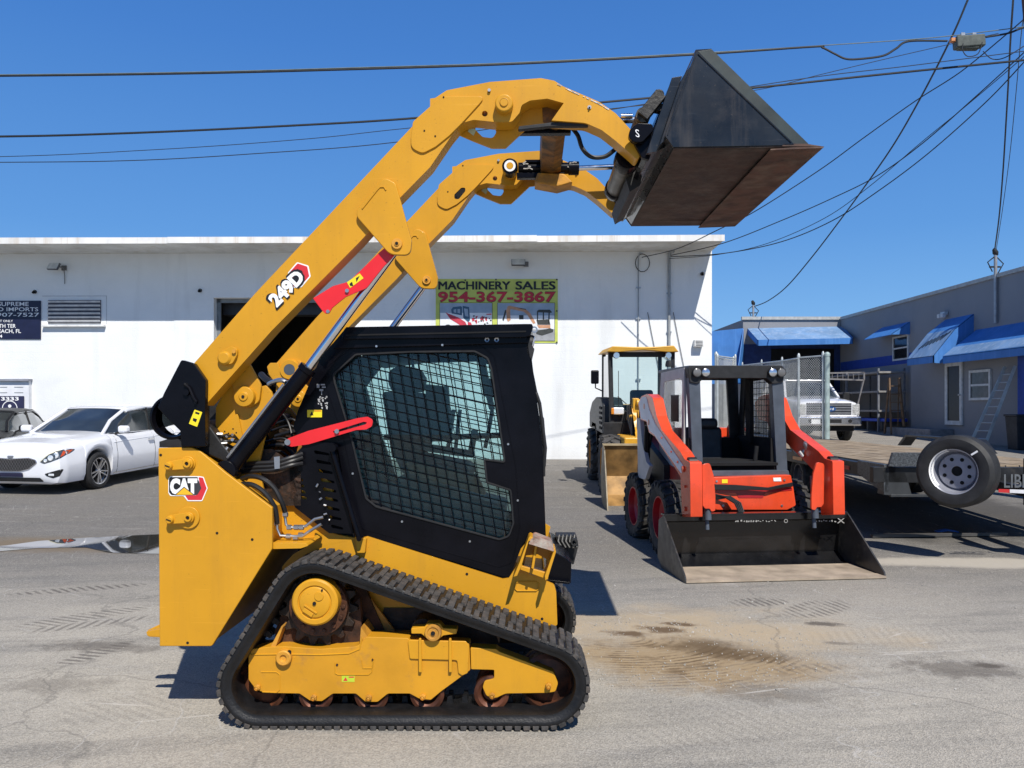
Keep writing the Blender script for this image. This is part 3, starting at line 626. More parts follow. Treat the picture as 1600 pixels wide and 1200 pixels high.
# chipped bright line on the top edge of the near arm
b = B(); rr = random.Random(5); tp = [(873, 131), (893, 141), (915, 151), (936, 160.5), (950, 169)]
for k in range(34):
    u = rr.random(); i = min(3, int(u * 4)); f = u * 4 - i; x = tp[i][0] * (1 - f) + tp[i + 1][0] * f; y = tp[i][1] * (1 - f) + tp[i + 1][1] * f
    p = Lp(x, y + 1.5, 4.149); s_ = rr.uniform(.004, .012); b.box(p, (s_ * 1.6, .004, s_ * .45), Euler((0, R(26), 0)))
b.build("paint_chip", mat("bare_primer", (.75, .7, .66), .5), armN)["kind"] = "stuff"
# model number on the near arm
wd_ = 4.147
def ptext(parent, s, o_, u, v, w_, m, bold=.03, grow=0.0, name="lettering"):
    b = B(); O = Lp(*o_, w_); U = Lp(o_[0] + u[0], o_[1] + u[1], w_) - O; V = Lp(o_[0] + v[0], o_[1] + v[1], w_) - O
    add_text(b, s, O, U, V, bold, grow=grow); return b.build(name, m, parent)
def pplate(parent, pts, w_, m, name, th=.0012):
    b = B(); plate(b, pts, w_, w_ + th); return b.build(name, m, parent)
hx = [(452, 424), (464, 411), (480, 415), (484, 432), (468, 448), (450, 448)]
pplate(armN, fillet([(450, 426, 2), (464, 409.5, 3), (482, 415, 3), (485.5, 432, 3), (471, 449, 3), (450, 450, 2)], 3), 4.1485, M_white, "badge_border")
pplate(armN, fillet([(452, 426, 2), (465, 411.5, 2), (480, 416.5, 2), (483, 431.5, 2), (470, 446.5, 2), (452, 448, 2)], 2), 4.1475, M_redv, "badge_hexagon")
pplate(armN, [(458, 428), (464, 420), (472, 423), (475, 432), (468, 440), (458, 440)], 4.1465, M_black, "badge_core")
ptext(armN, "249D", (433.5, 481.5), (45, -46), (-16.5, -16.0), 4.1458, M_black, .055, .010, "model_number_outline")
ptext(armN, "249D", (433.5, 481.5), (45, -46), (-16.5, -16.0), 4.1450, M_white, .055, 0, "model_number")
# ---- cross tube, dark underplate ----
b = B(); plate(b, fillet([(846, 150, 3), (884, 158, 3), (886, 190, 3), (870, 197, 3), (848, 192, 3)], 3), 4.27, 5.32); b.build("cross_tube", mat("greasy_yellow_tube", (.40, .17, .025), .5, 0, .2, 6, dirt=(.022, .015, .010), dk=.52, ds=7, bump=.3), ld, bevel=.006)
b = B(); plate(b, [(842, 196), (892, 198), (908, 214), (880, 222), (836, 214)], 5.12, 5.30, ref=4.27); b.build("tube_foot", M_yeld, ld, bevel=.008)
b = B(); plate(b, fillet([(809, 203, 2), (811, 197, 2), (862, 191, 2), (900, 189.5, 2), (926, 196.5, 2), (862, 197, 2)], 2), 4.165, 4.20); b.build("hose_cover", M_blkm, ld, bevel=.003)
# far-side foot of the cross tube seen as dark yellow flares
b = B(); rr = random.Random(2)
b.bm.free()
# ---- tilt cylinders ----
def tilt(w_, near):
    # the far one is read from the photo at its own plane, the near one mirrors it
    A = Lp(797, 263, 5.2); Cc = Lp(903, 263, 5.2); D = Lp(972, 260, 5.2); dy = w_ - 5.2
    A.y += dy; Cc.y += dy; D.y += dy
    b = B(); b.cyl(A + (Cc - A) * .12, Cc, .036, 20); b.cyl(A + (Cc - A) * .86, Cc + Vector((.006, 0, 0)), .043, 20)
    b.cyl(A - Vector((0, .05, 0)), A + Vector((0, .05, 0)), .05, 24); b.box(A + (Cc - A) * .45 + Vector((0, 0, -.05)), ((Cc - A).length * .7, .05, .035)); b.box(A + (Cc - A) * .5 + Vector((0, -.03, .036)), ((Cc - A).length * .55, .02, .018))
    t = b.build("tilt_cylinder", M_blk, ld, bevel=.003)
    b = B(); b.cyl(Cc, D, .017, 16); b.build("piston_rod", M_chr, t)
    b = B(); b.lathe([(.022, .056), (.036, .056), (.036, .05)], A, (0, -1, 0), 24); b.build("grease_ring", M_white, t)
    b = B(); b.cyl(A - Vector((0, .058, 0)), A, .021, 20); b.build("pin", M_yel, t)
    b = B(); rr = random.Random(9)
    for k in range(14): b.box(A + (Cc - A) * rr.choice([rr.uniform(.2, .35), rr.uniform(.82, .98)]) + Vector((0, -.037, rr.uniform(-.02, .03))), (rr.uniform(.01, .03), .008, .006), Euler((0, rr.uniform(-.6, .6), 0)))
    b.build("bare_patch", mat("flaked_paint", (.4, .38, .34), .6), t)
tilt(5.2, False); tilt(4.36, True)
# hose looping from cross tube to coupler
def hose(pts, r, parent, m=None, name="hose", n=8, w_=None):
    """smooth tube through (px, py, w) points"""
    P = [Lp(*p) if len(p) == 3 else Lp(p[0], p[1], w_) for p in pts]; out = []
    for i in range(len(P) - 1):
        p0 = P[max(i - 1, 0)]; p1 = P[i]; p2 = P[i + 1]; p3 = P[min(i + 2, len(P) - 1)]
        for k in range(6):
            t_ = k / 6; out.append(.5 * ((2 * p1) + (p2 - p0) * t_ + (2 * p0 - 5 * p1 + 4 * p2 - p3) * t_ ** 2 + (3 * p1 - p0 - 3 * p2 + p3) * t_ ** 3))
    out.append(P[-1]); b = B(); b.tube(out, r, n); return b.build(name, m or M_hose, parent)
hose([(892, 198), (903, 212), (910, 232), (924, 245), (944, 245), (958, 236), (966, 228)], .012, ld, w_=4.42)
# ---- coupler ----
q = B(); plate(q, fillet([(984, 203, 7), (996, 192, 6), (1019, 193, 6), (1022, 203, 6), (1004, 222, 8), (990, 222, 8), (982, 214, 8)], 6, 6), 4.07, 4.11)
plate(q, fillet([(984, 203, 7), (996, 192, 6), (1019, 193, 6), (1022, 203, 6), (1004, 222, 8), (990, 222, 8), (982, 214, 8)], 6, 6), 5.46, 5.50, ref=4.07)
cp = q.build("quick_coupler", M_blk, ld, bevel=.004)
q = B(); plate(q, fillet([(990, 222, 2), (1010, 214, 2), (1022, 204, 2), (1034, 170, 2), (1046, 150, 2), (1048, 128, 2), (1062, 120, 2), (1014, 250, 2), (1003, 246, 2)], 2), 4.12, 4.15); plate(q, fillet([(990, 222, 2), (1010, 214, 2), (1022, 204, 2), (1046, 150, 2), (1048, 128, 2), (1062, 120, 2), (1014, 250, 2), (1003, 246, 2)], 2), 5.42, 5.45, ref=4.12)
plate(q, [(1048, 128), (1064, 118), (1010, 252), (1003, 246)], 4.15, 5.42); q.build("coupler_plate", M_blk, cp, bevel=.003)
q = B(); p = Lp(1005.5, 179, 4.1); q.cyl(p, p + Vector((0, .32, 0)), .038, 24); q.cyl(p + Vector((0, 1.1, 0)), p + Vector((0, 1.4, 0)), .038, 24); q.build("coupler_pin", mat("greasy_pin", (.11, .10, .08), .6, .3, .4, 40, bump=.5), cp)
q = B(); pts = [Lp(1003, 184, 4.1), Lp(1020, 164, 4.1), Lp(1032, 148, 4.1)]; q.bar(pts[0], pts[2], .06, .06); p = Lp(1030, 147, 4.08); q.lathe([(.014, .0), (.026, .0), (.026, .03), (.014, .03), (.014, 0)], p, (0, 1, 0), 20); q.bar(Lp(1020, 168, 4.13), Lp(1040, 172, 4.13), .05, .04); q.bar(Lp(1004, 196, 4.14), Lp(1012, 176, 4.14), .04, .04)
q.build("locking_lever", mat("worn_black_lever", (.035, .033, .03), .5, .2, .4, 30, bump=.4), cp, bevel=.004)
q = B(); q.cyl(Lp(970, 181.5, 4.3), Lp(988, 181.5, 4.3), .014, 16); q.build("wedge_rod", M_chr, cp)
ptext(cp, "S", (993.5, 213.5), (6, 1.5), (-1.2, -12), 4.068, M_white, .0)
# coupler torsion barrel
p = Lp(981, 246, 4.32); q = B(); d = Vector((0, 1.0, 0)); q.cyl(p + d * .06, p + d * .62, .058, 28); bl = q.build("coupler_barrel", mat("grey_barrel", (.12, .11, .095), .35, .6, .3, 6), cp)
q = B(); q.lathe([(.0, -.02), (.064, -.02), (.068, .0), (.068, .09), (.060, .10)], p, (0, 1, 0), 28); q.lathe([(.060, .58), (.066, .59), (.066, .66), (.05, .69), (0, .69)], p, (0, 1, 0), 28); q.build("barrel_band", M_blk, bl)
q = B(); q.bar(Lp(975, 232, 4.34), Lp(1004, 262, 4.34), .05, .05); q.bar(Lp(960, 262, 4.9), Lp(985, 285, 4.9), .05, .05); plate(q, [(990, 246), (1010, 246), (1000, 290), (984, 300), (978, 280)], 4.5, 5.3); q.build("barrel_bracket", M_blkm, cp, bevel=.003)
# ---- bucket ----
BN, BF = 3.96, 5.66
T_, K_, H_, Fb, Tip = (1088, 78), (1039, 212), (1052, 230), (1243, 227), (1288, 229)
M_bkt = mat("bucket_black_paint", (.010, .014, .019), .27, 0, .35, 3, coat=.3, dirt=(.13, .10, .07), dk=.17, ds=3, bump=.05, bs=12, wear=((.16, .13, .10), .35))
M_bkb = mat("bucket_underside_rust", (.046, .026, .019), .55, .1, .35, 7, dirt=(.022, .020, .019), dk=.42, ds=5, streak=(.10, .085, .07), bump=.25)
b = B(); plate(b, [T_, K_, H_, (1243, 227)], BN, BN + .012); plate(b, [T_, K_, H_, (1243, 227)], BF - .012, BF, ref=BN)
bk = b.build("bucket", M_bkt, ld, bevel=.002)
b = B(); b.tube([Lp(1091, 84, BN - .001), Lp(1236, 222, BN - .001)], .005, 6); b.tube([Lp(1043, 211, BN - .001), Lp(1088, 84, BN - .001)], .003, 6); b.build("weld_seam", M_bkt, bk)
for ws in ((BN + .016, BN + .032), (BF - .032, BF - .016)):
    b = B(); plate(b, [(1090, 80), (1112, 76.5), (1263, 224), (1262, 229), (1236, 229)], *ws, ref=BN + .016); b.build("side_cutter", mat("bucket_side_bar", (.03, .042, .04), .4, 0, .3, 6, dirt=(.10, .10, .085), dk=.25), bk, bevel=.002)
b = B(); plate(b, [T_, (1092, 78), (1044, 212), (1056, 227), (1243, 224), (1243, 227), H_, K_], BN + .012, BF - .012); plate(b, [(1087, 77.5), (1112, 76), (1111, 79), (1090, 81)], BN + .032, BF - .032)
b.build("bucket_shell", M_bkt, bk)
b = B(); plate(b, [(1058, 230.4), (1056, 233.2), (1208, 233.0), (1212, 230.2)], BN + .02, BN + .18); plate(b, [(1058, 230.4), (1056, 233.2), (1208, 233.0), (1212, 230.2)], BF - .18, BF - .02, ref=BN + .02)
plate(b, [(1052.5, 230.3), (1243, 227.6), (1243, 230), (1052.5, 232.0)], BN + .005, BF - .005); b.build("wear_plate", M_bkb, bk, bevel=.002)
b = B(); plate(b, [(1222, 228.5), (1288, 229), (1260, 224.5), (1224, 224.5)], BN - .0, BF); plate(b, [(1204, 232.6), (1240, 230), (1288, 229.4), (1286, 231), (1204, 234.4)], BN, BF); b.build("cutting_edge", mat("cutting_edge_rust", (.095, .045, .029), .55, .1, .35, 7, dirt=(.04, .035, .03), dk=.3, ds=5, streak=(.19, .15, .11)), bk)
b = B(); plate(b, [(1050, 121), (1066, 118.5), (1026, 237), (1010, 240)], BN + .10, BN + .125); plate(b, [(1050, 121), (1066, 118.5), (1026, 237), (1010, 240)], BF - .125, BF - .10, ref=BN + .10); b.build("mounting_plate", M_bkt, bk, bevel=.002)
b = B(); plate(b, [(1010, 240), (1026, 237), (1044, 228), (1040, 212)], BN + .13, BF - .13); plate(b, [(1066, 121), (1088, 90), (1046, 212), (1030, 228)], BN + .03, BF - .03); b.build("bucket_back", M_bkt, bk, bevel=.002)
# ---- lift cylinders ----
def lift(dw):
    global OFFS
    OFFS = dw; w_ = 4.215 + dw; top = Lp(622, 385, w_); mid = Lp(477, 581, w_); low = Lp(358, 735, w_)
    b = B(); b.cyl(low, mid, .042, 24); b.cyl(mid, mid + (mid - low).normalized() * .03, .047, 24); d = (mid - low).normalized()
    b.cyl(low - Vector((0, .06, 0)), low + Vector((0, .06, 0)), .055, 24)
    t = b.build("lift_cylinder", M_blk, ld, bevel=.003)
    b = B(); b.cyl(mid, top, .023, 20); b.build("piston_rod", M_chr, t)
    b = B(); s_ = Vector((-d.z, 0, d.x)) * .045; b.tube([low + s_ + d * .05 + Vector((0, -.012, 0)), mid + s_ * 1.02 - d * .12 + Vector((0, -.012, 0))], .008, 8); b.build("oil_line", M_steel, t)
    OFFS = 0.0; return t
lift(0); lift(FAR)
# red lift arm brace on the near rod
b = B(); plate(b, fillet([(593, 394, 1), (606, 383, 2), (622, 392, 2), (611, 405, 2), (600, 416, 6), (584, 436, 14), (573, 450, 10), (540, 464, 6), (519, 481, 3), (514, 490, 4), (508, 490, 3), (503, 485, 2), (489, 466, 3), (520, 447, 6), (545, 440, 8), (566, 420, 8)], 2), 4.165, 4.175)
plate(b, fillet([(593, 394), (606, 383), (613, 388), (560, 436), (520, 456), (490, 468), (489, 466), (520, 447), (545, 440), (566, 420)], 1), 4.175, 4.25)
br = b.build("arm_brace", M_red, ld, bevel=.003)
pplate(br, [(542, 441), (562, 427), (568, 434.5), (547, 450)], 4.1635, M_yv, "warning_decal")
pplate(br, [(546, 443.5), (550, 440), (552, 446.5), (547.5, 447)], 4.1628, M_black, "decal_symbol")
pplate(br, [(556, 434.5), (562, 431), (557, 441)], 4.1628, M_black, "decal_symbol")
b = B(); lcyl(b, 542, 454, .010, 4.155, 4.165, 14); lcyl(b, 512, 486.5, .009, 4.155, 4.165, 14); b.build("brace_bolt", M_steel, br)
# ---- rear pivot tower (yellow) and control links ----
tower = fillet([(336, 690), (337, 636), (352, 610), (372, 592), (392, 588), (408, 604, 4), (415, 602), (424, 612), (430, 628, 6), (424, 650), (412, 690), (404, 730), (416, 785), (352, 738)], 2)
for w_ in (4.30, 5.30):
    OFFS = 0.0 if w_ < 5 else 1.0
    b = B(); plate(b, tower, w_, w_ + .02); tw = b.build("pivot_tower", M_yel, ld, bevel=.003)
    b = B(); p = Lp(387, 620, w_); b.lathe([(0, .07), (.022, .07), (.024, .064), (.052, .060), (.054, .05), (.054, 0)], p, (0, -1, 0), 28); b.build("tower_boss", M_yel, tw, bevel=.003)
    b = B(); b.cyl(p - Vector((0, .074, 0)), p - Vector((0, .068, 0)), .008, 10); b.build("grease_nipple", M_dark, tw)
for dw in (0, FAR):
    OFFS = dw
    b = B(); plate(b, fillet([(362, 590, 3), (389, 567, 3), (408, 602, 12), (405, 628, 14), (385, 640, 14), (368, 626, 8)], 4), 4.275 + dw, 4.297 + dw); b.build("arm_link", M_yel, ld, bevel=.004)
OFFS = 0.0
b = B(); plate(b, fillet([(340, 692, 2), (340, 683, 3), (371, 644, 3), (380, 690), (376, 690, 2), (366, 678, 3), (355, 680, 3), (348, 690, 3)], 2), 4.285, 4.298); b.build("tower_bracket", M_yel, ld, bevel=.002)
b = B(); [lcyl(b, x, y, .004, 4.283, 4.286, 8) for x, y in ((351, 674), (357, 677), (364, 670), (369, 676))]; b.build("bracket_hole", M_dark, ld)
b = B(); plate(b, fillet([(400, 640), (440, 628, 6), (456, 640), (470, 660), (474, 700), (462, 738), (430, 800), (396, 780)], 2), 4.72, 4.74); b.build("inner_frame", mat("shaded_grimy_yellow", (.42, .17, .022), .5, 0, .2, 6, dirt=(.06, .03, .012), dk=.4, ds=5, bump=.2), ld, bevel=.003)  # shade on the recessed plate put into a browner, grimy yellow
b = B(); plate(b, [(316, 600), (342, 600), (342, 700), (316, 700)], 4.52, 4.56); b.build("rear_shroud", M_blkm, ld)
rr = random.Random(31)
for k in range(7): x = rr.uniform(436, 462); hose([(x - 30, 655 + k * 9, 4.55), (x, 645 + k * 10, 4.5), (x + 14, 660 + k * 9, 4.5), (x + 22, 690 + k * 5, 4.46)], rr.choice([.007, .010, .012]), ld)
b = B(); lcyl(b, 440, 655, .035, 4.62, 4.72, 18); lcyl(b, 428, 690, .022, 4.60, 4.72, 14); plate(b, [(436, 668), (460, 672), (458, 694), (434, 690)], 4.60, 4.72); b.build("hydraulic_valve", M_grime, ld, bevel=.004)
# far arm pivot with grey pin
b = B(); p = Lp(452, 577.5, 5.28); b.cyl(p, p + Vector((0, .05, 0)), .036, 28); fp = b.build("far_pivot_pin", mat("pin_grey", (.11, .13, .15), .4, .3), ld)
b = B(); b.lathe([(.037, 0), (.062, 0), (.068, .02), (.068, .06)], p, (0, 1, 0), 28); b.build("pin_collar", M_yel, fp)
b = B(); plate(b, fillet([(417, 573, 3), (422, 567, 3), (434, 567, 2), (448, 600, 3), (440, 612, 4), (420, 585, 3)], 2), 5.29, 5.32); b.build("far_link", M_yel, ld, bevel=.003)
# shaft and fittings between the towers
b = B(); p = Lp(350, 640, 4.32); b.cyl(Lp(372, 690, 4.34), Lp(372, 690, 4.34) + Vector((0, .9, 0)), .045, 20); b.cyl(Lp(342, 609, 4.45), Lp(362, 608, 4.45), .02, 12); b.build("cross_shaft", M_blkm, ld)
# ---- rear body ----
pan = fillet([(247, 700, 2), (299, 699, 8), (313, 705, 6), (352, 738), (425, 793, 2), (425, 858, 4), (331, 1010, 6), (249, 1010, 2)], 2)
b = B(); plate(b, pan, 4.12, 4.145); sp = b.build("side_panel", M_yel, ld, bevel=.006, seg=3)
b = B(); body = [(250, 703), (299, 702), (352, 742), (420, 795), (420, 856), (329, 1006), (252, 1006)]; plate(b, body, 4.146, 5.455); eb = b.build("engine_body", M_yel, ld)
b = B(); plate(b, pan, 5.456, 5.48, ref=4.12); b.build("side_panel", M_yel, ld, bevel=.006)
def pivot(parent, cx, cy, bx, by, R1, w_):
    b = B(); plate(b, circ(cx, cy, R1, 32), w_ - .012, w_ - .0005); b.build("pivot_disc", M_yel, parent, bevel=.004)
    dx, dy = cx - bx, cy - by; L_ = math.hypot(dx, dy); nx, ny = -dy / L_, dx / L_; r1, r2 = 8.5, 7
    pts = [(bx + nx * r2, by + ny * r2), (cx + nx * r1, cy + ny * r1)] + [(cx + r1 * math.cos(a), cy + r1 * math.sin(a)) for a in [math.atan2(ny, nx) - k * math.pi / 8 for k in range(1, 8)]] + [(cx - nx * r1, cy - ny * r1), (bx - nx * r2, by - ny * r2)] + [(bx + r2 * math.cos(a), by + r2 * math.sin(a)) for a in [math.atan2(-ny, -nx) - k * math.pi / 6 for k in range(1, 6)]]
    b = B(); plate(b, pts, w_ - .030, w_ - .0125); b.build("lock_tab", M_yel, parent, bevel=.003)
    b = B(); p = Lp(cx, cy, w_ - .03); b.lathe([(.010, .002), (.010, .010), (.019, .010), (.022, 0)], p, (0, -1, 0), 20); p2 = Lp(bx, by, w_ - .03); b.lathe([(0, .018), (.016, .018), (.021, .010), (.021, 0)], p2, (0, -1, 0), 20); b.build("pin_head", M_yel, parent, bevel=.001)
    b = B(); b.cyl(p - Vector((0, .004, 0)), p + Vector((0, .001, 0)), .0095, 12); b.box(p2 - Vector((0, .019, 0)), (.026, .004, .005), Euler((0, R(20), 0))); b.build("pin_socket", M_dark, parent)
pivot(sp, 292.5, 724.5, 264, 728, 12, 4.12); pivot(sp, 294, 809, 266, 812, 17.5, 4.12)
b = B(); [lcyl(b, x, y, .007, 4.1185, 4.1195, 12) for x, y in ((339, 833), (394, 843), (293, 1004.5), (251, 711))]; b.build("panel_hole", M_dark, sp)
# emblem
pplate(sp, fillet([(266, 744, 3), (311, 744, 2), (318, 745, 2), (324.5, 763, 3), (316, 783, 3), (293, 783, 3), (287, 775, 3), (266, 775, 3), (263, 770, 3), (263, 748, 3)], 2), 4.1178, M_white, "emblem_border")
pplate(sp, fillet([(310, 745.5, 1), (317, 746.5, 1), (322.8, 763, 1), (315, 781.3, 1), (294, 781.3, 1), (289, 774, 1), (306, 774, 1), (314, 763, 1)], 1), 4.1170, M_redv, "emblem_hexagon")
pplate(sp, [(306, 746.5), (311, 752), (314.5, 763), (308.5, 773), (302, 773)], 4.1164, mat("emblem_grey", (.05, .05, .055), .4), "emblem_core")
pplate(sp, fillet([(265.5, 745.5, 2.5), (309, 745.5, 1), (307, 773.5, 1), (268, 773.5, 2.5), (264, 769, 2), (264, 749, 2)], 1), 4.1168, M_black, "emblem_ground")
ptext(sp, "CAT", (265.6, 772.6), (42.6, 0), (0, -25.4), 4.1158, M_white, .08, 0, "emblem_lettering")
pplate(sp, [(273, 773.3), (287.5, 760.5), (304, 773.3)], 4.1150, M_black, "emblem_triangle_edge"); pplate(sp, [(275, 773.0), (287.6, 762), (302, 773.0)], 4.1144, M_goldv, "emblem_triangle")
# tow tab at the rear bottom
b = B(); plate(b, fillet([(230, 985, 2), (249, 976, 1), (300, 976), (300, 996), (249, 996, 1), (232, 995, 2)], 2), 4.5, 4.53); plate(b, fillet([(228, 987), (249, 983), (280, 983), (280, 995), (249, 995), (230, 994)], 2), 4.30, 4.33); b.build("tow_tab", M_yel, ld, bevel=.003)
# black rear hood with round guard ring and white lamp cover
b = B(); plate(b, fillet([(283, 562, 4), (303, 568, 2), (321, 594, 4), (320, 650), (321, 698, 2), (283, 698), (281, 673, 2), (262, 655), (246, 637, 2), (256, 614)], 3), 4.10, 4.14); hd = b.build("rear_hood", M_blk, ld, bevel=.008, seg=3)
b = B(); plate(b, [(284, 566), (303, 572), (319, 596), (319, 697), (286, 697), (284, 674), (264, 652), (262, 630)], 4.14, 4.22); plate(b, [(292, 665), (320, 655), (345, 690), (380, 735), (300, 700), (252, 699)], 4.22, 5.40); b.build("hood_box", M_blkm, hd, bevel=.01)
p = Lp(273.5, 652, 4.19); b = B(); r0 = 36 * 4.19 / FL
b.lathe([(r0 * .78, -.02), (r0 * .86, -.045), (r0 * .97, -.04), (r0, -.01), (r0, .06), (r0 * .8, .06)], p, (0, 1, 0), 48); b.build("guard_ring", M_blk, hd)
b = B(); b.tube([Lp(x, y, 4.09) for x, y in ((288, 600), (296, 606), (303, 622), (307, 628))], .008, 8); lcyl(b, 290, 613, .016, 4.085, 4.1, 14); lcyl(b, 305, 629, .008, 4.085, 4.1, 10); b.build("hood_latch", M_blk, hd)
pplate(hd, fillet([(304, 640, 1), (316, 644, 1), (308, 667, 1), (295, 662, 1)], 1), 4.0985, M_yv, "warning_decal"); pplate(hd, [(305.5, 643), (312, 645.3), (310.8, 648), (304.8, 646)], 4.0978, M_black, "decal_symbol"); pplate(hd, [(302, 653), (308, 655), (306, 660), (301, 657)], 4.0978, M_black, "decal_symbol")
b = B(); plate(b, [(249, 690), (262, 686), (300, 686), (312, 700), (249, 699)], 4.15, 5.4); b.build("hood_deck", M_blkm, hd)
# ---- chassis ----
ch = fillet([(425, 793), (424, 765), (440, 728), (470, 700), (520, 760), (515, 833), (560, 842, 3), (574, 838), (785, 905, 4), (795, 903), (812, 878, 2), (826, 840, 2), (830, 838), (866, 858, 2), (852, 908, 2), (866, 914, 6), (869, 925, 3), (871, 978, 4), (600, 960), (500, 1000), (455, 960), (440, 886, 10), (458, 866, 6), (482, 853), (425, 858)], 1)
b = B(); plate(b, ch, 4.37, 4.40, holes=[[(822, 868), (818, 890), (830, 898), (850, 902), (858, 876), (840, 866)]]); cs = b.build("chassis", M_yel, ld, bevel=.004)
b = B(); plate(b, [(425, 796), (470, 712), (800, 908), (868, 916), (870, 975), (600, 958), (500, 1000), (460, 900), (470, 866)], 4.41, 5.18); cb = b.build("chassis_core", M_blkm, cs)
b = B(); plate(b, ch, 5.19, 5.22, ref=4.37); b.build("chassis_side", M_yel, cs)
b = B(); b.tube([Lp(x, y, 4.366) for x, y in ((806, 911), (809, 909), (838, 909), (842, 912), (842, 919), (838, 923), (808, 923), (805, 920), (806, 911))], .0035, 6); b.build("embossed_rim", M_yel, cs)
b = B(); [lcyl(b, x, y, .0075, 4.3685, 4.3695, 12) for x, y in ((729.5, 897), (847, 967))]; b.build("chassis_hole", M_dark, cs)
# yellow plate edge shelf holding hose fittings
b = B(); plate(b, fillet([(424, 848, 3), (478, 849, 2), (482, 853, 2), (470, 857, 3), (424, 858, 2)], 2), 4.15, 4.37); plate(b, fillet([(435, 845), (490, 845), (492, 832), (500, 840), (486, 848), (435, 850)], 1), 4.30, 4.36); b.build("fitting_shelf", M_yel, cs, bevel=.002)
b = B(); plate(b, fillet([(555, 842, 2), (556, 838, 2), (572, 842, 2), (570, 864, 2), (558, 864, 2)], 1), 4.33, 4.37); b.build("chassis_clip", M_yel, cs, bevel=.002)
# step with worn tread pad
b = B(); plate(b, [(812, 878), (826, 840), (830, 838), (826, 846), (815, 884), (808, 900), (802, 902)], 4.22, 4.37); plate(b, [(828, 838), (868, 858), (866, 864), (826, 845)], 4.22, 4.37)
plate(b, [(866, 858), (869, 862), (856, 904), (852, 908), (851, 900)], 4.22, 4.37); plate(b, [(814, 884), (858, 896), (856, 906), (812, 890)], 4.30, 4.37); plate(b, [(836, 850), (840, 851), (834, 890), (830, 888)], 4.26, 4.37); st = b.build("step", M_yel, cs, bevel=.003)
b = B(); plate(b, fillet([(829, 843, 5), (836, 838, 5), (862, 848, 6), (865, 856, 3), (866, 862, 1), (826, 850, 1)], 3), 4.215, 4.372); b.build("step_pad", mat("worn_step_pad", (.34, .17, .12), .75, 0, .3, 25, dirt=(.42, .38, .32), dk=.5, ds=14, bump=.6), st, bevel=.006)
# ---- black hydraulic front box, hoses ----
b = B(); plate(b, fillet([(862, 860, 3), (884, 872, 3), (893, 880, 3), (892, 912, 2), (856, 906, 2)], 2), 4.50, 5.2); fb = b.build("front_box", M_blk, ld, bevel=.008)
b = B(); plate(b, fillet([(868, 838, 2), (901, 838, 2), (904, 852, 2), (896, 884, 2), (872, 856, 2)], 2), 4.95, 5.12); b.build("coupler_block", M_blkm, fb, bevel=.003)
b = B(); [b.tube([Lp(874 + k * 6, 836, 4.92), Lp(872 + k * 6, 846, 4.9), Lp(878 + k * 6, 856, 4.88)], .008, 8) for k in range(5)]; b.lathe([(.012, 0), (.022, 0), (.022, .03), (.012, .03)], Lp(897, 846, 4.9), (0, -1, 0), 16); b.build("quick_fitting", mat("dull_fitting", (.05, .05, .05), .5, .4, .3, 30), fb)
b = B(); plate(b, fillet([(850, 905, 2), (892, 910, 2), (889, 913, 2), (850, 909, 2)], 1), 4.45, 5.2); b.build("front_lip", M_blk, fb, bevel=.002)
b = B(); [b.tube([Lp(*p, 4.45 + k * .05) for p in ((800, 880), (806, 862 - k * 3), (818, 848 - 2 * k), (832, 842))], .010, 8) for k in range(3)]; b.build("hose_bundle", M_hose, fb)
# ---- hoses at the rear left ----
hg = hose([(378, 748, 4.25), (392, 744, 4.22), (410, 748, 4.20), (428, 762, 4.20), (438, 780, 4.20), (444, 795, 4.22), (446, 806, 4.24)], .0135, ld)
hose([(376, 757, 4.22), (392, 757, 4.20), (408, 765, 4.19), (422, 780, 4.19), (430, 796, 4.20), (433, 818, 4.22)], .0135, ld)
b = B(); b.tube([Lp(x, y, 4.23) for x, y in ((446, 797), (445, 806), (447, 820), (453, 824), (470, 824), (478, 822), (492, 811), (505, 808))], .008, 8)
b.tube([Lp(x, y, 4.22) for x, y in ((433, 812), (433, 826), (438, 837), (460, 838), (472, 838), (490, 826), (502, 819))], .008, 8)
for x, y in ((446, 804), (433, 818), (452, 824), (463, 824), (471, 824), (451, 838), (462, 840), (470, 836)): p = Lp(x, y, 4.225); b.cyl(p - Vector((.012, 0, 0)), p + Vector((.012, 0, 0)), .014, 6)
b.build("hydraulic_fitting", M_steel, ld)
for k, (y0, y1) in enumerate(((720, 712), (726, 718), (732, 727))):
    hose([(372, y0 + 6, 4.3), (400, y0 + 4, 4.28), (430, y0 + 2, 4.27), (455, y0 - 5, 4.28), (472, y1 - 3, 4.32)], .012, ld)
rr = random.Random(11)
for k in range(9):
    x, y = rr.uniform(322, 350), rr.uniform(672, 700); hose([(x - 14, y + rr.uniform(-14, 10), 4.26), (x, y, 4.24), (x + 12, y + rr.uniform(-4, 12), 4.26), (x + 30, y + rr.uniform(2, 22), 4.3)], rr.choice([.005, .007, .009]), ld, name="cable")
b = B()
for k in range(14): x, y = rr.uniform(320, 378), rr.uniform(676, 704); p = Lp(x, y, 4.235); b.cyl(p, p + Vector((rr.uniform(-.03, .03), rr.uniform(-.01, .01), rr.uniform(-.02, .02))), rr.uniform(.006, .011), 8)
b.build("cable_clip", M_steel, ld)["kind"] = "stuff"
b = B(); plate(b, [(428, 714), (437, 713), (437, 732), (429, 733)], 4.245, 4.25); b.build("hose_clamp", M_steel, ld)
hose([(420, 600, 4.9), (428, 596, 4.85), (440, 594, 4.8), (452, 600, 4.8)], .014, ld, M_steel, "fitting_pipe"); hose([(408, 585, 5.0), (415, 592, 4.95), (428, 600, 4.9)], .02, ld)
hose([(448, 596, 4.7), (444, 610, 4.7), (434, 640, 4.6), (420, 668, 4.5)], .011, ld)
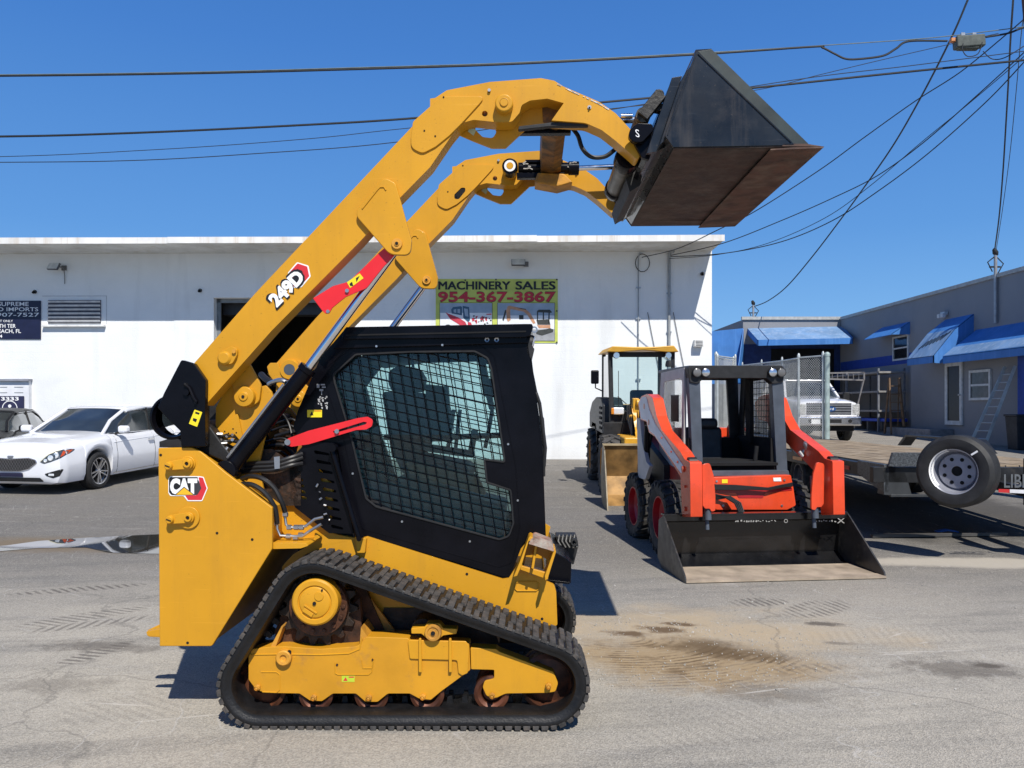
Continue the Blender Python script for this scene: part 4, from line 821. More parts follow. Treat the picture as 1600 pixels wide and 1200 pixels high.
b = B(); plate(b, [(350, 702), (425, 702), (470, 736), (470, 790), (425, 790), (352, 738)], 4.34, 4.36); b.build("pump_shroud", M_grime, ld)
# ---- cab ----
CW = 4.38
cabp = [(539, 514), (822, 517), (834, 600), (846, 720), (852, 838, 3), (826, 838, 4), (816, 852), (796, 903, 2), (574, 838), (556, 836), (540, 770), (527, 694), (470, 690), (458, 668), (466, 640), (500, 560)]
win = fillet([(521, 585, 6), (556, 554, 8), (641, 550), (742, 549, 16), (762, 560, 8), (768, 577), (788, 716, 2), (788, 722, 2), (757, 718, 2), (761, 754, 2), (798, 766, 5), (802, 818, 8), (795, 838, 10), (780, 843, 6), (588, 792, 10), (572, 779, 8), (549, 684), (523, 598, 6)], 2)
b = B(); plate(b, fillet(cabp, 1), CW, CW + .03, holes=[win]); cab = b.build("cab", M_blk, ld, bevel=.006)
winF = [(x, y) for x, y in fillet([(556, 556, 8), (742, 551, 14), (766, 566, 8), (800, 830, 8), (590, 790, 10), (552, 684), (524, 598)], 2)]
b = B(); plate(b, fillet([(539, 514), (822, 517), (834, 600), (846, 720), (852, 838), (826, 838), (796, 903), (560, 836), (527, 694), (470, 690), (458, 668), (500, 560)], 1), 5.20, 5.22, holes=[winF], ref=CW); b.build("far_side_panel", M_blk, cab)
b = B(); plate(b, win, CW + .035, CW + .041); b.build("side_window", M_cabgl, cab)
b = B(); plate(b, winF, 5.19, 5.196, ref=CW); b.build("side_window", M_cabgl, cab)
def clipseg(p, q, poly_):
    """pieces of segment pq inside the outline"""
    ts = [0.0, 1.0]; n = len(poly_); d = (q[0] - p[0], q[1] - p[1])
    for i in range(n):
        a, c = poly_[i], poly_[(i + 1) % n]; e = (c[0] - a[0], c[1] - a[1]); den = d[0] * e[1] - d[1] * e[0]
        if abs(den) < 1e-9: continue
        t_ = ((a[0] - p[0]) * e[1] - (a[1] - p[1]) * e[0]) / den; u = ((a[0] - p[0]) * d[1] - (a[1] - p[1]) * d[0]) / den
        if 0 <= u <= 1 and 0 < t_ < 1: ts.append(t_)
    ts.sort(); out = []
    for a, c in zip(ts, ts[1:]):
        m_ = (a + c) / 2; x, y = p[0] + d[0] * m_, p[1] + d[1] * m_; ins = False
        for i in range(n):
            (x0, y0), (x1_, y1_) = poly_[i], poly_[(i + 1) % n]
            if (y0 > y) != (y1_ > y) and x < (x1_ - x0) * (y - y0) / (y1_ - y0) + x0: ins = not ins
        if ins and c - a > .004: out.append(((p[0] + d[0] * a, p[1] + d[1] * a), (p[0] + d[0] * c, p[1] + d[1] * c)))
    return out
def guard(pl_, w_, name="window_guard", ref=None):
    b = B(); rf = ref or w_; sh = Vector((0, w_ - rf, 0))
    for k in range(-6, 40):
        x = 430 + k * 15.6
        for p, q_ in clipseg((x, 530), (x + 52, 860), pl_): b.tube([Lp(*p, rf) + sh, Lp(*q_, rf) + sh], .0032, 5)
    for k in range(-10, 40):
        y = 440 + k * 14.6
        for p, q_ in clipseg((500, y), (820, y + 74), pl_): b.tube([Lp(*p, rf) + sh * 1.004, Lp(*q_, rf) + sh * 1.004], .0032, 5)
    return b.build(name, M_blk, cab)
b = B(); wr_ = win + win[:1]; b.tube([Lp(x, y, CW - .002) for x, y in wr_], .006, 6, cap=False); b.build("window_seal", M_blkm, cab)
b = B(); dsm = fillet([(512, 572, 8), (548, 544, 8), (752, 540, 14), (772, 556, 8), (806, 730, 8), (812, 826, 8), (800, 880, 12), (780, 886, 8), (566, 826, 8), (538, 690), (508, 600, 8)], 3); b.tube([Lp(x, y, CW + .001) for x, y in dsm + dsm[:1]], .0035, 6, cap=False); b.build("panel_seam", M_blk, cab)
guard(win, CW + .012); guard(winF, 5.17, ref=CW)
b = B(); b.tube([Lp(642, 548, CW + .05), Lp(652, 620, CW + .05), Lp(668, 690, CW + .05)], .008, 6); b.build("window_divider", M_blkm, cab)
b = B(); plate(b, fillet([(538, 514, 2), (541, 511, 2), (820, 506, 2), (831, 506, 2), (833, 510, 2), (829, 524, 2), (820, 527, 2), (534, 530, 2)], 2), CW - .045, 5.25); b.build("cab_roof", M_blk, cab, bevel=.008, seg=3)
b = B(); plate(b, [(540, 522.5), (822, 516.5), (822, 519), (540, 525)], CW - .049, CW - .044); b.build("roof_seam", M_dark, cab)
b = B(); plate(b, [(530, 528), (822, 522), (824, 536), (520, 545)], CW - .02, CW - .001); b.build("roof_rail", M_blk, cab, bevel=.004)
b = B(); plate(b, [(500, 560), (525, 598), (556, 836), (574, 838), (796, 903), (796, 910), (520, 838), (470, 690), (458, 668)], 5.18, 5.20, ref=CW); plate(b, [(470, 690), (530, 700), (562, 840), (556, 845), (500, 820)], CW + .03, 5.2); plate(b, [(560, 830), (796, 895), (796, 903), (560, 838)], CW + .03, 5.2); plate(b, [(500, 562), (539, 516), (548, 516), (524, 590), (550, 690), (542, 690)], 4.72, 5.2); b.build("cab_rear_wall", M_dark, cab)
# front door frame, pane edge and handles
b = B(); plate(b, [(822, 526), (829, 545), (848, 700), (853, 838), (850, 838), (842, 700), (820, 545)], CW + .02, CW + .07); plate(b, [(822, 526), (829, 545), (848, 700), (853, 838), (850, 838), (842, 700), (820, 545)], 5.13, 5.2, ref=CW); plate(b, [(822, 526), (829, 545), (826, 548), (818, 530)], CW + .07, 5.13, ref=CW); b.build("front_door", M_blk, cab, bevel=.004)
b = B(); plate(b, [(829, 548), (849, 700), (848, 702), (827, 550)], CW + .08, 5.1); b.build("windscreen", M_cabgl, cab)
def grab(pts, r=.010): b = B(); b.tube([Lp(*p, CW + .04) for p in pts], r, 8); return b.build("grab_handle", M_blkm, cab)
grab([(828, 612), (838, 615), (843, 630), (848, 668), (852, 700), (850, 728), (846, 735), (836, 737)]); grab([(826, 545), (832, 580), (838, 610), (841, 625)], .004)
b = B(); plate(b, fillet([(838, 648, 3), (850, 652, 4), (853, 690, 4), (852, 745, 3), (842, 745, 3)], 3), 4.9, 4.96); b.build("door_mirror", M_blkm, cab, bevel=.004)
b = B(); p = Lp(829, 536, CW + .05); b.lathe([(0, -.05), (.035, -.05), (.045, .0), (.042, .012), (0, .012)], p, Vector((1, 0, -.25)), 24); hl = b.build("headlight", M_blkm, cab); b = B(); b.lathe([(0, .022), (.03, .018), (.040, .012)], p, Vector((1, 0, -.25)), 24); b.build("lens", M_lens, hl)
b = B(); plate(b, [(822, 528), (835, 545), (831, 562), (824, 552)], CW + .0, CW + .10); b.build("lamp_bracket", M_blkm, cab)
b = B(); b.lathe([(.010, 0), (.018, 0), (.018, .01), (.010, .01), (.010, 0)], Lp(835, 515, CW), (0, 1, 0), 16); b.build("lifting_eye", M_steel, cab)
b = B(); [b.lathe([(.006, 0), (.012, .002), (.013, .008)], Lp(x, 531, CW - .0215), (0, -1, 0), 16) for x in (761, 776)]; [lcyl(b, x, y, .006, CW - .026, CW - .0, 10) for x, y in ((588, 541), (691, 539))]; [lcyl(b, x, y, .006, CW - .006, CW, 10) for x, y in ((551, 740), (794, 694), (809, 782), (628, 815), (734, 846))]; b.build("cab_bolt", M_steel, cab)
# lift point decal and yellow warning decal on the rear quarter
pplate(cab, [(480, 640.5), (503, 640.5), (503, 652), (480, 652)], CW - .003, M_yv, "warning_decal"); pplate(cab, [(484, 649), (487, 643), (490, 649)], CW - .0035, M_black, "decal_symbol"); pplate(cab, [(491, 641), (502, 641), (502, 643), (491, 643)], CW - .0035, mat("orange_vinyl", (.7, .25, .02), .4), "decal_symbol")
b = B(); rr = random.Random(4)
for x0, y0, x1_, y1_ in ((495, 600, 499, 606), (501, 600, 508, 602), (503, 604, 509, 606), (499, 608, 505, 611), (502, 611, 503, 617)): plate(b, [(x0, y0), (x1_, y0), (x1_, y1_), (x0, y1_)], CW - .002, CW)
for k in range(22): x, y = rr.uniform(496, 511), rr.uniform(617, 637); plate(b, [(x, y), (x + rr.uniform(1, 3), y + .2), (x + 2, y + rr.uniform(1, 4)), (x, y + 2)], CW - .002, CW)
b.build("lift_decal", mat("grey_vinyl", (.45, .45, .45), .5), cab)
# rear quarter black louvred engine guard
sl_ = []
for k in range(9): sl_.append(fillet([(490 + k * 3.3, 703 + k * 14.5, 2), (514 + k * 2.7, 708 + k * 14.5, 2), (515 + k * 2.7, 712 + k * 14.5, 2), (492 + k * 3.3, 709 + k * 14.5, 2)], 2, 2))
for k in range(4): sl_.append(fillet([(459 + k * 2, 745 + k * 9.5, 2), (473 + k * 2, 748 + k * 9.5, 2), (474 + k * 2, 753 + k * 9.5, 2), (460 + k * 2, 750 + k * 9.5, 2)], 2, 2))
b = B(); plate(b, fillet([(452, 738, 4), (458, 716, 3), (478, 690), (522, 692, 3), (542, 780), (552, 834, 2), (514, 833, 3), (478, 806, 6), (460, 792, 8), (454, 765)], 2), 4.340, 4.352, holes=sl_); lg = b.build("engine_guard", M_blk, ld)
b = B(); plate(b, [(484, 696), (520, 696), (546, 830), (516, 830)], 4.40, 4.41); b.build("guard_backing", M_dark, lg)
b = B(); b.tube([Lp(519, 704, 4.31), Lp(561, 842, 4.31)], .014, 12); lcyl(b, 519, 700, .02, 4.28, 4.34, 16); lcyl(b, 561, 842, .014, 4.28, 4.34, 16); b.build("gas_strut", M_blk, lg)
b = B(); rr = random.Random(8); [b.cyl(Lp(x, y, 4.325), Lp(x + rr.uniform(-5, 5), y + rr.uniform(-3, 5), 4.325), .006, 8) for x, y in ((497, 756), (503, 778), (510, 790), (506, 804), (514, 812), (500, 768))]; b.build("pipe_fitting", M_steel, lg)
# red locking strap
b = B(); plate(b, fillet([(446, 690, 3), (450, 685, 3), (482, 673, 4), (560, 653), (574, 651, 5), (583, 656, 6), (581, 666, 5), (572, 671, 3), (556, 672), (483, 694), (456, 698, 4), (447, 696, 4)], 2), 4.325, 4.333, holes=[fillet([(520, 674, 1), (568, 659, 3), (574, 660, 3), (571, 663, 2), (522, 677, 1)], 1)]); lk = b.build("arm_lock_strap", M_red, ld)
b = B(); lcyl(b, 449, 691, .016, 4.315, 4.324, 20); lcyl(b, 526, 674, .013, 4.312, 4.324, 6); b.build("strap_bolt", M_steel, lk)
# ---- seat and inside ----
def sxy(pts, w0, w1, name, m, bev=.02, parent=cab): b = B(); plate(b, pts, w0, w1); return b.build(name, m, parent, bevel=bev, seg=3)
sxy(fillet([(606, 600), (606, 580, 10), (622, 570, 12), (650, 574, 12), (660, 590, 8), (656, 612, 8), (612, 612)], 6), 4.68, 4.92, "headrest", M_seat)
sxy(fillet([(596, 612, 6), (650, 612, 6), (664, 690, 8), (650, 720, 8), (612, 716, 8)], 6), 4.58, 5.02, "seat_back", M_seat)
sxy(fillet([(612, 705, 8), (730, 728, 10), (738, 750, 8), (628, 740, 8)], 6), 4.58, 5.02, "seat_cushion", M_seat)
sxy(fillet([(640, 690, 4), (742, 705, 6), (740, 716, 4), (640, 702, 4)], 3), 4.50, 4.56, "armrest", M_seat); sxy(fillet([(640, 690, 4), (742, 705, 6), (740, 716, 4), (640, 702, 4)], 3), 5.04, 5.10, "armrest", M_seat)
b = B(); b.tube([Lp(600, 683, 4.46), Lp(680, 684, 4.46), Lp(782, 680, 4.46)], .016, 10); b.tube([Lp(600, 683, 5.1), Lp(680, 684, 5.1), Lp(782, 680, 5.1)], .016, 10); b.build("lap_bar", M_blkm, cab)
b = B(); b.cyl(Lp(736, 706, 4.53), Lp(742, 672, 4.53), .018, 12); b.cyl(Lp(736, 706, 5.07), Lp(742, 672, 5.07), .018, 12); b.build("joystick", M_seat, cab)
b = B(); [b.tube([Lp(x, 700, w_), Lp(x + dx, 660, w_), Lp(x + dx + 3, 640, w_)], .012, 8) for x, dx, w_ in ((700, 6, 4.6), (712, 4, 4.95), (758, 8, 4.8))]; b.build("control_lever", M_blkm, cab)
b = B(); plate(b, [(560, 560), (640, 552), (640, 556), (566, 566)], 4.45, 5.15); plate(b, [(745, 560), (756, 560), (772, 640), (764, 640)], 4.95, 5.12); plate(b, fillet([(752, 590, 3), (776, 592, 3), (780, 622, 3), (757, 620, 3)], 2), 5.0, 5.03); plate(b, [(664, 600), (700, 604), (706, 690), (670, 690)], 5.10, 5.16); b.build("cab_trim", mat("trim_teal_grey", (.04, .06, .065), .5), cab, bevel=.003)
sxy([(620, 745), (790, 790), (786, 870), (620, 830)], 4.60, 5.0, "seat_base", mat("teal_grey_plastic", (.05, .085, .085), .5), .01)
sxy(fillet([(632, 722, 3), (745, 742, 3), (760, 775, 3), (640, 740, 3)], 3), 4.50, 4.57, "operator_manual_tray", mat("tan_tray", (.22, .13, .06), .6), .004)
# ---- undercarriage ----
fr_out = fillet([(388, 1026, 4), (394, 1014, 4), (418, 1011), (445, 1010), (500, 1014, 30), (560, 1010, 20), (572, 995, 6), (637, 997), (640, 1000), (733, 1005, 4), (735, 1047, 4), (690, 1080, 6), (673, 1094, 4), (655, 1092, 4), (640, 1084, 6), (606, 1084, 8), (590, 1097, 6), (571, 1097, 6), (556, 1084, 6), (520, 1084, 8), (503, 1096, 6), (484, 1095, 6), (468, 1084, 6), (415, 1083, 6), (400, 1078, 6), (388, 1062, 6)], 1)
fork = fillet([(735, 1012, 2), (775, 1014, 2), (780, 1018), (865, 1050, 6), (872, 1068, 8), (868, 1081, 6), (855, 1083, 6), (790, 1084, 20), (775, 1091, 10), (760, 1088, 8), (754, 1074, 8), (757, 1064, 6), (772, 1061, 5), (772, 1047, 2), (736, 1046, 2)], 1)
def loop(cs_, off):
    """belt line round circles (px centre, radius)"""
    pts = []; n = len(cs_)
    for i in range(n):
        (x0, y0, r0), (x1_, y1_, r1), (x2, y2, r2) = cs_[i - 1], cs_[i], cs_[(i + 1) % n]
        def nrm(xa, ya, ra, xb, yb, rb):
            d = math.hypot(xb - xa, yb - ya); a = math.atan2(yb - ya, xb - xa); return a - math.acos((rb - ra) / d * -1) if False else a - math.acos((ra - rb) / d)
        a0 = nrm(x0, y0, r0, x1_, y1_, r1); a1 = nrm(x1_, y1_, r1, x2, y2, r2)
        while a1 < a0: a1 += 2 * math.pi
        m_ = max(2, int((a1 - a0) / .12)); r_ = r1 + off
        for k in range(m_ + 1): a = a0 + (a1 - a0) * k / m_; pts.append((x1_ + r_ * math.cos(a), y1_ + r_ * math.sin(a)))
    return pts
circles = [(488, 945, 72), (853, 1072, 70), (406, 1073, 69)]
def resample(pts, step):
    P = pts + [pts[0]]; out = []; acc = 0
    L_ = sum(math.dist(P[i], P[i + 1]) for i in range(len(P) - 1)); n = int(L_ / step); step = L_ / n; i = 0; done = 0
    for k in range(n):
        t_ = k * step
        while done + math.dist(P[i], P[i + 1]) < t_: done += math.dist(P[i], P[i + 1]); i += 1
        f = (t_ - done) / max(1e-9, math.dist(P[i], P[i + 1])); out.append(((P[i][0] * (1 - f) + P[i + 1][0] * f, P[i][1] * (1 - f) + P[i + 1][1] * f), (P[i + 1][0] - P[i][0], P[i + 1][1] - P[i][1])))
    return out
def undercarriage(w_in, near):
    """w_in: near face of the belt; geometry is traced once at the near side and shifted"""
    dw = w_in - 4.02; s = 1 if near else -1; mid = 4.02 + .16
    def Q(x, y, w_):
        p = Lp(x, y, 4.02 if w_ < 4.10 else w_); p = Lp(x, y, w_) if w_ >= 4.10 else Lp(x, y, 4.02) + Vector((0, w_ - 4.02, 0)); return p + Vector((0, dw, 0))
    def pl(b, pts, w0, w1, holes=()): b.prism([Q(x, y, w0) for x, y in pts], (0, w1 - w0, 0), [[Q(x, y, w0) for x, y in h] for h in holes]); return b
    def cy(b, x, y, r, w0, w1, n=24, r2=None): p = Q(x, y, w0); b.cyl(p, p + Vector((0, w1 - w0, 0)), r, n, r2); return b
    FW = 4.115
    b = B(); pl(b, fr_out, FW, FW + .10); fr_ = b.build("track_frame", mat("frame_yellow", (.60, .28, .014), .42, 0, .08, 4, dirt=(.30, .15, .05), dk=.3, ds=7, bump=.08), ld, bevel=.006, seg=2)
    b = B(); pl(b, fork, FW + .004, FW + .09); b.build("idler_fork", M_yel, fr_, bevel=.005)
    b = B(); pl(b, fillet([(637, 1002, 4), (640, 1000, 4), (728, 1002, 4), (733, 1010, 3), (731, 1052, 4), (722, 1056, 4), (716, 1052, 4), (714, 1032, 4), (640, 1030, 4)], 3), FW - .010, FW); b.build("pivot_cover", M_yel, fr_, bevel=.004)
    b = B(); [pl(b, fillet([(x, 1004, 2), (x + 4, 1004, 2), (x + 5, 1058, 2), (x, 1058, 2)], 2), FW - .022, FW - .011) for x in (651, 699)]; b.build("cover_rib", M_yel, fr_, bevel=.002)
    b = B(); pl(b, fillet([(639, 988, 2), (660, 986, 2), (665, 980, 6), (684, 980, 6), (690, 988, 2), (712, 989, 2), (711, 997, 2), (690, 1000, 4), (680, 1008, 6), (668, 1008, 6), (655, 997, 4), (639, 997, 2)], 2), FW - .02, FW + .05); b.build("pivot_bracket", M_yel, fr_, bevel=.004)
    b = B(); p = Q(674.5, 994, FW - .02); b.lathe([(0, .024), (.010, .024), (.012, .018), (.026, .018), (.030, .024), (.040, .024), (.043, .014), (.043, 0)], p, (0, -1, 0), 28); p = Q(445, 1026, FW); b.lathe([(.0, .02), (.014, .02), (.018, .03), (.034, .032), (.040, .026), (.040, 0)], p, (0, -1, 0), 28); b.build("frame_boss", M_yeld, fr_, bevel=.001)
    b = B(); [cy(b, x, y, .011, w_ - .006, w_, 10) for x, y, w_ in ((674.5, 994, FW - .04), (445, 1026, FW - .018))]; b.build("boss_socket", M_dark, fr_)
    b = B()
    for x, y in ((491, 1089), (577, 1089), (661, 1088), (769, 1086), (857, 1071), (403, 1073)): p = Q(x, y, FW); b.cyl(p + Vector((0, -.020, 0)), p, .0165, 6); b.lathe([(.010, .03), (.012, .022), (0, .032)], p, (0, -1, 0), 12)
    b.build("roller_bolt", M_yeld, fr_, bevel=.002)
    # embossed panels
    def rim(pts, r=.003): b.tube([Q(x, y, FW - .001) for x, y in pts], r, 6)
    b = B(); rim([(523, 1035), (524, 1052), (528, 1054), (576, 1054), (581, 1050), (583, 1032)]); rim([(408, 1050), (432, 1050), (437, 1054), (437, 1078), (432, 1082), (410, 1081)]); rim([(565, 1031), (567, 1044), (582, 1044), (584, 1029)]); rim([(390, 1023), (440, 1022), (500, 1023), (545, 1021), (562, 1014), (566, 996)], .0035); b.build("weld_seam", M_yel, fr_)
    b = B(); cy(b, 526.5, 1039, .006, FW - .004, FW, 10); cy(b, 582, 1031, .005, FW - .006, FW, 10); b.build("stud", M_rust, fr_)
    b = B(); pl(b, [(534, 1056), (554, 1056), (554, 1065.5), (534, 1065.5)], FW - .0015, FW - .0004); dc = b.build("warning_decal", mat("decal_lime", (.55, .7, .05), .4), fr_)
    b = B(); pl(b, [(545, 1057), (553, 1057), (553, 1059), (545, 1059)], FW - .002, FW - .0016); pl(b, [(536, 1064), (540, 1058), (543, 1064)], FW - .002, FW - .0016); b.build("decal_symbol", M_redv, fr_)
    # top ledge of the frame, gussets to the drive motor
    b = B(); pl(b, [(389, 1022), (395, 1012), (560, 1008), (575, 994), (640, 996), (640, 1003), (560, 1016), (500, 1022)], FW + .10, FW + .24); pl(b, fillet([(422, 1012), (440, 978), (442, 980), (430, 1012)], 0), FW + .01, FW + .2); pl(b, [(562, 1008), (564, 980), (575, 996), (572, 1008)], FW + .01, FW + .2); pl(b, [(560, 920), (566, 918), (620, 990), (566, 992), (563, 960)], FW + .2, FW + .22)
    b.build("frame_ledge", M_yeld, fr_)
    # sprocket, motor and hub
    b = B(); cyc = []; NT = 15
    for k in range(NT * 4): a = 2 * math.pi * k / (NT * 4); r_ = 62 if k % 4 in (0, 1) else 50; cyc.append((490 + 7 + r_ * math.cos(a), 948 + r_ * math.sin(a)))
    pl(b, cyc, 4.17, 4.20); sk = b.build("sprocket", M_grime, fr_, bevel=.003)
    b = B(); cy(b, 497, 948, .150, 4.12, 4.17, 40); [cy(b, 497 + 39 * math.cos(a), 948 + 39 * math.sin(a), .012, 4.108, 4.12, 6) for a in [k * math.pi / 7 for k in range(14)]]; b.build("sprocket_ring", M_rust, fr_, bevel=.003)
    b = B(); p = Q(490, 943, 4.045); b.lathe([(0, .008), (.072, .008), (.076, .006), (.080, .0), (.083, .0), (.086, .008), (.108, .008), (.117, .0), (.117, -.09)], p, (0, -1, 0), 48); hb = b.build("drive_hub", M_yel, fr_, bevel=.001)
    b = B(); p2 = Q(505, 952, 4.037); b.lathe([(0, .005), (.022, .005), (.024, .0)], Q(497, 933, 4.037), (0, -1, 0), 24); b.box(Q(484, 953, 4.034), (.075, .006, .008), Euler((0, R(33), 0))); b.box(Q(480, 958, 4.034), (.055, .006, .02), Euler((0, R(33), 0))); b.build("hub_casting", M_yel, fr_, bevel=.001)
    b = B(); b.cyl(Q(490, 944, 4.036), Q(490, 944, 4.03), .009, 10); b.cyl(Q(502, 923, 4.036), Q(502, 923, 4.03), .005, 8); b.build("hub_plug", M_dark, fr_)
    b = B(); pl(b, [(430, 985), (440, 960), (545, 950), (562, 935), (566, 990), (560, 1006), (430, 1010)], 4.20, 4.24); pl(b, [(545, 905), (570, 918), (600, 985), (560, 985)], 4.3, 4.33); b.build("motor_bracket", mat("mud_brown_steel", (.085, .035, .016), .7, .1, .4, 12, bump=.4), fr_)
    # rollers, idlers
    for x, y, r_ in ((493, 1086, 27), (580, 1086, 27), (667, 1085, 27), (768, 1084, 27.5)):
        rr_ = r_ * 4.13 / FL; p = Q(x, y, 4.13); b = B(); b.lathe([(rr_ * .55, .045), (rr_ * .62, .01), (rr_ * .8, .0), (rr_, .006), (rr_, .06), (rr_ * .8, .07), (rr_ * .8, .16), (rr_, .17), (rr_, .2), (rr_ * .5, .2)], p, (0, 1, 0), 36); b.lathe([(0, .03), (rr_ * .5, .03), (rr_ * .5, .06)], p, (0, 1, 0), 24); b.build("roller", mat("worn_roller", (.16, .055, .028), .45, .4, .35, 10, dirt=(.05, .03, .022), dk=.4, ds=9), fr_)
    for x, y, r_ in ((855, 1067, 44), (406, 1072, 42)):
        rr_ = r_ * 4.13 / FL; p = Q(x, y, 4.14); b = B(); b.lathe([(0, .06), (rr_ * .3, .06), (rr_ * .35, .035), (rr_ * .78, .05), (rr_ * .86, .0), (rr_, .012), (rr_, .08), (rr_ * .7, .1), (rr_, .12), (rr_, .17), (0, .17)], p, (0, 1, 0), 44); b.build("idler", mat("worn_idler", (.24, .085, .04), .42, .45, .35, 8, dirt=(.03, .02, .017), dk=.5, ds=7), fr_)
    # rubber belt
    outer = loop(circles, -6); inn = loop(circles, -24); bead = loop(circles, -14)
    b = B(); Wb = .32; n = len(outer)
    prof = [(-7, 0.0), (-4, .006), (-4, Wb - .006), (-7, Wb), (-22, Wb), (-25, Wb - .03), (-25, .03), (-23, .012), (-17, .010), (-14, 0.0)]
    rings = [[b.bm.verts.new(Q(x, y, 4.02) + Vector((0, wy, 0))) for x, y in loop(circles, o_)] for o_, wy in prof]
    for i in range(len(prof)):
        A_, D_ = rings[i], rings[(i + 1) % len(prof)]
        for k in range(n): b.bm.faces.new([A_[k], A_[(k + 1) % n], D_[(k + 1) % n], D_[k]])
    tr = b.build("rubber_track", M_rub, fr_, sharp=50)
    b = B(); rs = resample(loop(circles, -4.5), 14.0)
    for k, ((x, y), (dx, dy)) in enumerate(rs):
        d = math.hypot(dx, dy); tx, ty = dx / d, dy / d; nx, ny = ty, -tx; hw = 5.9 if k % 2 else 5.2
        def lug_(w0, w1, sh, h=3.8):
            a = [(x + sh * tx + u * tx + v * nx, y + sh * ty + u * ty + v * ny) for u, v in ((-hw, -3.0), (-hw + .8, h), (hw - .8, h), (hw, -3.0))]
            b.prism([Q(px_, py_, 4.02) + Vector((0, w0, 0)) for px_, py_ in a], (0, w1 - w0, 0))
        if k % 2: lug_(-.006, .205, 0); lug_(.222, .325, 4)
        else: lug_(-.006, .10, 0); lug_(.117, .325, 4)
    b.build("track_lug", M_lug, fr_, bevel=.003, seg=1)["kind"] = "stuff"
    b = B(); ri = resample(loop(circles, -25), 24)
    for (x, y), (dx, dy) in ri:
        d = math.hypot(dx, dy); tx, ty = dx / d, dy / d; nx, ny = ty, -tx
        a = [(x + u * tx - v * nx, y + u * ty - v * ny) for u, v in ((-5, 0), (-3.5, 11), (3.5, 11), (5, 0))]
        for w0 in (.17, .23): b.prism([Q(px_, py_, 4.02) + Vector((0, w0, 0)) for px_, py_ in a], (0, .03, 0))
    b.build("drive_lug", M_rub, fr_)["kind"] = "stuff"
undercarriage(4.02, True); undercarriage(5.26, False)
# dark centre between the tracks
b = B(); plate(b, [(600, 950), (760, 950), (780, 1005), (590, 1000)], 4.36, 5.2); lcyl(b, 660, 985, .06, 4.2, 5.3, 20); b.build("belly_housing", M_grime, ld)
# ================= orange-red skid steer =================
SK = Fr(1.558, 7.41, R(6.3))
M_or = mat("orange_red_paint", (.78, .072, .020), .3, 0, .08, 4, coat=.3, bump=.05, wear=((.16, .05, .03), .3))
M_wheelred = mat("wheel_red", (.42, .012, .018), .35, 0, .08, coat=.2)
M_slate = mat("slate_grey_cab_paint", (.075, .09, .115), .45, 0, .12, 8, bump=.04)
M_pale = mat("pale_grey_paint", (.45, .42, .40), .45, 0, .08, 6)
sk = thing("skid_steer_loader", "orange red skid steer loader with open cab and black bucket resting on the ground", "skid steer", SK)
def tri(b, fn, pts, pl_, vec): b.prism([fn(x, y, pl_) for x, y in pts], vec); return b
def skf(b, pts, ly, d): return tri(b, SK.P, pts, ly, (0, d, 0))      # frontal outline
def sks(b, pts, lx, d): return tri(b, SK.S, pts, lx, (d, 0, 0))      # side outline
def wheel(parent, c, r, wd, rim_m, side=-1, lugs=20, rimr=.58, chev=.35, tyre_m=None, hub=.3):
    """tyre axis along local x; side -1: outer face towards -x"""
    c = Vector(c); ax = Vector((side, 0, 0)); h = wd / 2
    b = B(); b.lathe([(r * rimr, h * .55), (r * rimr * 1.02, h * .85), (r * .72, h), (r * .88, h * .98), (r * .955, h * .82), (r * .965, 0), (r * .955, -h * .82), (r * .88, -h * .98), (r * .7, -h), (r * rimr, -h * .8), (r * rimr, h * .55)], c, ax, 48)
    t = b.build("tyre", tyre_m or mat("machine_tyre_rubber", (.028, .027, .026), .75, 0, .3, 12, dirt=(.085, .075, .062), dk=.4, ds=9, bump=.3), parent)
    if lugs:
        b = B()
        for k in range(lugs):
            for s_ in (-1, 1):
                a = 2 * math.pi * (k + (.5 if s_ > 0 else 0)) / lugs; 
                p0 = c + Vector((0, math.cos(a) * r * .975, math.sin(a) * r * .975)); a2 = a + chev * .35
                p1 = c + Vector((s_ * h * .96, math.cos(a2) * r * .955, math.sin(a2) * r * .955)); p3 = c + Vector((s_ * h * .98, math.cos(a2) * r * .83, math.sin(a2) * r * .83))
                up = Vector((0, math.cos(a), math.sin(a))); b.bar(p0 - (p1 - p0) * .12, p1, r * .05 * 2, r * .155, up=(p1 - p0).cross(up)); b.bar(p1, p3, r * .13, r * .05, up=(1, 0, 0))
        b.build("tread", tyre_m or MATS["machine_tyre_rubber"], t, bevel=.004, seg=1)
    b = B(); b.lathe([(0, h * hub), (r * .16, h * hub), (r * .18, h * (hub - .1)), (r * .40, h * (hub - .12)), (r * .5, h * .35), (r * rimr * .96, h * .5), (r * rimr, h * .86), (r * rimr * .95, h * .86), (r * rimr * .9, h * .4)], c, ax, 40)
    rm = b.build("rim", rim_m, parent)
    b = B(); [b.cyl(c + ax * (h * (hub - .13)) + Vector((0, math.cos(a) * r * .3, math.sin(a) * r * .3)), c + ax * (h * (hub - .02)) + Vector((0, math.cos(a) * r * .3, math.sin(a) * r * .3)), .014, 6) for a in [k * math.pi / 4 for k in range(8)]]; b.build("wheel_nut", M_steel, rm)
    return t
def wheel_group(parent, *a, **k):
    e = B(); c = Vector(a[0]); s_ = k.get('side', -1); e.lathe([(0, 0), (.09, 0), (.09, -.16), (0, -.16)], c, (s_, 0, 0), 16); w_ = e.build("wheel", M_blkm, parent); wheel_flat(w_, *a, **k); return w_
def wheel_flat(w_, *a, **k):
    n0 = set(bpy.data.objects); wheel(w_, *a, **k)
    for o_ in set(bpy.data.objects) - n0:
        if o_.parent != w_: o_.parent = w_
for ly in (1.46, 2.54):
    wheel_group(sk, (.335, ly, .405), .405, .30, M_wheelred, side=-1); wheel_group(sk, (1.655, ly, .405), .405, .30, M_wheelred, side=1)
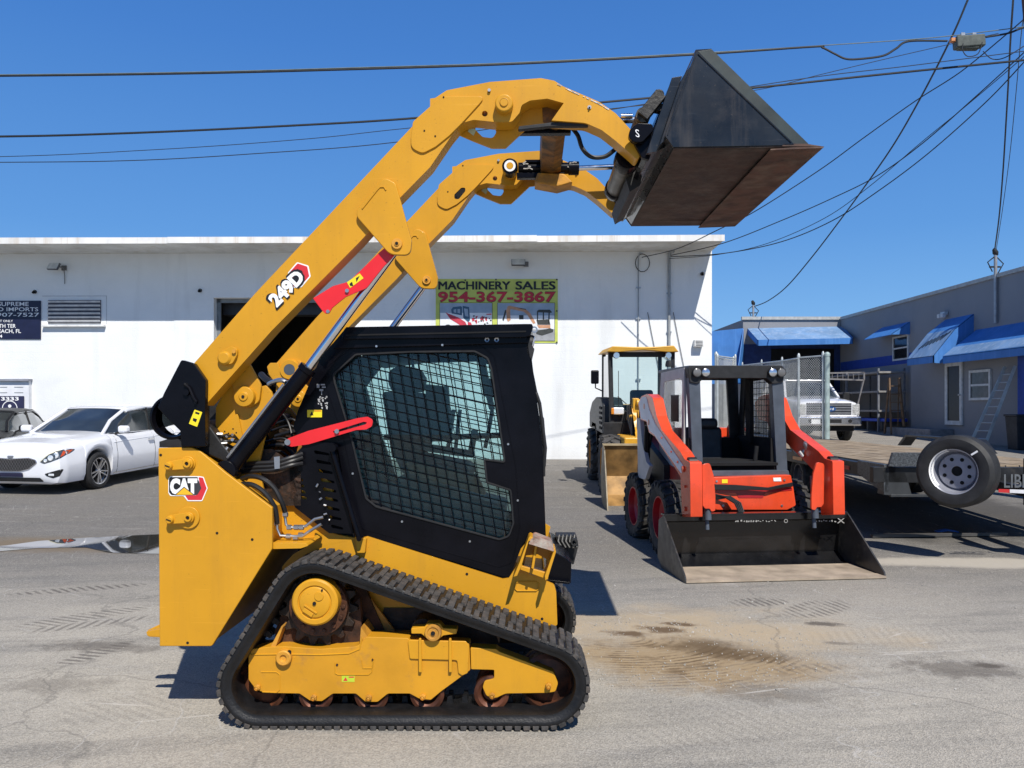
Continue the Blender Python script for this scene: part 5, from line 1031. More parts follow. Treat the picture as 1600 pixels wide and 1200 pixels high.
# bucket: floor, back, sides
x0, x1_ = .03, 1.96
b = B(); prof = [(0, .006), (.72, .02), (.86, .10), (.83, .43), (.70, .50), (.70, .515), (.845, .445), (.89, .10), (.75, -.0), (0, -.0)]
b.prism([(x0 + .012, y, z + .012) for y, z in prof], (x1_ - x0 - .024, 0, 0)); bkt = b.build("bucket", mat("gloss_black_bucket", (.010, .010, .011), .22, 0, .3, 5, coat=.3, dirt=(.06, .05, .04), dk=.2, ds=4), sk)
b = B(); b.faces_from([(x0 + .02, .0, .0215), (x1_ - .02, 0, .0215), (x1_ - .02, .60, .034), (x0 + .02, .60, .034)], [(0, 1, 2, 3)]); b.box(((x0 + x1_) / 2, .06, .018), (x1_ - x0, .14, .02)); b.build("dusty_floor", mat("dusty_steel", (.42, .34, .255), .8, 0, .2, 4, dirt=(.20, .165, .13), dk=.25, ds=3, bump=.3, bs=60), bkt)
for xx in (x0, x1_):
    b = B(); b.prism([(xx - .008, 0, .0), (xx - .008, .74, .0), (xx - .008, .88, .09), (xx - .008, .84, .47), (xx - .008, .69, .53), (xx - .008, .64, .50), (xx - .008, .02, .06)], (.016, 0, 0)); b.build("side_plate", mat("bucket_side_grey", (.04, .04, .04), .35, 0, .3, 6, dirt=(.20, .17, .13), dk=.35, ds=4), bkt, bevel=.002)
b = B(); b.box(((x0 + x1_) / 2, .735, .535), (x1_ - x0, .11, .016)); b.box(((x0 + x1_) / 2, .69, .505), (x1_ - x0, .014, .06)); b.build("top_lip", MATS["gloss_black_bucket"], bkt, bevel=.002)
b = B(); add_text(b, "X", SK.P(1308, 817.5, .672), SK.P(1320, 817.5, .672) - SK.P(1308, 817.5, .672), (0, 0, .05), .01); rr = random.Random(6)
for xs in ((1150, 1215), (1275, 1305)):
    x = xs[0]
    while x < xs[1]: p = SK.P(x, 814 + rr.uniform(-1, 1), .675); b.box(p, (rr.uniform(.008, .02), .002, rr.uniform(.004, .02)), Euler((0, rr.uniform(-.8, .8), 0))); x += rr.uniform(3, 6)
p = SK.P(1228, 814, .675); b.lathe([(.014, 0), (.02, 0)], p, (0, -1, 0), 20); b.build("chalk_mark", mat("chalk_grey", (.35, .34, .32), .8), bkt)["kind"] = "stuff"
# arms: traced on the left outer plane, mirrored to the right one
armL = fillet([(997, 630, 4), (1002, 619, 6), (1012, 615, 5), (1020, 622, 4), (1026, 650), (1034, 672), (1063, 706), (1070, 718, 2), (1078, 722, 3), (1079, 808, 1), (1066, 808, 1), (1063, 745, 4), (1052, 727), (1023, 682, 4), (1014, 676, 5), (1010, 659, 2), (1001, 656, 4)], 1)
AL = .21; AT = .12; MX = 1.99
def arm_part(lx, name, m, pts=armL, wd=AT, d=None, parent=sk, bevel=.008, mirror=False):
    b = B(); P = [SK.S(x, y, AL) for x, y in pts]; P = [Vector((lx, p.y, p.z)) for p in P]; b.prism(P, (wd, 0, 0)); return b.build(name, m, parent, bevel=bevel)
M_armside = mat("arm_side_vinyl", (.86, .78, .74), .5, 0, .06, 3)
for lx, sx in ((AL, AL - .004), (MX - AL - AT, MX - AL)):
    a = arm_part(lx, "lift_arm", M_or)
    skin = fillet([(999, 630, 3), (1003, 620, 5), (1010, 620, 4), (1015, 640, 4), (1024, 662), (1068, 728, 3), (1066, 742, 3), (1023, 679, 4), (1015, 673, 5), (1011, 657, 2), (1002, 654, 4)], 1)
    arm_part(sx, "side_decal", M_armside, skin, .004, parent=a, bevel=0)
    # inner tilt cylinder guard
    xa = lx + AT + .035 if lx < 1 else lx - .185
    b = B(); P = [SK.P(x, y, .52) for x, y in fillet([(1092, 726, 5), (1104, 723, 5), (1110, 742, 3), (1113, 775, 2), (1113, 798, 3), (1107, 800, 3), (1104, 795, 2), (1097, 795, 2), (1093, 790, 3)], 2)]
    dx = xa - min(p.x for p in P); P = [(p.x + dx, p.y, p.z) if lx < 1 else (2 * xa + .15 - (p.x + dx), p.y, p.z) for p in P]; b.prism(P, (0, .03, 0)); g = b.build("cylinder_guard", M_or, a, bevel=.004)
    cx = xa + .075; b = B(); b.cyl((cx, .60, .92), (cx, .56, .50), .034, 16); b.build("tilt_cylinder", M_slate, sk)
    b = B(); b.cyl((cx, .60, .55), (cx, .58, .40), .02, 12); b.build("cylinder_rod", M_slate, sk)
    b = B()
    for px, py, r_ in ((1068, 733, .03), (1060, 722, .012), (1050, 706, .010), (1035, 684, .010), (1071, 760, .014), (1071, 795, .022)): q = SK.S(px, py, AL); xo = sx if lx < 1 else sx + .004; b.cyl((xo - .012, q.y, q.z), (xo + .012, q.y, q.z), r_, 14)
    b.build("arm_pin", M_or, a)
    q = SK.S(1071, 722, AL); b = B(); b.cyl((lx + .02, q.y - .02, q.z + .0), (lx + AT - .02, q.y - .02, q.z), .05, 16); b.tube([(lx + AT * .5, q.y - .005, q.z - .02), (lx + AT * .55, q.y - .02, q.z - .2), (lx + AT * .5, q.y - .01, q.z - .40)], .010, 6); b.build("arm_tube", M_hose, a)
    for px, py in ((1007, 635), (1014, 660)):
        q = SK.S(px, py, AL); b = B(); xo = sx - .002 if lx < 1 else sx + .006
        b.cyl((xo, q.y, q.z), (xo + .003, q.y, q.z), .035, 16); b.build("arm_recess", M_wheelred, a)
# body
b = B(); b.prism([(.47, 1.18, .30), (.47, 1.18, .88), (.47, 2.2, .98), (.47, 3.1, 1.28), (.47, 3.25, 1.20), (.47, 3.25, .35), (.47, 2.9, .25), (.47, 1.3, .22)], (1.05, 0, 0)); b.build("body", mat("body_dark_red", (.40, .03, .02), .45, 0, .1, 4), sk, bevel=.01)
b = B(); skf(b, fillet([(1108, 746, 2), (1236, 742, 3), (1240, 762, 2), (1244, 790, 4), (1230, 797, 6), (1120, 797, 6), (1108, 790, 2)], 2), 1.02, .14); fp_ = b.build("front_panel", M_or, sk, bevel=.008)
b = B(); skf(b, fillet([(1118, 766, 2), (1238, 762, 3), (1238, 766), (1196, 770), (1192, 778, 3), (1154, 778, 3), (1150, 770), (1118, 770)], 2), 1.015, .012); b.build("panel_recess", M_wheelred, fp_)
b = B(); skf(b, fillet([(1104, 736, 1), (1232, 735, 1), (1234, 743, 1), (1104, 744, 1)], 1), 1.12, .1); b.build("cab_sill", M_slate, sk, bevel=.004)
b = B(); skf(b, [(1208, 746.5), (1220, 746), (1221, 752), (1209, 752)], 1.016, .002); b.build("front_decal", M_white, fp_)
rr = random.Random(3)
for k in range(5): 
    b = B(); b.tube([SK.P(1112 + k, 764 - 1.5 * k, 1.0), SK.P(1150, 765 - k * 1.5, .97), SK.P(1200, 763 + k % 2 * 2, .97), SK.P(1238, 759 - k, 1.0)], .010, 6); b.build("hydraulic_hose", M_hose, sk)
for k in range(4): b = B(); b.tube([SK.P(1114, 772 + k * 3, 1.0), SK.P(1132 + k * 3, 776, .95), SK.P(1148 + k * 3, 786, .9), SK.P(1158 + k * 2, 806, .82)], .010, 6); b.build("hydraulic_hose", M_hose, sk)
# rear upright (pale) at the left and dark engine side
b = B(); sks(b, fillet([(995, 652, 2), (1000, 655, 2), (1003, 690, 4), (1010, 722, 3), (1015, 728, 3), (1008, 750, 3), (997, 746, 3)], 2), .23, .045); b.build("rear_upright", M_pale, sk, bevel=.006)
b = B(); b.cyl(SK.S(1012, 665, .27), SK.S(1010, 725, .27), .04, 14); b.cyl(SK.S(1020, 668, .30), SK.S(1014, 700, .30), .02, 10); b.build("lift_cylinder", M_blk, sk)
b = B(); b.prism([(.40, 1.9, .5), (.40, 1.9, .95), (.40, 3.0, 1.30), (.40, 3.1, .5)], (.07, 0, 0)); b.build("engine_side", M_blkm, sk)
b = B(); b.box((.99, 3.05, 1.29), (1.15, .16, .12)); b.build("rear_crossbar", M_or, sk, bevel=.01)
for lx in (1.58,):
    b = B(); b.prism([(lx, 2.5, .8), (lx, 2.7, 1.36), (lx, 2.95, 1.42), (lx, 3.2, 1.2), (lx, 3.2, .45), (lx, 2.9, .4)], (.12, 0, 0)); b.build("rear_tower", MATS["body_dark_red"], sk, bevel=.01)
for x_ in (.30, 1.69):
    for k in range(2): b = B(); b.tube([(x_ + .02 * k, 2.1, 1.62), (x_ + .05 + .02 * k, 1.6, 1.36), (x_ + .05 + .02 * k, 1.1, 1.14), (x_ + .06 + .02 * k, .75, 1.02), (x_ + .10, .62, .86), (x_ + .08 + .03 * k, .6, .70)], .011, 6); b.build("hydraulic_hose", M_hose, sk)
for px, py in ((1120, 752), (1226, 750), (1130, 790), (1222, 790)): p = SK.P(px, py, 1.012); b = B(); b.cyl(p, p + Vector((0, .01, 0)), .012, 8); b.build("panel_bolt", M_steel, sk)
b = B(); skf(b, [(1128, 749), (1137, 749), (1137, 755), (1128, 755)], 1.016, .002); b.build("warning_decal", M_yv, fp_)
for x_ in (1096.5, 1257): p = SK.P(x_, 738, .50); q_ = B(); q_.prism([p, p + Vector((.05, 0, 0)), p + Vector((.05, 0, -.05)), p + Vector((0, 0, -.05))], (0, -.002, 0)); q_.build("warning_decal", M_yv, sk) if False else q_.bm.free()
# cab
cf = 1.30; zr = SK.P(1100, 571, cf).z; zs_ = SK.P(1100, 742, cf).z
def post(px0, px1, px2, px3): b = B(); skf(b, [(px0, 590), (px1, 590), (px3, 741), (px2, 741)], cf, .10); return b
post(1076, 1094, 1083, 1099).build("front_post", M_slate, sk, bevel=.006)
post(1206, 1224, 1214, 1231).build("front_post", M_slate, sk, bevel=.006)
b = B(); skf(b, fillet([(1075, 575, 3), (1078, 571, 2), (1222, 571, 2), (1226, 576, 3), (1224, 597, 2), (1208, 600, 4), (1198, 591, 4), (1100, 591, 4), (1090, 600, 4), (1078, 597, 2)], 2), cf - .02, .12); tb = b.build("cab_brow", M_blkm, sk, bevel=.006)
b = B(); b.prism([SK.P(1075, 571, cf), SK.P(1226, 571, cf), SK.P(1226, 577, cf), SK.P(1075, 577, cf)], (0, 1.12, 0)); b.build("cab_roof", M_slate, sk, bevel=.01)
for x, y, r_ in ((1101.5, 582, .050), (1206, 582, .050), (1088, 582, .05), (1219.5, 582, .05)):
    p = SK.P(x, y, cf - .03); b = B(); b.lathe([(0, 0), (r_, 0), (r_, .035), (r_ * .86, .035)], p + Vector((0, .0, 0)), (0, -1, 0), 24); h_ = b.build("work_light", M_blkm, sk)
    b = B(); b.lathe([(0, .046), (r_ * .45, .044), (r_ * .86, .034)], p, (0, -1, 0), 24); b.build("lens", M_chromed if x in (1101.5, 1206) else mat("dim_lens", (.16, .16, .16), .15), h_)
# side frames with windows
for lx, nm in ((.475, 'l'), (1.475, 'r')):
    so = [(1.40, zr - .02), (2.28, zr - .04), (2.38, 1.35), (2.3, .95), (1.44, .85)]
    so = [(lx, y, z) for y, z in so]; ho = [(lx, y, z) for y, z in fillet([(1.50, 1.12), (1.47, zr - .13), (2.16, zr - .15), (2.24, 1.38), (2.18, 1.18), (1.9, 1.12)], .08)]
    b = B(); b.prism(so, (.03, 0, 0), [ho]); b.build("side_frame", M_pale if nm == 'l' else M_blkm, sk, bevel=.004)
    g_ = B(); hp = [(p[1], p[2]) for p in ho]
    for k in range(30):
        y = 1.4 + k * .045
        for p, q_ in clipseg((y, .8), (y + .03, 2.1), hp): g_.tube([(lx + .02, *p), (lx + .02, *q_)], .0035, 4)
    for k in range(18):
        z = 1.05 + k * .065
        for p, q_ in clipseg((1.3, z), (2.5, z), hp): g_.tube([(lx + .015, *p), (lx + .015, *q_)], .0035, 4)
    if nm == 'r': g_.build("window_guard", M_blkm, sk)
    else:
        g_.bm.free(); b = B(); b.prism(ho, (.005, 0, 0)); b.build("side_glass", mat("smoked_glass", (.5, .55, .55), .05, 0, 0, trans=.9, alpha=.35), sk)
        b = B(); b.box((lx - .004, 1.72, 1.60), (.012, .26, .30)); b.build("window_hatch", M_blkm, sk, bevel=.003)
b = B(); b.prism([(.5, 2.32, .9), (1.48, 2.32, .9), (1.48, 2.4, zr - .03), (.5, 2.4, zr - .03)], (0, .04, 0), [[(.60, 2.335, 1.25), (1.36, 2.335, 1.25), (1.34, 2.395, zr - .12), (.66, 2.395, zr - .12)]]); b.build("rear_frame", M_blkm, sk)
b = B(); b.box((.53, 1.85, 1.0), (.05, 1.0, .55)); b.box((1.46, 1.85, 1.0), (.05, 1.0, .55)); b.box((.99, 2.28, 1.0), (.95, .06, .5)); b.box((.99, 1.6, .72), (.95, .7, .04)); b.box((1.42, 1.9, 1.6), (.04, .14, .8)); b.box((.99, 1.75, 1.0), (.92, 1.1, .03)); b.box((.99, 1.29, .93), (.92, .02, .14)); b.build("cab_interior", M_dark, sk)
b = B(); b.box((.94, 2.12, 1.13), (.46, .12, .50), Euler((R(-8), 0, 0))); b.box((.94, 2.10, 1.42), (.34, .10, .13), Euler((R(-8), 0, 0))); b.build("seat_back", M_seat, sk, bevel=.05, seg=4)
b = B(); b.box((.94, 1.85, .90), (.50, .50, .12)); b.build("seat_cushion", M_seat, sk, bevel=.04, seg=4)
b = B(); b.tube([(.56, 1.75, 1.15), (.60, 1.50, 1.02), (.72, 1.40, .96), (1.10, 1.40, .96), (1.22, 1.46, .98)], .032, 10); b.build("restraint_bar", M_blk, sk)
b = B(); b.box((.72, 1.36, .97), (.06, .02, .04)); b.build("bar_latch", M_goldv, sk)
b = B(); b.cyl((1.30, 1.5, .85), (1.33, 1.48, 1.18), .025, 10); b.cyl((.60, 1.5, .85), (.58, 1.48, 1.18), .025, 10); b.build("joystick", M_blkm, sk)
b = B(); b.lathe([(0, .05), (.04, .04), (.05, 0), (.05, -.03)], SK.S(1046, 569, .6), (0, 0, 1), 16); b.build("beacon", M_blkm, sk)
# mirror/hose cluster at right arm top
b = B(); rr = random.Random(12)
for k in range(8): p = Vector((1.66 + rr.uniform(-.04, .10), .98 + rr.uniform(-.1, .1), 1.14 + rr.uniform(-.06, .10))); b.cyl(p, p + Vector((rr.uniform(-.05, .05), rr.uniform(-.03, .03), rr.uniform(.03, .09))), rr.uniform(.015, .03), 10)
b.build("coupling_cluster", M_steel, sk)

# ================= yellow wheel loader =================
g13 = gz(13.5); YL = Fr(1.50, 13.42, 0.0, gz(13.42) - .0)
yl = thing("wheel_loader", "yellow and black compact wheel loader with glazed cab behind the skid steer", "wheel loader", YL)
yl.rotation_euler = (R(1.7), 0, 0)
M_jy = mat("loader_yellow", (.70, .36, .03), .4, 0, .08, 5, coat=.1)
M_jrim = mat("loader_rim_orange", (.62, .24, .02), .45, 0, .1)
M_tyre2 = mat("dusty_loader_tyre", (.07, .066, .062), .85, 0, .3, 9, bump=.4)
def yf(b, pts, ly, d): return tri(b, YL.P, pts, ly, (0, d, 0))
def ys_(b, pts, lx, d): return tri(b, YL.S, pts, lx, (d, 0, 0))
for ly, r_ in ((.45, .50), (2.55, .50)):
    wheel_group(yl, (.18, ly, r_), r_, .34, M_jrim, side=-1, lugs=16, chev=.8, tyre_m=M_tyre2); wheel_group(yl, (1.45, ly, r_), r_, .34, M_jrim, side=1, lugs=16, chev=.8, tyre_m=M_tyre2)
# bucket
b = B(); pr = [(-1.50, -.02), (-.95, .0), (-.72, .14), (-.62, .42), (-.80, .92), (-.78, .93), (-.58, .42), (-.69, .10), (-.93, -.045), (-1.50, -.045)]
b.prism([(-.09, y, z) for y, z in pr], (1.85, 0, 0)); yb = b.build("bucket", mat("worn_golden_bucket", (.33, .19, .065), .5, .2, .3, 4, dirt=(.12, .08, .04), dk=.35, ds=3, bump=.2), yl)
for xx in (-.10, 1.76):
    b = B(); b.prism([(xx, -1.50, -.045), (xx, -.93, -.045), (xx, -.69, .10), (xx, -.58, .42), (xx, -.78, .95), (xx, -1.02, .86), (xx, -1.46, .02)], (.02, 0, 0)); b.build("side_plate", mat("bucket_side_khaki", (.20, .16, .10), .5, .1, .3, 5), yb, bevel=.003)
b = B(); b.box((.83, -.80, .93), (1.86, .05, .03)); b.build("top_lip", mat("lip_tan", (.38, .30, .18), .5), yb)
# lift arms
for lx in (.55, 1.05):
    b = B(); b.prism([(lx, .55, 1.45), (lx, .80, 1.50), (lx, .4, 1.12), (lx, -.3, .62), (lx, -.62, .40), (lx, -.66, .25), (lx, -.25, .38), (lx, .3, .85)], (.09, 0, 0)); b.build("lift_arm", M_jy, yl, bevel=.01)
b = B(); b.prism([(.78, .5, 1.5), (.78, .7, 1.42), (.78, -.4, .80), (.78, -.55, .86)], (.12, 0, 0)); b.cyl((.84, .6, 1.35), (.84, -.2, 1.0), .05, 12); b.build("tilt_link", M_jy, yl, bevel=.01)
b = B(); b.box((.82, 1.6, .75), (1.0, 3.6, .5)); b.box((.82, 3.0, 1.15), (1.2, 1.5, .6)); b.build("chassis", M_jy, yl, bevel=.03)
b = B(); b.prism([(.10, 1.0, .98), (.10, 1.0, 1.50), (.10, 1.3, 1.62), (.10, 2.2, 1.62), (.10, 2.9, 1.52), (.10, 3.4, 1.3), (.10, 3.4, .98)], (.38, 0, 0)); b.build("side_shroud", mat("shroud_charcoal", (.035, .036, .038), .5, 0, .2, 8), yl, bevel=.03)
b = B(); b.prism([(.10, 1.96, .55), (.10, 1.95, .95), (.10, 2.15, 1.12), (.10, 2.9, 1.12), (.10, 3.2, .8), (.10, 3.25, .5), (.10, 3.1, .5), (.10, 2.95, .85), (.10, 2.75, 1.03), (.10, 2.3, 1.03), (.10, 2.05, .85), (.10, 2.02, .55)], (.4, 0, 0)); b.build("rear_fender", M_blk, yl, bevel=.01)
b = B(); [b.box((.095, 1.25 + k * .0, 1.08 + k * .09), (.02, .34, .045)) for k in range(5)]; b.build("vent_slot", M_dark, yl)
b = B(); b.box((.34, .76, 1.0), (.5, .05, .40)); b.box((.30, .74, .86), (.34, .03, .03)); b.build("front_guard", M_blkm, yl, bevel=.01)
b = B(); b.box((.62, .60, 1.25), (.10, .16, .75)); b.box((1.12, .60, 1.25), (.10, .16, .75)); b.cyl((.62, .5, 1.55), (1.17, .5, 1.55), .06, 16); b.cyl((.55, .46, 1.28), (.55, .72, 1.28), .07, 16); b.build("boom_tower", M_jy, yl, bevel=.01)
b = B(); [b.tube([(.50 + k * .03, .70, 1.5), (.46 + k * .03, .45, 1.3), (.52 + k * .02, .3, 1.0), (.6, .1, .8)], .013, 6) for k in range(4)]; b.build("hydraulic_hose", M_hose, yl)
# cab: four posts, glass, roof
cx0, cx1, cy0, cy1 = .24, 1.30, .78, 2.05; zc0 = 1.10; zt = 2.56 - g13 + .0
b = B()
for (xa, xb, ya, yb_) in ((cx0, cx0 - .02, cy0, cy0 + .12), (cx1, cx1 + .02, cy0, cy0 + .12), (cx0, cx0, cy1, cy1), (cx1, cx1, cy1, cy1)): b.bar((xa, ya, zc0), (xb, yb_, zt), .07, .07)
b.bar((cx0 - .02, cy0 + .12, zt - .04), (cx1 + .02, cy0 + .12, zt - .04), .07, .09); cabj = b.build("cab", M_blkm, yl, bevel=.008)
b = B(); b.faces_from([(cx0, cy0, zc0 + .05), (cx1, cy0, zc0 + .05), (cx1 + .02, cy0 + .12, zt - .05), (cx0 - .02, cy0 + .12, zt - .05)], [(0, 1, 2, 3)]); b.build("windscreen", M_glass2, cabj)
b = B(); b.faces_from([(cx0 - .02, cy0 + .1, zc0 + .2), (cx0 - .02, cy1, zc0 + .2), (cx0 - .02, cy1, zt - .05), (cx0 - .02, cy0 + .12, zt - .05)], [(0, 1, 2, 3)]); b.build("side_glass", M_glass2, cabj)
b = B(); b.box(((cx0 + cx1) / 2, cy0 + .02, zc0 + .05), (cx1 - cx0, .06, .5)); b.box(((cx0 + cx1) / 2, 1.4, 1.0), (cx1 - cx0, 1.2, .3)); b.build("cab_front_panel", M_blkm, cabj, bevel=.02)
b = B(); b.prism([(cx0 - .10, cy0 - .02, zt), (cx0 + .0, cy0 - .08, zt + .10), (.6, cy0 - .10, zt + .085), (.95, cy0 - .10, zt + .085), (cx1 + .0, cy0 - .08, zt + .11), (cx1 + .10, cy0 - .02, zt), (cx1 - .1, cy0 - .08, zt + .0), (.77, cy0 - .1, zt + .03), (cx0 + .1, cy0 - .08, zt)], (0, 1.5, 0)); b.build("cab_roof", mat("roof_yellow", (.78, .42, .06), .4, 0, .05), cabj, bevel=.02)
for lx in (.31, 1.21): p = (lx, cy0 - .02, zt - .06); b = B(); b.lathe([(0, .05), (.05, .05), (.06, .0), (.05, -.05)], p, (0, -1, 0), 20); b.build("work_light", M_chromed, cabj)
b = B(); b.box((.34, .70, zc0 + .30), (.20, .08, .13)); hl = b.build("headlight", M_lens, yl, bevel=.03, seg=4); b = B(); b.box((.24, .695, zc0 + .30), (.05, .08, .11)); b.build("indicator", mat("amber_lens", (.75, .25, .02), .2), hl, bevel=.01)
b = B(); b.box((.86 - .0, 1.45, 1.45), (.42, .12, .62)); b.box((.86, 1.25, 1.15), (.42, .45, .12)); b.box((.72, 1.95, 1.30), (.9, .06, .35)); b.build("seat", mat("seat_blue_grey", (.03, .045, .07), .6), cabj, bevel=.05, seg=4)
b = B(); b.lathe([(.16, 0), (.185, .0), (.185, .02), (.16, .02), (.16, 0)], (.70, 1.02, 1.42), Vector((0, -.5, 1)), 24); b.build("steering_wheel", M_blkm, cabj)
b = B(); b.tube([(.08, .95, 1.75), (-.04, .85, 1.80), (-.04, .85, 1.95)], .012, 6); mr = b.build("mirror_arm", M_blkm, cabj); b = B(); b.box((-.05, .86, 1.99), (.14, .05, .24)); b.build("mirror", M_blk, mr, bevel=.03, seg=3)
b = B(); b.tube([(cx0 + .1, cy0 + .0, zc0 + .55), (cx0 + .25, cy0 - .02, zc0 + .42)], .008, 5); b.tube([(cx0 + .12, cy0 + .03, zc0 + .35), (cx0 + .12, cy0 + .06, zc0 + 1.0)], .006, 5); b.tube([(cx1 - .1, cy0 + .03, zc0 + .45), (cx1 - .28, cy0 + .03, zc0 + .3)], .008, 5); b.build("wiper", M_blkm, cabj)
b = B(); b.cyl((.68, .62, 1.55), (.68, .62, 1.62), .05, 12); b.cyl((.60, .58, 1.2), (.60, .58, 1.4), .03, 12); [b.tube([(.8, .6, 1.3), (.85 + k * .05, .55, 1.6 - .02 * k), (.95 + k * .04, .6, 1.35)], .014, 6) for k in range(3)]; b.build("boom_hose", M_hose, yl)
# ================= cars =================
from mathutils.bvhtree import BVHTree
def loft(b, rings, close=True):
    V = [[b.bm.verts.new(p) for p in r_] for r_ in rings]; n = len(V[0])
    for i in range(len(V) - 1):
        for k in range(n if close else n - 1):
            try: b.bm.faces.new([V[i][k], V[i][(k + 1) % n], V[i + 1][(k + 1) % n], V[i + 1][k]])
            except ValueError: pass
    if close: b.bm.faces.new(list(reversed(V[0]))); b.bm.faces.new(V[-1])
def lerp_st(st, x):
    for a, c in zip(st, st[1:]):
        if (a[0] - x) * (c[0] - x) <= 0:
            f = (x - a[0]) / (c[0] - a[0]) if c[0] != a[0] else 0; f2 = f; return tuple(p + (q - p) * f2 for p, q in zip(a, c))
    return st[-1]
def body_mesh(st, sec, n=40, arches=()):
    rings = []; xs = sorted(set([s_[0] for s_ in st] + [st[0][0] + (st[-1][0] - st[0][0]) * k / n for k in range(n + 1)] + [xc + Ra * math.cos(a * math.pi / 16) for xc, zc, Ra in arches for a in range(17)] + [xc + s_ * (Ra + .003) for xc, zc, Ra in arches for s_ in (-1, 1)]), reverse=True)
    xs = [x for i, x in enumerate(xs) if i == 0 or xs[i - 1] - x > .0015]
    for x in xs:
        _, zl, zb, w_, cr = lerp_st(st, x)
        for xc, zc, Ra in arches:
            if abs(x - xc) < Ra + .0005: zl = max(zl, zc + math.sqrt(max(0, Ra * Ra - (x - xc) ** 2)))
        half = [(u * w_, zl + v * (zb - zl) + c_ * cr) for u, v, c_ in sec]
        rings.append([(x, y, z) for y, z in half] + [(x, -y, z) for y, z in reversed(half[1:-1])])
    return rings
def cut(o, cutters):
    for c_ in cutters:
        m_ = o.modifiers.new("cut", 'BOOLEAN'); m_.operation = 'DIFFERENCE'; m_.object = c_; m_.solver = 'EXACT'
    dg = bpy.context.evaluated_depsgraph_get(); me = bpy.data.meshes.new_from_object(o.evaluated_get(dg)); o.modifiers.clear(); old = o.data; o.data = me; me.name = old.name; bpy.data.meshes.remove(old)
    for c_ in cutters: d_ = c_.data; bpy.data.objects.remove(c_); bpy.data.meshes.remove(d_)
    for p in me.polygons: p.use_smooth = True
    me.set_sharp_from_angle(angle=R(38))
def bvh_of(o): me = o.data; return BVHTree.FromPolygons([v.co for v in me.vertices], [tuple(p.vertices) for p in me.polygons])
def patch(bvh, pts, axis, off=.005, sub=3, start=3.0):
    """pts: 2D outline projected along axis ('x-' nose, 'y+' left side, 'y-' right, 'z-' top) on to the body"""
    bm = bmesh.new(); vs_ = []
    for u, v in pts:
        vs_.append(bm.verts.new({'x-': (start, u, v), 'y+': (u, start, v), 'y-': (u, -start, v), 'x+': (-start - 6, u, v)}[axis]))
    f = bm.faces.new(vs_); bmesh.ops.triangulate(bm, faces=[f])
    for _ in range(sub): bmesh.ops.subdivide_edges(bm, edges=bm.edges[:], cuts=1, use_grid_fill=True); bmesh.ops.triangulate(bm, faces=bm.faces[:])
    d = Vector({'x-': (-1, 0, 0), 'y+': (0, -1, 0), 'y-': (0, 1, 0), 'x+': (1, 0, 0)}[axis])
    for v in bm.verts:
        h = bvh.ray_cast(v.co, d)
        if h[0] is not None: v.co = h[0] - d * off
        else: v.co = v.co + d * (start - .3)
    b = B(); b.bm.free(); b.bm = bm; return b
M_glassd = mat("car_dark_glass", (.035, .045, .05), .04, 0, .3, 1.5, coat=1.0, spec=.8)
M_tyre = mat("road_tyre", (.02, .02, .021), .7, 0, .2, 9)
M_alloy = mat("alloy_wheel", (.55, .55, .57), .25, .85, .1)
sec_car = [(0, 0, 0), (.80, 0, 0), (.94, .05, 0), (.985, .20, 0), (1.0, .42, 0), (1.0, .58, 0), (.985, .66, 0), (.975, .80, 0), (.95, .90, 0), (.88, .97, .2), (.66, 1.0, .65), (.34, 1.0, .92), (0, 1.0, 1.0)]
def car_wheel(parent, c, r, side, spokes=10, wd=.22):
    c = Vector(c); ax = Vector((0, side, 0)); h = wd / 2
    b = B(); b.lathe([(r * .70, h * .7), (r * .74, h * .95), (r * .86, h), (r * .96, h * .8), (r, h * .4), (r, -h * .4), (r * .95, -h), (r * .7, -h), (r * .70, h * .7)], c, ax, 40); w_ = b.build("wheel", M_tyre, parent)
    b = B(); b.lathe([(r * .66, h * .9), (r * .715, h * .95), (r * .715, h * .5), (r * .66, h * .4), (r * .66, -h)], c, ax, 40)
    for k in range(spokes):
        a = 2 * math.pi * k / spokes; u = Vector((math.cos(a), 0, math.sin(a))); a2 = a + (.13 if k % 2 else -.13); u2 = Vector((math.cos(a2), 0, math.sin(a2)))
        b.bar(c + ax * h * .72 + u * r * .12, c + ax * h * .82 + u2 * r * .68, .018, .03, up=ax)
    b.lathe([(0, h * .85), (r * .13, h * .8), (r * .17, h * .5)], c, ax, 20); b.build("rim", M_alloy, w_)
    b = B(); b.lathe([(0, h * .05), (r * .66, h * .05)], c, ax, 24); b.build("brake_disc", M_dark, w_); return w_
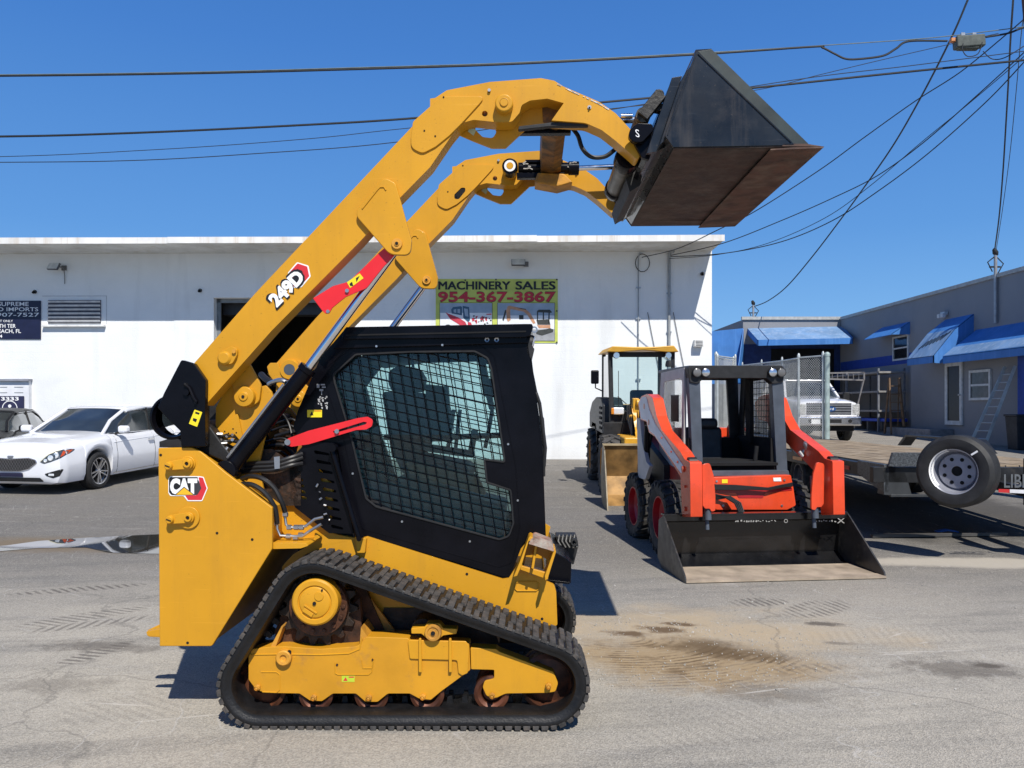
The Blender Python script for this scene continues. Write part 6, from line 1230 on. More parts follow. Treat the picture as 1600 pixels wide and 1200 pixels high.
def make_sedan(label, paint, fx, fy, heading, cat="sedan"):
    root = thing("parked_car", label, cat, loc=(fx, fy, gz(fy)))
    root.rotation_euler = (Matrix.Rotation(R(1.72), 3, 'X') @ Matrix.Rotation(heading, 3, 'Z')).to_euler()
    st = [(1.0, .34, .62, .60, .02), (.985, .24, .71, .76, .03), (.93, .19, .77, .86, .05), (.80, .17, .82, .905, .06), (.45, .17, .865, .93, .07), (0, .18, .90, .935, .075), (-.42, .17, .95, .93, .06), (-1.2, .17, .94, .93, .03), (-2.2, .17, .97, .93, .03),
          (-2.85, .18, 1.0, .92, .05), (-3.4, .22, 1.03, .88, .06), (-3.8, .28, 1.0, .80, .05), (-3.95, .36, .94, .70, .04)]
    b = B(); loft(b, body_mesh(st, sec_car, 60, [(0, .325, .37), (-2.845, .325, .37)])); body = b.build("body", paint, root, sharp=38)
    bv = bvh_of(body)
    q = B(); q.box((-1.42, 0, .42), (4.2, 1.5, .42)); q.build("underbody", M_dark, root)
    for x in (0, -2.845):
        for s_ in (1, -1): car_wheel(root, (x, s_ * .825, .325), .335, s_)
    # greenhouse: glass body, roof skin, pillars
    gst = [(-.36, .94, .945, .72, 0), (-.75, .94, 1.17, .765, .015), (-1.25, .94, 1.405, .745, .03), (-1.8, .94, 1.44, .73, .03), (-2.4, .94, 1.425, .715, .03), (-2.95, .96, 1.25, .69, .02), (-3.35, .98, 1.06, .62, .01)]
    sec_g = [(0, 0, 0), (1.06, 0, 0), (1.02, .3, 0), (.93, .7, 0), (.84, .94, 0), (.74, 1.0, .3), (.4, 1, .85), (0, 1, 1)]
    b = B(); loft(b, body_mesh(gst, sec_g, 24)); gl = b.build("glasshouse", M_glassd, root, sharp=50); gv = bvh_of(gl)
    def zg(x): return lerp_st(gst, x)
    b = B(); rings = []
    for x in [-1.17 - k * .09 for k in range(15)]:
        _, zl, zb, w_, cr = zg(x); rings.append([(x, y * w_, zl + v * (zb - zl) + c_ * cr + .006) for y, v, c_ in [(-.862, .92, 0), (-.79, .985, .1), (-.74, 1, .3), (-.4, 1, .85), (0, 1, 1), (.4, 1, .85), (.74, 1, .3), (.79, .985, .1), (.862, .92, 0)]])
    loft(b, rings, False); b.build("roof", paint, root, sharp=60)
    for s_ in (1, -1):
        def gp(x, u, v, o_=.006): _, zl, zb, w_, cr = zg(x); return (x, s_ * (u * w_ + o_), zl + v * (zb - zl) + .004)
        b = B(); b.tube([gp(-.37, 1.0, 1), gp(-.75, .80, 1), gp(-1.2, .80, .97)], .034, 8); b.build("front_pillar", paint, root)
        b = B(); b.tube([gp(-1.2, .86, .92), gp(-1.8, .86, .92), gp(-2.4, .86, .93), gp(-2.9, .85, .95), gp(-3.3, .9, .9)], .028, 8); b.build("roof_rail", paint, root)
        b = B(); b.tube([gp(-.45, 1.03, .3, .012), gp(-1.0, 1.06, .03, .012), gp(-2.2, 1.06, .02, .012), gp(-3.0, 1.06, .05, .012), gp(-3.2, .95, .7, .01), gp(-2.9, .90, .88, .01), gp(-2.4, .88, .90, .012), gp(-1.3, .88, .90, .012)], .009, 6); b.build("window_trim", M_chr, root)
        b = B(); b.bar(gp(-1.75, 1.05, .0), gp(-1.85, .86, .9), .07, .02, up=(1, 0, 0)); b.build("door_pillar", M_blkm, root)
        # rear quarter panel over the glass
        b = B(); b.faces_from([gp(-2.75, 1.06, 0, .008), gp(-2.95, 1.0, .35, .008), gp(-2.75, .87, .9, .008), gp(-3.3, .9, .9, .008), gp(-3.34, 1.05, 0, .008)], [(0, 1, 2, 3, 4)]); b.build("rear_pillar", paint, root)
        b = B(); m_ = Vector((-.62, s_ * .99, 1.03)); b.box(m_, (.13, .21, .14), Euler((0, 0, s_ * R(-8)))); mi = b.build("side_mirror", paint, root, bevel=.05, seg=4); b = B(); b.bar(m_ - Vector((0, s_ * .1, .05)), m_ - Vector((0, s_ * .18, .09)), .05, .03); b.build("mirror_foot", M_blkm, mi)
        yy = 'y+' if s_ > 0 else 'y-'
        for x in (-.52, -1.72, -2.45):
            P = []
            for k in range(14):
                z = .24 + k * .055; h = bv.ray_cast(Vector((x - (.12 if x < -2 and z < .6 else 0) * (.6 - z) * 3, s_ * 3, z)), Vector((0, -s_, 0)))
                if h[0]: P.append(h[0])
            b = B(); b.tube(P, .0045, 5); b.build("door_gap", M_dark, root)
        P = []
        for k in range(20):
            x = -.45 - k * .15; h = bv.ray_cast(Vector((x, s_ * 3, .80 + k * .004)), Vector((0, -s_, 0)))
            if h[0]: P.append(h[0] + Vector((0, s_ * .0, 0)))
        b = B(); b.tube(P, .008, 6); b.build("waist_crease", paint, root)
        patch(bv, [(-.45, .235), (-2.5, .26), (-2.5, .275), (-.45, .25)], yy, .004, 3).build("sill_trim", M_chr, root)
        for x in (-1.58, -2.5): b = B(); b.box((x, s_ * .935, .80), (.19, .03, .025)); b.build("door_handle", M_chr, root, bevel=.008)
    # nose
    gr = fillet([(-.46, .60), (-.34, .63), (-.12, .62), (0, .61), (.12, .62), (.34, .63), (.46, .60), (.49, .56), (.34, .45), (.18, .41), (-.18, .41), (-.34, .45), (-.49, .56)], .02, 2)
    patch(bv, gr, 'x-', .012, 2).build("grille", M_blkm, root)
    b = B()
    for k in range(-16, 17):
        for s_ in (1, -1):
            for seg in clipseg((k * .05, .38), (k * .05 + s_ * .18, .65), gr):
                P = []
                for (y, z) in seg: h = bv.ray_cast(Vector((3, y, z)), Vector((-1, 0, 0))); P.append(h[0] + Vector((.015, 0, 0)) if h[0] else None)
                if None not in P: b.tube(P, .0022, 4)
    b.build("grille_mesh", mat('grille_mesh_grey', (.10, .10, .11), .4, .4), root)
    b = B(); P = []
    for (y, z) in gr + gr[:1]: h = bv.ray_cast(Vector((3, y, z)), Vector((-1, 0, 0))); P.append(h[0] + Vector((.008, 0, 0)))
    b.tube(P, .009, 6); b.build("grille_surround", M_chr, root)
    b = B(); h = bv.ray_cast(Vector((3, 0, .655)), Vector((-1, 0, 0))); b.lathe([(0, .008), (.055, .006), (.06, 0)], h[0], Vector((1, 0, .35)), 20)
    for v in b.bm.verts: v.co.z = h[0].z + (v.co.z - h[0].z) * .5
    o_ = b.build("badge", mat('badge_grey', (.25, .26, .27), .3, .5), root); 
    patch(bv, fillet([(-.24, .385), (.24, .385), (.24, .315), (-.24, .315)], .01), 'x-', .02, 2).build("plate_panel", mat("plate_navy", (.02, .02, .05), .4), root)
    patch(bv, fillet([(-.54, .305), (.54, .305), (.62, .235), (-.62, .235)], .02), 'x-', .008, 2).build("lower_intake", M_blkm, root)
    for s_ in (1, -1):
        hl_ = [(s_ * a, .665 + (c_ - .65) * 1.65) for a, c_ in fillet([(.54, .59), (.60, .63), (.70, .67), (.845, .715), (.885, .71), (.89, .665), (.85, .625), (.74, .595), (.62, .575)], .02, 2)]
        hd_ = patch(bv, hl_, 'x-', .006, 3).build("headlight", mat("headlight_dark", (.09, .11, .13), .1, .2, .3, 30, coat=1), root)
        for (y, z, r_) in ((.645, .605, .022), (.73, .632, .034), (.80, .655, .034)):
            z = .665 + (z - .65) * 1.65; r_ *= 1.35; h = bv.ray_cast(Vector((3, s_ * y, z)), Vector((-1, 0, 0)))
            if h[0]: b = B(); b.lathe([(0, .012), (r_ * .6, .010), (r_ * .65, .016), (r_, .014), (r_, -.004)], h[0], (1, 0, .05), 20); b.build("projector_lens", M_lens, hd_)
        patch(bv, [(s_ * a, .665 + (c_ - .65) * 1.65) for a, c_ in ((.85, .70), (.88, .703), (.885, .668), (.85, .64))], 'x-', .012, 1).build("side_marker", mat("amber_red_lens", (.7, .10, .03), .2), hd_)
        patch(bv, [(s_ * a, .665 + (c_ - .65) * 1.65) for a, c_ in ((.55, .60), (.70, .68), (.85, .724), (.85, .714), (.70, .668), (.55, .59))], 'x-', .011, 2).build("lamp_trim", mat("lamp_cream", (.75, .72, .55), .3), hd_)
        fg = [(s_ * a, c_) for a, c_ in fillet([(.62, .37), (.74, .405), (.885, .45), (.85, .33), (.76, .30), (.66, .335)], .012, 2)]
        f_ = patch(bv, fg, 'x-', .006, 2).build("fog_recess", M_blkm, root); h = bv.ray_cast(Vector((3, s_ * .74, .355)), Vector((-1, 0, 0)))
        if h[0]: b = B(); b.box(h[0] + Vector((.008, 0, 0)), (.02, .10, .04)); b.build("fog_lamp", M_lens, f_, bevel=.01)
    return root
M_carw = mat("pearl_white_paint", (.80, .81, .84), .22, 0, .02, 2, coat=1.0)
M_cark = mat("black_car_paint", (.008, .008, .010), .35, 0, .1, 2, coat=.0, spec=.3)
hd_ang = math.atan2(-.99, -.14)
car1 = make_sedan("white four door car with black mesh grille parked against the white wall", M_carw, -8.26, 14.62, hd_ang)
car2 = make_sedan("black car mostly hidden at the far left behind the white sedan", M_cark, -11.25, 16.6, math.atan2(-.97, .25),  "car")
car2.scale = (1, 1, .90)
# ---- pickup ----
pk = thing("pickup_truck", "white pickup truck with chrome bumper parked behind the chain link gate", "pickup truck", loc=(10.05, 26.7, gz(26.7)))
pk.rotation_euler = (Matrix.Rotation(R(1.72), 3, 'X') @ Matrix.Rotation(R(-92), 3, 'Z')).to_euler()
st = [(.98, .62, 1.22, .86, .02), (.90, .55, 1.28, .97, .04), (.6, .5, 1.33, 1.0, .06), (0, .5, 1.36, 1.01, .07), (-.7, .48, 1.42, 1.01, .05), (-1.5, .48, 1.40, 1.01, .0), (-3.2, .5, 1.40, 1.01, 0), (-5.1, .55, 1.40, 1.0, 0)]
b = B(); loft(b, body_mesh(st, sec_car, 40, [(0, .42, .48), (-3.7, .42, .48)])); body = b.build("body", M_carw, pk, sharp=38)
bv = bvh_of(body)
for x in (0, -3.7):
    for s_ in (1, -1): car_wheel(pk, (x, s_ * .86, .41), .41, s_, 8, .27)
gst = [(-.62, 1.38, 1.40, .84, 0), (-1.25, 1.38, 1.92, .82, .02), (-1.8, 1.38, 1.98, .80, .03), (-3.0, 1.38, 1.96, .80, .03), (-3.2, 1.38, 1.42, .80, 0)]
b = B(); loft(b, body_mesh(gst, [(0, 0, 0), (1.1, 0, 0), (1.02, .4, 0), (.93, .85, 0), (.86, .97, 0), (.7, 1, .4), (0, 1, 1)], 16)); b.build("glasshouse", M_glassd, pk, sharp=50)
b = B(); b.box((-2.15, 0, 1.985), (1.75, 1.44, .06)); b.build("roof", M_carw, pk, bevel=.03, seg=3)
for s_ in (1, -1):
    b = B(); b.bar((-.62, s_ * .88, 1.40), (-1.28, s_ * .73, 1.94), .07, .07); b.bar((-2.1, s_ * .90, 1.38), (-2.1, s_ * .74, 1.94), .05, .12); b.bar((-3.1, s_ * .90, 1.38), (-3.1, s_ * .72, 1.94), .05, .2); b.build("pillar", M_carw, pk)
    b = B(); b.box((-.75, s_ * 1.17, 1.45), (.12, .22, .28)); b.build("side_mirror", M_blkm, pk, bevel=.03)
    b = B(); b.box((.945, s_ * .84, 1.06), (.10, .24, .36)); b.build("headlight", mat("truck_lens", (.62, .62, .60), .15, .2, .3, 20), pk, bevel=.03)
b = B(); b.box((.96, 0, 1.08), (.06, 1.42, .38)); gr_ = b.build("grille", mat("grille_grey", (.12, .12, .125), .35, .5), pk, bevel=.02)
b = B(); [b.box((1.0, 0, z), (.03, 1.38, .035)) for z in (.95, 1.04, 1.12, 1.20)]; b.build("grille_bar", mat("bar_grey", (.35, .35, .36), .3, .6), gr_)
b = B(); p = Vector((1.02, 0, 1.08)); b.lathe([(0, .01), (1, .01), (1, 0)], (0, 0, 0), (1, 0, 0), 28)
for v in b.bm.verts: v.co = Vector((p.x + v.co.x, v.co.y * .21, p.z + v.co.z * .085))
bd = b.build("badge", mat("badge_blue", (.03, .09, .25), .3), gr_)
b = B(); add_text(b, "Ford", (1.034, -.13, 1.045), (0, .26, 0), (0, 0, .075), .01); b.build("badge_lettering", M_white, bd)
b = B(); b.box((1.02, 0, .70), (.16, 1.98, .30)); bp_ = b.build("bumper", mat("chrome_bumper", (.72, .72, .74), .12, 1, .05), pk, bevel=.05, seg=4)
b = B(); b.box((1.11, 0, .70), (.02, .7, .12)); [b.lathe([(0, .0), (.06, .0), (.06, -.02)], (1.115, s_ * .62, .70), (1, 0, 0), 16) for s_ in (1, -1)]; b.build("bumper_opening", M_blkm, bp_)
b = B(); b.box((1.115, -.45, .68), (.02, .28, .14)); b.build("number_plate", M_white, bp_)
b = B(); b.box((.8, 0, .48), (.3, 1.6, .2)); b.box((-2.4, 0, .6), (5.2, 1.5, .2)); b.build("underbody", M_dark, pk)
# ================= right-hand shop building =================
def at(px, py, y): return Vector(((px - 800) / FL * y, y, EYE + (HOR - py) / FL * y))
def atx(px, py, x): y = x * FL / (px - 800); return Vector((x, y, EYE + (HOR - py) / FL * y))
M_gw = wall_material("grey_block_wall", (.25, .255, .27), streak=(.2, .2, .21)); M_blue = mat("awning_blue", (.045, .185, .50), .6, 0, .08, 1.5, streak=(.09, .26, .6)); M_bpaint = mat("blue_wall_paint", (.018, .06, .33), .6, 0, .1)
M_awl = mat("sunlit_awning_blue", (.17, .30, .50), .65, 0, .12, 1.2, streak=(.40, .48, .60))  # paler copy of the awning blue, sunlight painted in for the lit slopes
rb = thing("shop_building", "long grey block building with blue awnings on the right", "building", loc=(0, 0, 0))
XB = 15.4; YC = 38.1; ZT = 5.76
b = B(); b.box((22.4, 35, ZT / 2), (14, 48, ZT)); b.box((13.11, 47.8, ZT / 2 - .01), (4.56, 19.4, ZT + .02)); b.build("wall", M_gw, rb)
b = B(); b.box((XB - .02, 24.3, ZT + .04), (.12, 27.3, .12)); b.box((13.1, YC - .02, ZT + .06), (4.7, .14, .14)); b.box((22.4, 35, ZT + .03), (14, 48, .05)); b.build("roof_edge", mat("roof_edge_grey", (.42, .42, .40), .7), rb)
b = B(); a, c = atx(1308, 573, XB - .01), atx(1423, 562, XB - .01); b.prism([(XB - .012, YC - .02, 3.35), (XB - .012, 24, 3.35), (XB - .012, 24, 3.75), (XB - .012, YC - .02, 3.75)], (.01, 0, 0)); b.build("blue_band", M_bpaint, rb)
b = B(); b.box((13.1, YC - .005, 2.2), (4.54, .03, 4.8)); b.build("blue_front", mat("navy_front", (.02, .045, .16), .6, 0, .15), rb)
p0, p1 = at(1205, 545, YC - .05), at(1303, 545, YC - .05); b = B(); b.box(((p0.x + p1.x) / 2, YC - .04, p0.z / 2), (p1.x - p0.x, .04, p0.z)); b.build("bay_opening", M_dark, rb)
# awning over the bay
def slab(b, A, Bq, Cq, D, th): n_ = (Bq - A).cross(D - A).normalized() * th; b.prism([A, Bq, Cq, D], n_)
A = at(1168, 513, YC); D = at(1318, 510, YC); Y2 = YC - 2.0; E_, F_ = at(1184, 531, Y2), at(1333, 528, Y2)
b = B(); slab(b, A, D, F_, E_, .02); aw = b.build("awning", M_awl, rb)
b = B(); b.prism([E_, F_, F_ - Vector((0, 0, .26)), E_ - Vector((0, 0, .26))], (0, .03, 0)); b.prism([E_, A, A - Vector((0, 0, .3)), E_ - Vector((0, 0, .26))], (.03, 0, 0)); b.prism([F_, D, D - Vector((0, 0, .3)), F_ - Vector((0, 0, .26))], (-.03, 0, 0)); b.build("valance", M_blue, aw)
b = B(); a1_ = at(1161, 513, YC - .05); b.prism([a1_, at(1110, 518, YC - .05), at(1100, 600, YC - .05), at(1161, 600, YC - .05)], (0, -.05, 0)); b.prism([at(1161, 514, YC - .1), at(1161, 598, YC - .1), at(1150, 598, YC - 1.2)], (.03, 0, 0)); b.build("side_awning", M_blue, rb)
# window with small awning on the long wall
def framed_window(parent, pxa, pya, pxb, pyb, X, fw=.07, name="window", glass=None):
    a, c = atx(pxa, pya, X), atx(pxb, pyb, X); y0, y1, z0, z1 = min(a.y, c.y), max(a.y, c.y), min(a.z, c.z), max(a.z, c.z)
    b = B(); b.box((X + .02, (y0 + y1) / 2, (z0 + z1) / 2), (.03, y1 - y0, z1 - z0)); w_ = b.build(name, glass or mat("dark_pane", (.02, .022, .025), .08, 0, .1, coat=.5), parent)
    b = B()
    for (cy, cz, dy, dz_) in (((y0 + y1) / 2, z0, y1 - y0 + fw, fw), ((y0 + y1) / 2, z1, y1 - y0 + fw, fw), (y0, (z0 + z1) / 2, fw, z1 - z0 - fw), (y1, (z0 + z1) / 2, fw, z1 - z0 - fw)): b.box((X, cy, cz), (.06, dy, dz_))
    if name == "window": b.box((X, (y0 + y1) / 2, (z0 + z1) / 2), (.05, y1 - y0 - fw, fw * .8))
    b.build("frame", mat("window_frame_white", (.62, .63, .62), .6), w_); return w_
framed_window(rb, 1396, 528, 1419, 560, XB - .03)
A = atx(1378, 512, XB); Cq = atx(1422, 511, XB); b = B(); lo = Vector((-.75, 0, -.55)); up_ = A.z
b.prism([Vector((XB, A.y, up_)), Vector((XB, Cq.y, up_)), Vector((XB - .75, Cq.y, up_ - .5)), Vector((XB - .75, A.y, up_ - .5))], (0, 0, -.02)); b.prism([Vector((XB, Cq.y, up_)), Vector((XB - .75, Cq.y, up_ - .5)), Vector((XB, Cq.y, up_ - .5))], (0, .02, 0)); b.build("window_awning", M_blue, rb)
# front annex with door and window
XA = 14.9; YA = XA * FL / (1423 - 800); zb_ = gz(YA) - .3
b = B(); b.box((XA + .3, (YA + 14) / 2, 1.6), (.58, YA - 14, 3.6)); b.build("annex_wall", M_gw, rb)
dd = framed_window(rb, 1479, 570, 1502, 661, XA - .03, .14, "door", mat("door_black", (.012, .012, .014), .3, 0, .1)); b = B(); p = atx(1500, 617, XA - .07); b.cyl(p, p - Vector((.06, 0, 0)), .03, 10); b.build("handle", M_steel, dd)
framed_window(rb, 1516, 581, 1547, 623, XA - .03, .08, "window", mat("grey_pane", (.07, .075, .08), .15, 0, .2))
b = B(); p, q_ = atx(1591, 575, XA - .03), atx(1640, 575, XA - .03); b.box((XA - .02, (p.y + q_.y) / 2, 1.6), (.06, abs(p.y - q_.y), 3.1)); b.build("blue_doorway", M_bpaint, rb)
b = B(); p, q_ = atx(1431, 664, XA - .8), atx(1478, 664, XA - .8); b.box((XA - .4, 29.0, gz(29) + .12), (.8, 3.2, .34)); b.build("concrete_step", mat("step_concrete", (.25, .25, .26), .85, 0, .15), rb)
# long awning
X1 = 14.3; p, q_ = atx(1473, 566, X1), atx(1640, 549, X1); zv0, zv1 = 3.08, 3.32
b = B(); b.prism([(XB, p.y, 4.2), (XB, 16, 4.2), (X1, 16, zv1), (X1, p.y, zv1)], (0, 0, -.02)); la = b.build("long_awning", M_blue, rb)
b = B(); b.prism([(X1, p.y, zv0), (X1, 16, zv0), (X1, 16, zv1), (X1, p.y, zv1)], (.03, 0, 0)); b.build("valance", M_blue, la)
b = B(); b.prism([(X1 + .02, p.y, zv1 + .02), (X1 + .02, 16, zv1 + .02), (X1 + .36, 16, zv1 + .31), (X1 + .36, p.y, zv1 + .31)], (0, 0, .006)); b.build("sunlit_strip", M_awl, la)  # sunlit lower edge of the slope painted as a lighter strip
# entrance awning with a raised shed shape
X2 = 14.05; ya, yb_ = 28.9, 27.1
b = B(); V0 = [(X2, ya, 3.12), (X2, yb_, 3.12), (X2, yb_, 3.36), (X2, ya, 3.36)]; b.prism(V0, (.03, 0, 0)); ea = b.build("entrance_awning", M_blue, rb)
b = B(); b.prism([(X2, ya, 3.36), (X2, yb_, 3.36), (X2 + .72, yb_, 4.25), (X2 + .72, ya, 4.25)], (0, 0, -.02)); b.build("awning_slope", M_awl, ea)
b = B(); b.prism([(X2 + .72, ya, 4.25), (X2 + .72, yb_, 4.25), (XB, yb_, 4.75), (XB, ya, 4.75)], (0, 0, -.02)); b.prism([(X2, yb_, 3.12), (X2, yb_, 3.36), (X2 + .72, yb_, 4.25), (XB, yb_, 4.75), (XB, yb_, 3.9), (X1, yb_, 3.1)], (0, .03, 0)); b.build("awning_side", M_blue, ea)
b = B(); rr = random.Random(1)
for k in range(7): y = ya - .3 - k * .18; x_ = X2 + .25 + k * .03; b.tube([(x_, y, 3.37 + (x_ - X2) * 1.236), (x_ + .22, y - .3, 3.37 + (x_ + .22 - X2) * 1.236)], .015, 4)
b.build("frayed_tear", M_blkm, ea)
b = B(); b.box((XB + .9, 24.0 - .2, ZT + .45), (1.0, 1.6, .8)); b.build("rooftop_unit", mat("rooftop_brown", (.06, .02, .02), .7), rb)
p = atx(1475, 490, XB - .08); b = B(); b.box(p, (.12, .3, .12)); b.box(p + Vector((-.1, .1, -.08)), (.12, .16, .14)); b.box(p + Vector((-.1, -.12, -.08)), (.12, .16, .14)); o = b.build("twin_floodlight", mat("lamp_white", (.6, .6, .6), .5), None, bevel=.01); tag(o, "small white twin floodlight high on the grey block wall", "floodlight")
# service masts
def mast(name, label, x, y, z0, z1):
    t = thing(name, label, "mast", loc=(x, y, z0)); b = B(); b.tube([(0, 0, 0), (0, 0, z1 - z0)], .05, 10); b.build("pipe", mat("galvanised_pipe", (.38, .38, .39), .45, .5), t)
    b = B(); b.lathe([(.05, -.1), (.09, .0), (.06, .12), (0, .16)], (0, 0, z1 - z0), (-.4, 0, 1), 12); b.tube([(0, 0, z1 - z0 - .1), (-.25, 0, z1 - z0 - .3), (-.1, 0, z1 - z0 - .6)], .02, 6); b.tube([(0, 0, z1 - z0 - .1), (.25, 0, z1 - z0 - .35), (.05, 0, z1 - z0 - .7)], .02, 6); b.box((-.02, 0, z1 - z0 - .45), (.35, .04, .05)); b.build("weatherhead", M_blkm, t); return t
pm = atx(1555.5, 517, XB - .08); mast("service_mast", "tall galvanised service mast on the grey block wall carrying the power drop", XB - .08, pm.y, 4.3, atx(1552, 396, XB - .08).z)
pn = at(1177, 512, YC + .3); mast("service_mast", "short service mast on the roof above the blue bay awning", pn.x, YC + .3, 5.6, at(1177, 474, YC + .3).z)
# ladder, bin, wooden ladder, rack
M_alu = mat("aluminium_ladder", (.42, .46, .48), .4, .6, .1)
lt = thing("ladder", "tall aluminium ladder leaning against the grey annex wall by the window", "ladder", loc=(0, 0, 0)); b = B()
p0 = Vector((14.0, 24.1, gz(24) + .0)); p1 = Vector((14.8, 23.9, 2.85))
for s_ in (0, .42): b.bar(p0 + Vector((-s_ * .5, s_, 0)), p1 + Vector((-s_ * .1, s_, 0)), .04, .08)
b.build("rail", M_alu, lt); b = B()
for k in range(1, 10): f = k / 10; b.cyl(p0.lerp(p1, f), (p0 + Vector((-.21, .42, 0))).lerp(p1 + Vector((-.04, .42, 0)), f), .018, 8)
b.build("rung", M_alu, lt)
bi = thing("waste_bin", "dark grey wheeled bin standing beside the aluminium ladder", "bin", loc=(14.45, 23.1, gz(23)))
b = B(); loft(b, [[(-.28 * s_, -.28 * s_, z), (.28 * s_, -.28 * s_, z), (.28 * s_, .28 * s_, z), (-.28 * s_, .28 * s_, z)] for s_, z in ((.8, 0), (1, .95))]); b.build("bin_body", mat("bin_grey", (.03, .031, .036), .6, 0, .2), bi, bevel=.02)
b = B(); b.box((0, 0, .98), (.62, .62, .06)); b.build("lid", MATS["bin_grey"], bi, bevel=.02); b = B(); [b.cyl((.22, s_, .09), (.22, s_ + .05, .09), .09, 14) for s_ in (-.3, .25)]; b.build("bin_wheel", M_blkm, bi)
mb = thing("meter_box", "grey electrical meter box on annex wall above the bin", "meter box", loc=(14.86, 22.9, 1.75)); b = B(); b.box((0, 0, .1), (.16, .45, .7)); b.build("box", mat("meter_grey", (.22, .24, .26), .5), mb, bevel=.02); b = B(); b.lathe([(0, .06), (.12, .05), (.13, 0)], (-.08, 0, .22), (-1, 0, 0), 18); b.build("meter_dial", M_lens, mb); b = B(); b.tube([(0, .1, .4), (0, .1, 1.6)], .035, 8); b.tube([(0, 0, -.2), (0, 0, -1.2)], .03, 8); b.build("riser_pipe", MATS["galvanised_pipe"], mb)
br_ = thing("broom", "thin pole tool leaning on the annex wall beside the bin", "tool", loc=(0, 0, 0)); b = B(); b.cyl((14.2, 22.2, gz(22)), (14.8, 22.0, 2.0), .02, 8); b.build("pole", M_alu, br_); b = B(); b.box((14.2, 22.2, gz(22) + .06), (.3, .1, .1)); b.build("head", M_blkm, br_)
rk = thing("storage_rack", "long steel storage rack with empty shelves along the grey block wall", "rack", loc=(0, 0, 0)); b = B(); zg_ = gz(34)
for y in (31.5, 34.5, 37.5): [b.box((x, y, zg_ + 1.15), (.07, .07, 2.5)) for x in (14.2, 15.2)]
b.build("upright", mat("rack_grey", (.17, .18, .20), .6), rk)
for k, z in enumerate((.75, 1.5, 2.25)): b = B(); b.box((14.7, 34.5, zg_ + z), (1.05, 6.2, .07)); b.build("shelf", mat("shelf_tan", (.28, .27, .26), .7), rk)
bt = thing("tarpaulin_stack", "bright blue flat stack lying on the bottom of storage rack", "tarpaulin", loc=(14.7, 33.2, gz(33.2))); b = B(); b.box((0, 0, .42), (.9, 4.2, .12)); b.build("blue_sheet", mat("tarp_blue", (.02, .07, .45), .5), bt, bevel=.02); b = B(); [b.box((0, k * 1.2 - 1.8, .18), (.9, .12, .34)) for k in range(4)]; b.build("pallet_block", mat("pallet_grey", (.12, .11, .10), .8), bt)
wl_ = thing("wooden_ladder", "brown wooden step ladder standing folded in front of the storage rack", "ladder", loc=(14.2, 29.9, gz(29.9))); b = B()
for s_ in (-.25, .25): b.bar((s_, 0, 0), (s_ * .7, .3, 2.1), .05, .10); b.bar((s_, .55, 0), (s_ * .7, .32, 2.1), .04, .06)
b.build("rail", mat("ladder_wood", (.20, .12, .065), .7, 0, .2), wl_); b = B()
for k in range(1, 7): b.box((0, .3 * k / 7, 2.1 * k / 7), (.48 - .02 * k, .12, .03))
b.build("tread", MATS["ladder_wood"], wl_)
# overhead rack frame behind the fence (lumber rack on the truck)
tr_ = thing("lumber_rack", "thin steel lumber rack with sloped brace above the white pickup bonnet", "rack", loc=(0, 0, 0)); b = B(); yy = 27.2
P = [at(1292, 583, yy), at(1350, 582, yy), at(1350, 594, yy), at(1292, 592, yy)]; 
for a, c in ((0, 1), (3, 2), (1, 2)): b.bar(P[a], P[c], .05, .05)
for k in range(1, 7): b.bar(P[0].lerp(P[1], k / 7), P[3].lerp(P[2], k / 7), .02, .02)
b.build("top_rail", mat("rack_rust", (.20, .19, .19), .6, .3), tr_); b = B(); b.bar(at(1350, 592, yy), at(1338, 640, yy), .04, .04); b.bar(at(1348, 594, yy), at(1334, 668, yy + .8), .04, .04); b.build("brace", MATS["rack_rust"], tr_)

# ================= chain link fence =================
M_galv = mat("galvanised_steel", (.50, .54, .55), .45, .45, .1)
def chain(b, A, D, z0, z1, sp=.075, r_=.0045):
    """diamond wire panel from ground point A to D"""
    d = (D - A); L_ = d.length; d = d / L_; H = z1 - z0; n = Vector((-d.y, d.x, 0)) * .006
    def ln(s0, sgn):
        # line u = s0 + sgn*t, v = t
        t0, t1 = 0.0, H
        if sgn > 0: t0 = max(t0, -s0); t1 = min(t1, L_ - s0)
        else: t0 = max(t0, s0 - L_); t1 = min(t1, s0)
        if t1 - t0 < .03: return
        p = A + d * (s0 + sgn * t0) + Vector((0, 0, z0 + t0)) + n * sgn; q = A + d * (s0 + sgn * t1) + Vector((0, 0, z0 + t1)) + n * sgn; b.tube([p, q], r_, 3, cap=False)
    k = -int(H / sp) - 1
    while k * sp < L_: ln(k * sp, 1); k += 1
    k = 0
    while k * sp < L_ + H: ln(k * sp, -1); k += 1
def fence_post(b, p, z0, z1, r_): b.tube([(p.x, p.y, z0), (p.x, p.y, z1)], r_, 12); b.lathe([(r_ * 1.15, -.05), (r_ * 1.15, .02), (r_ * .6, .07), (0, .08)], (p.x, p.y, z1), (0, 0, 1), 12)
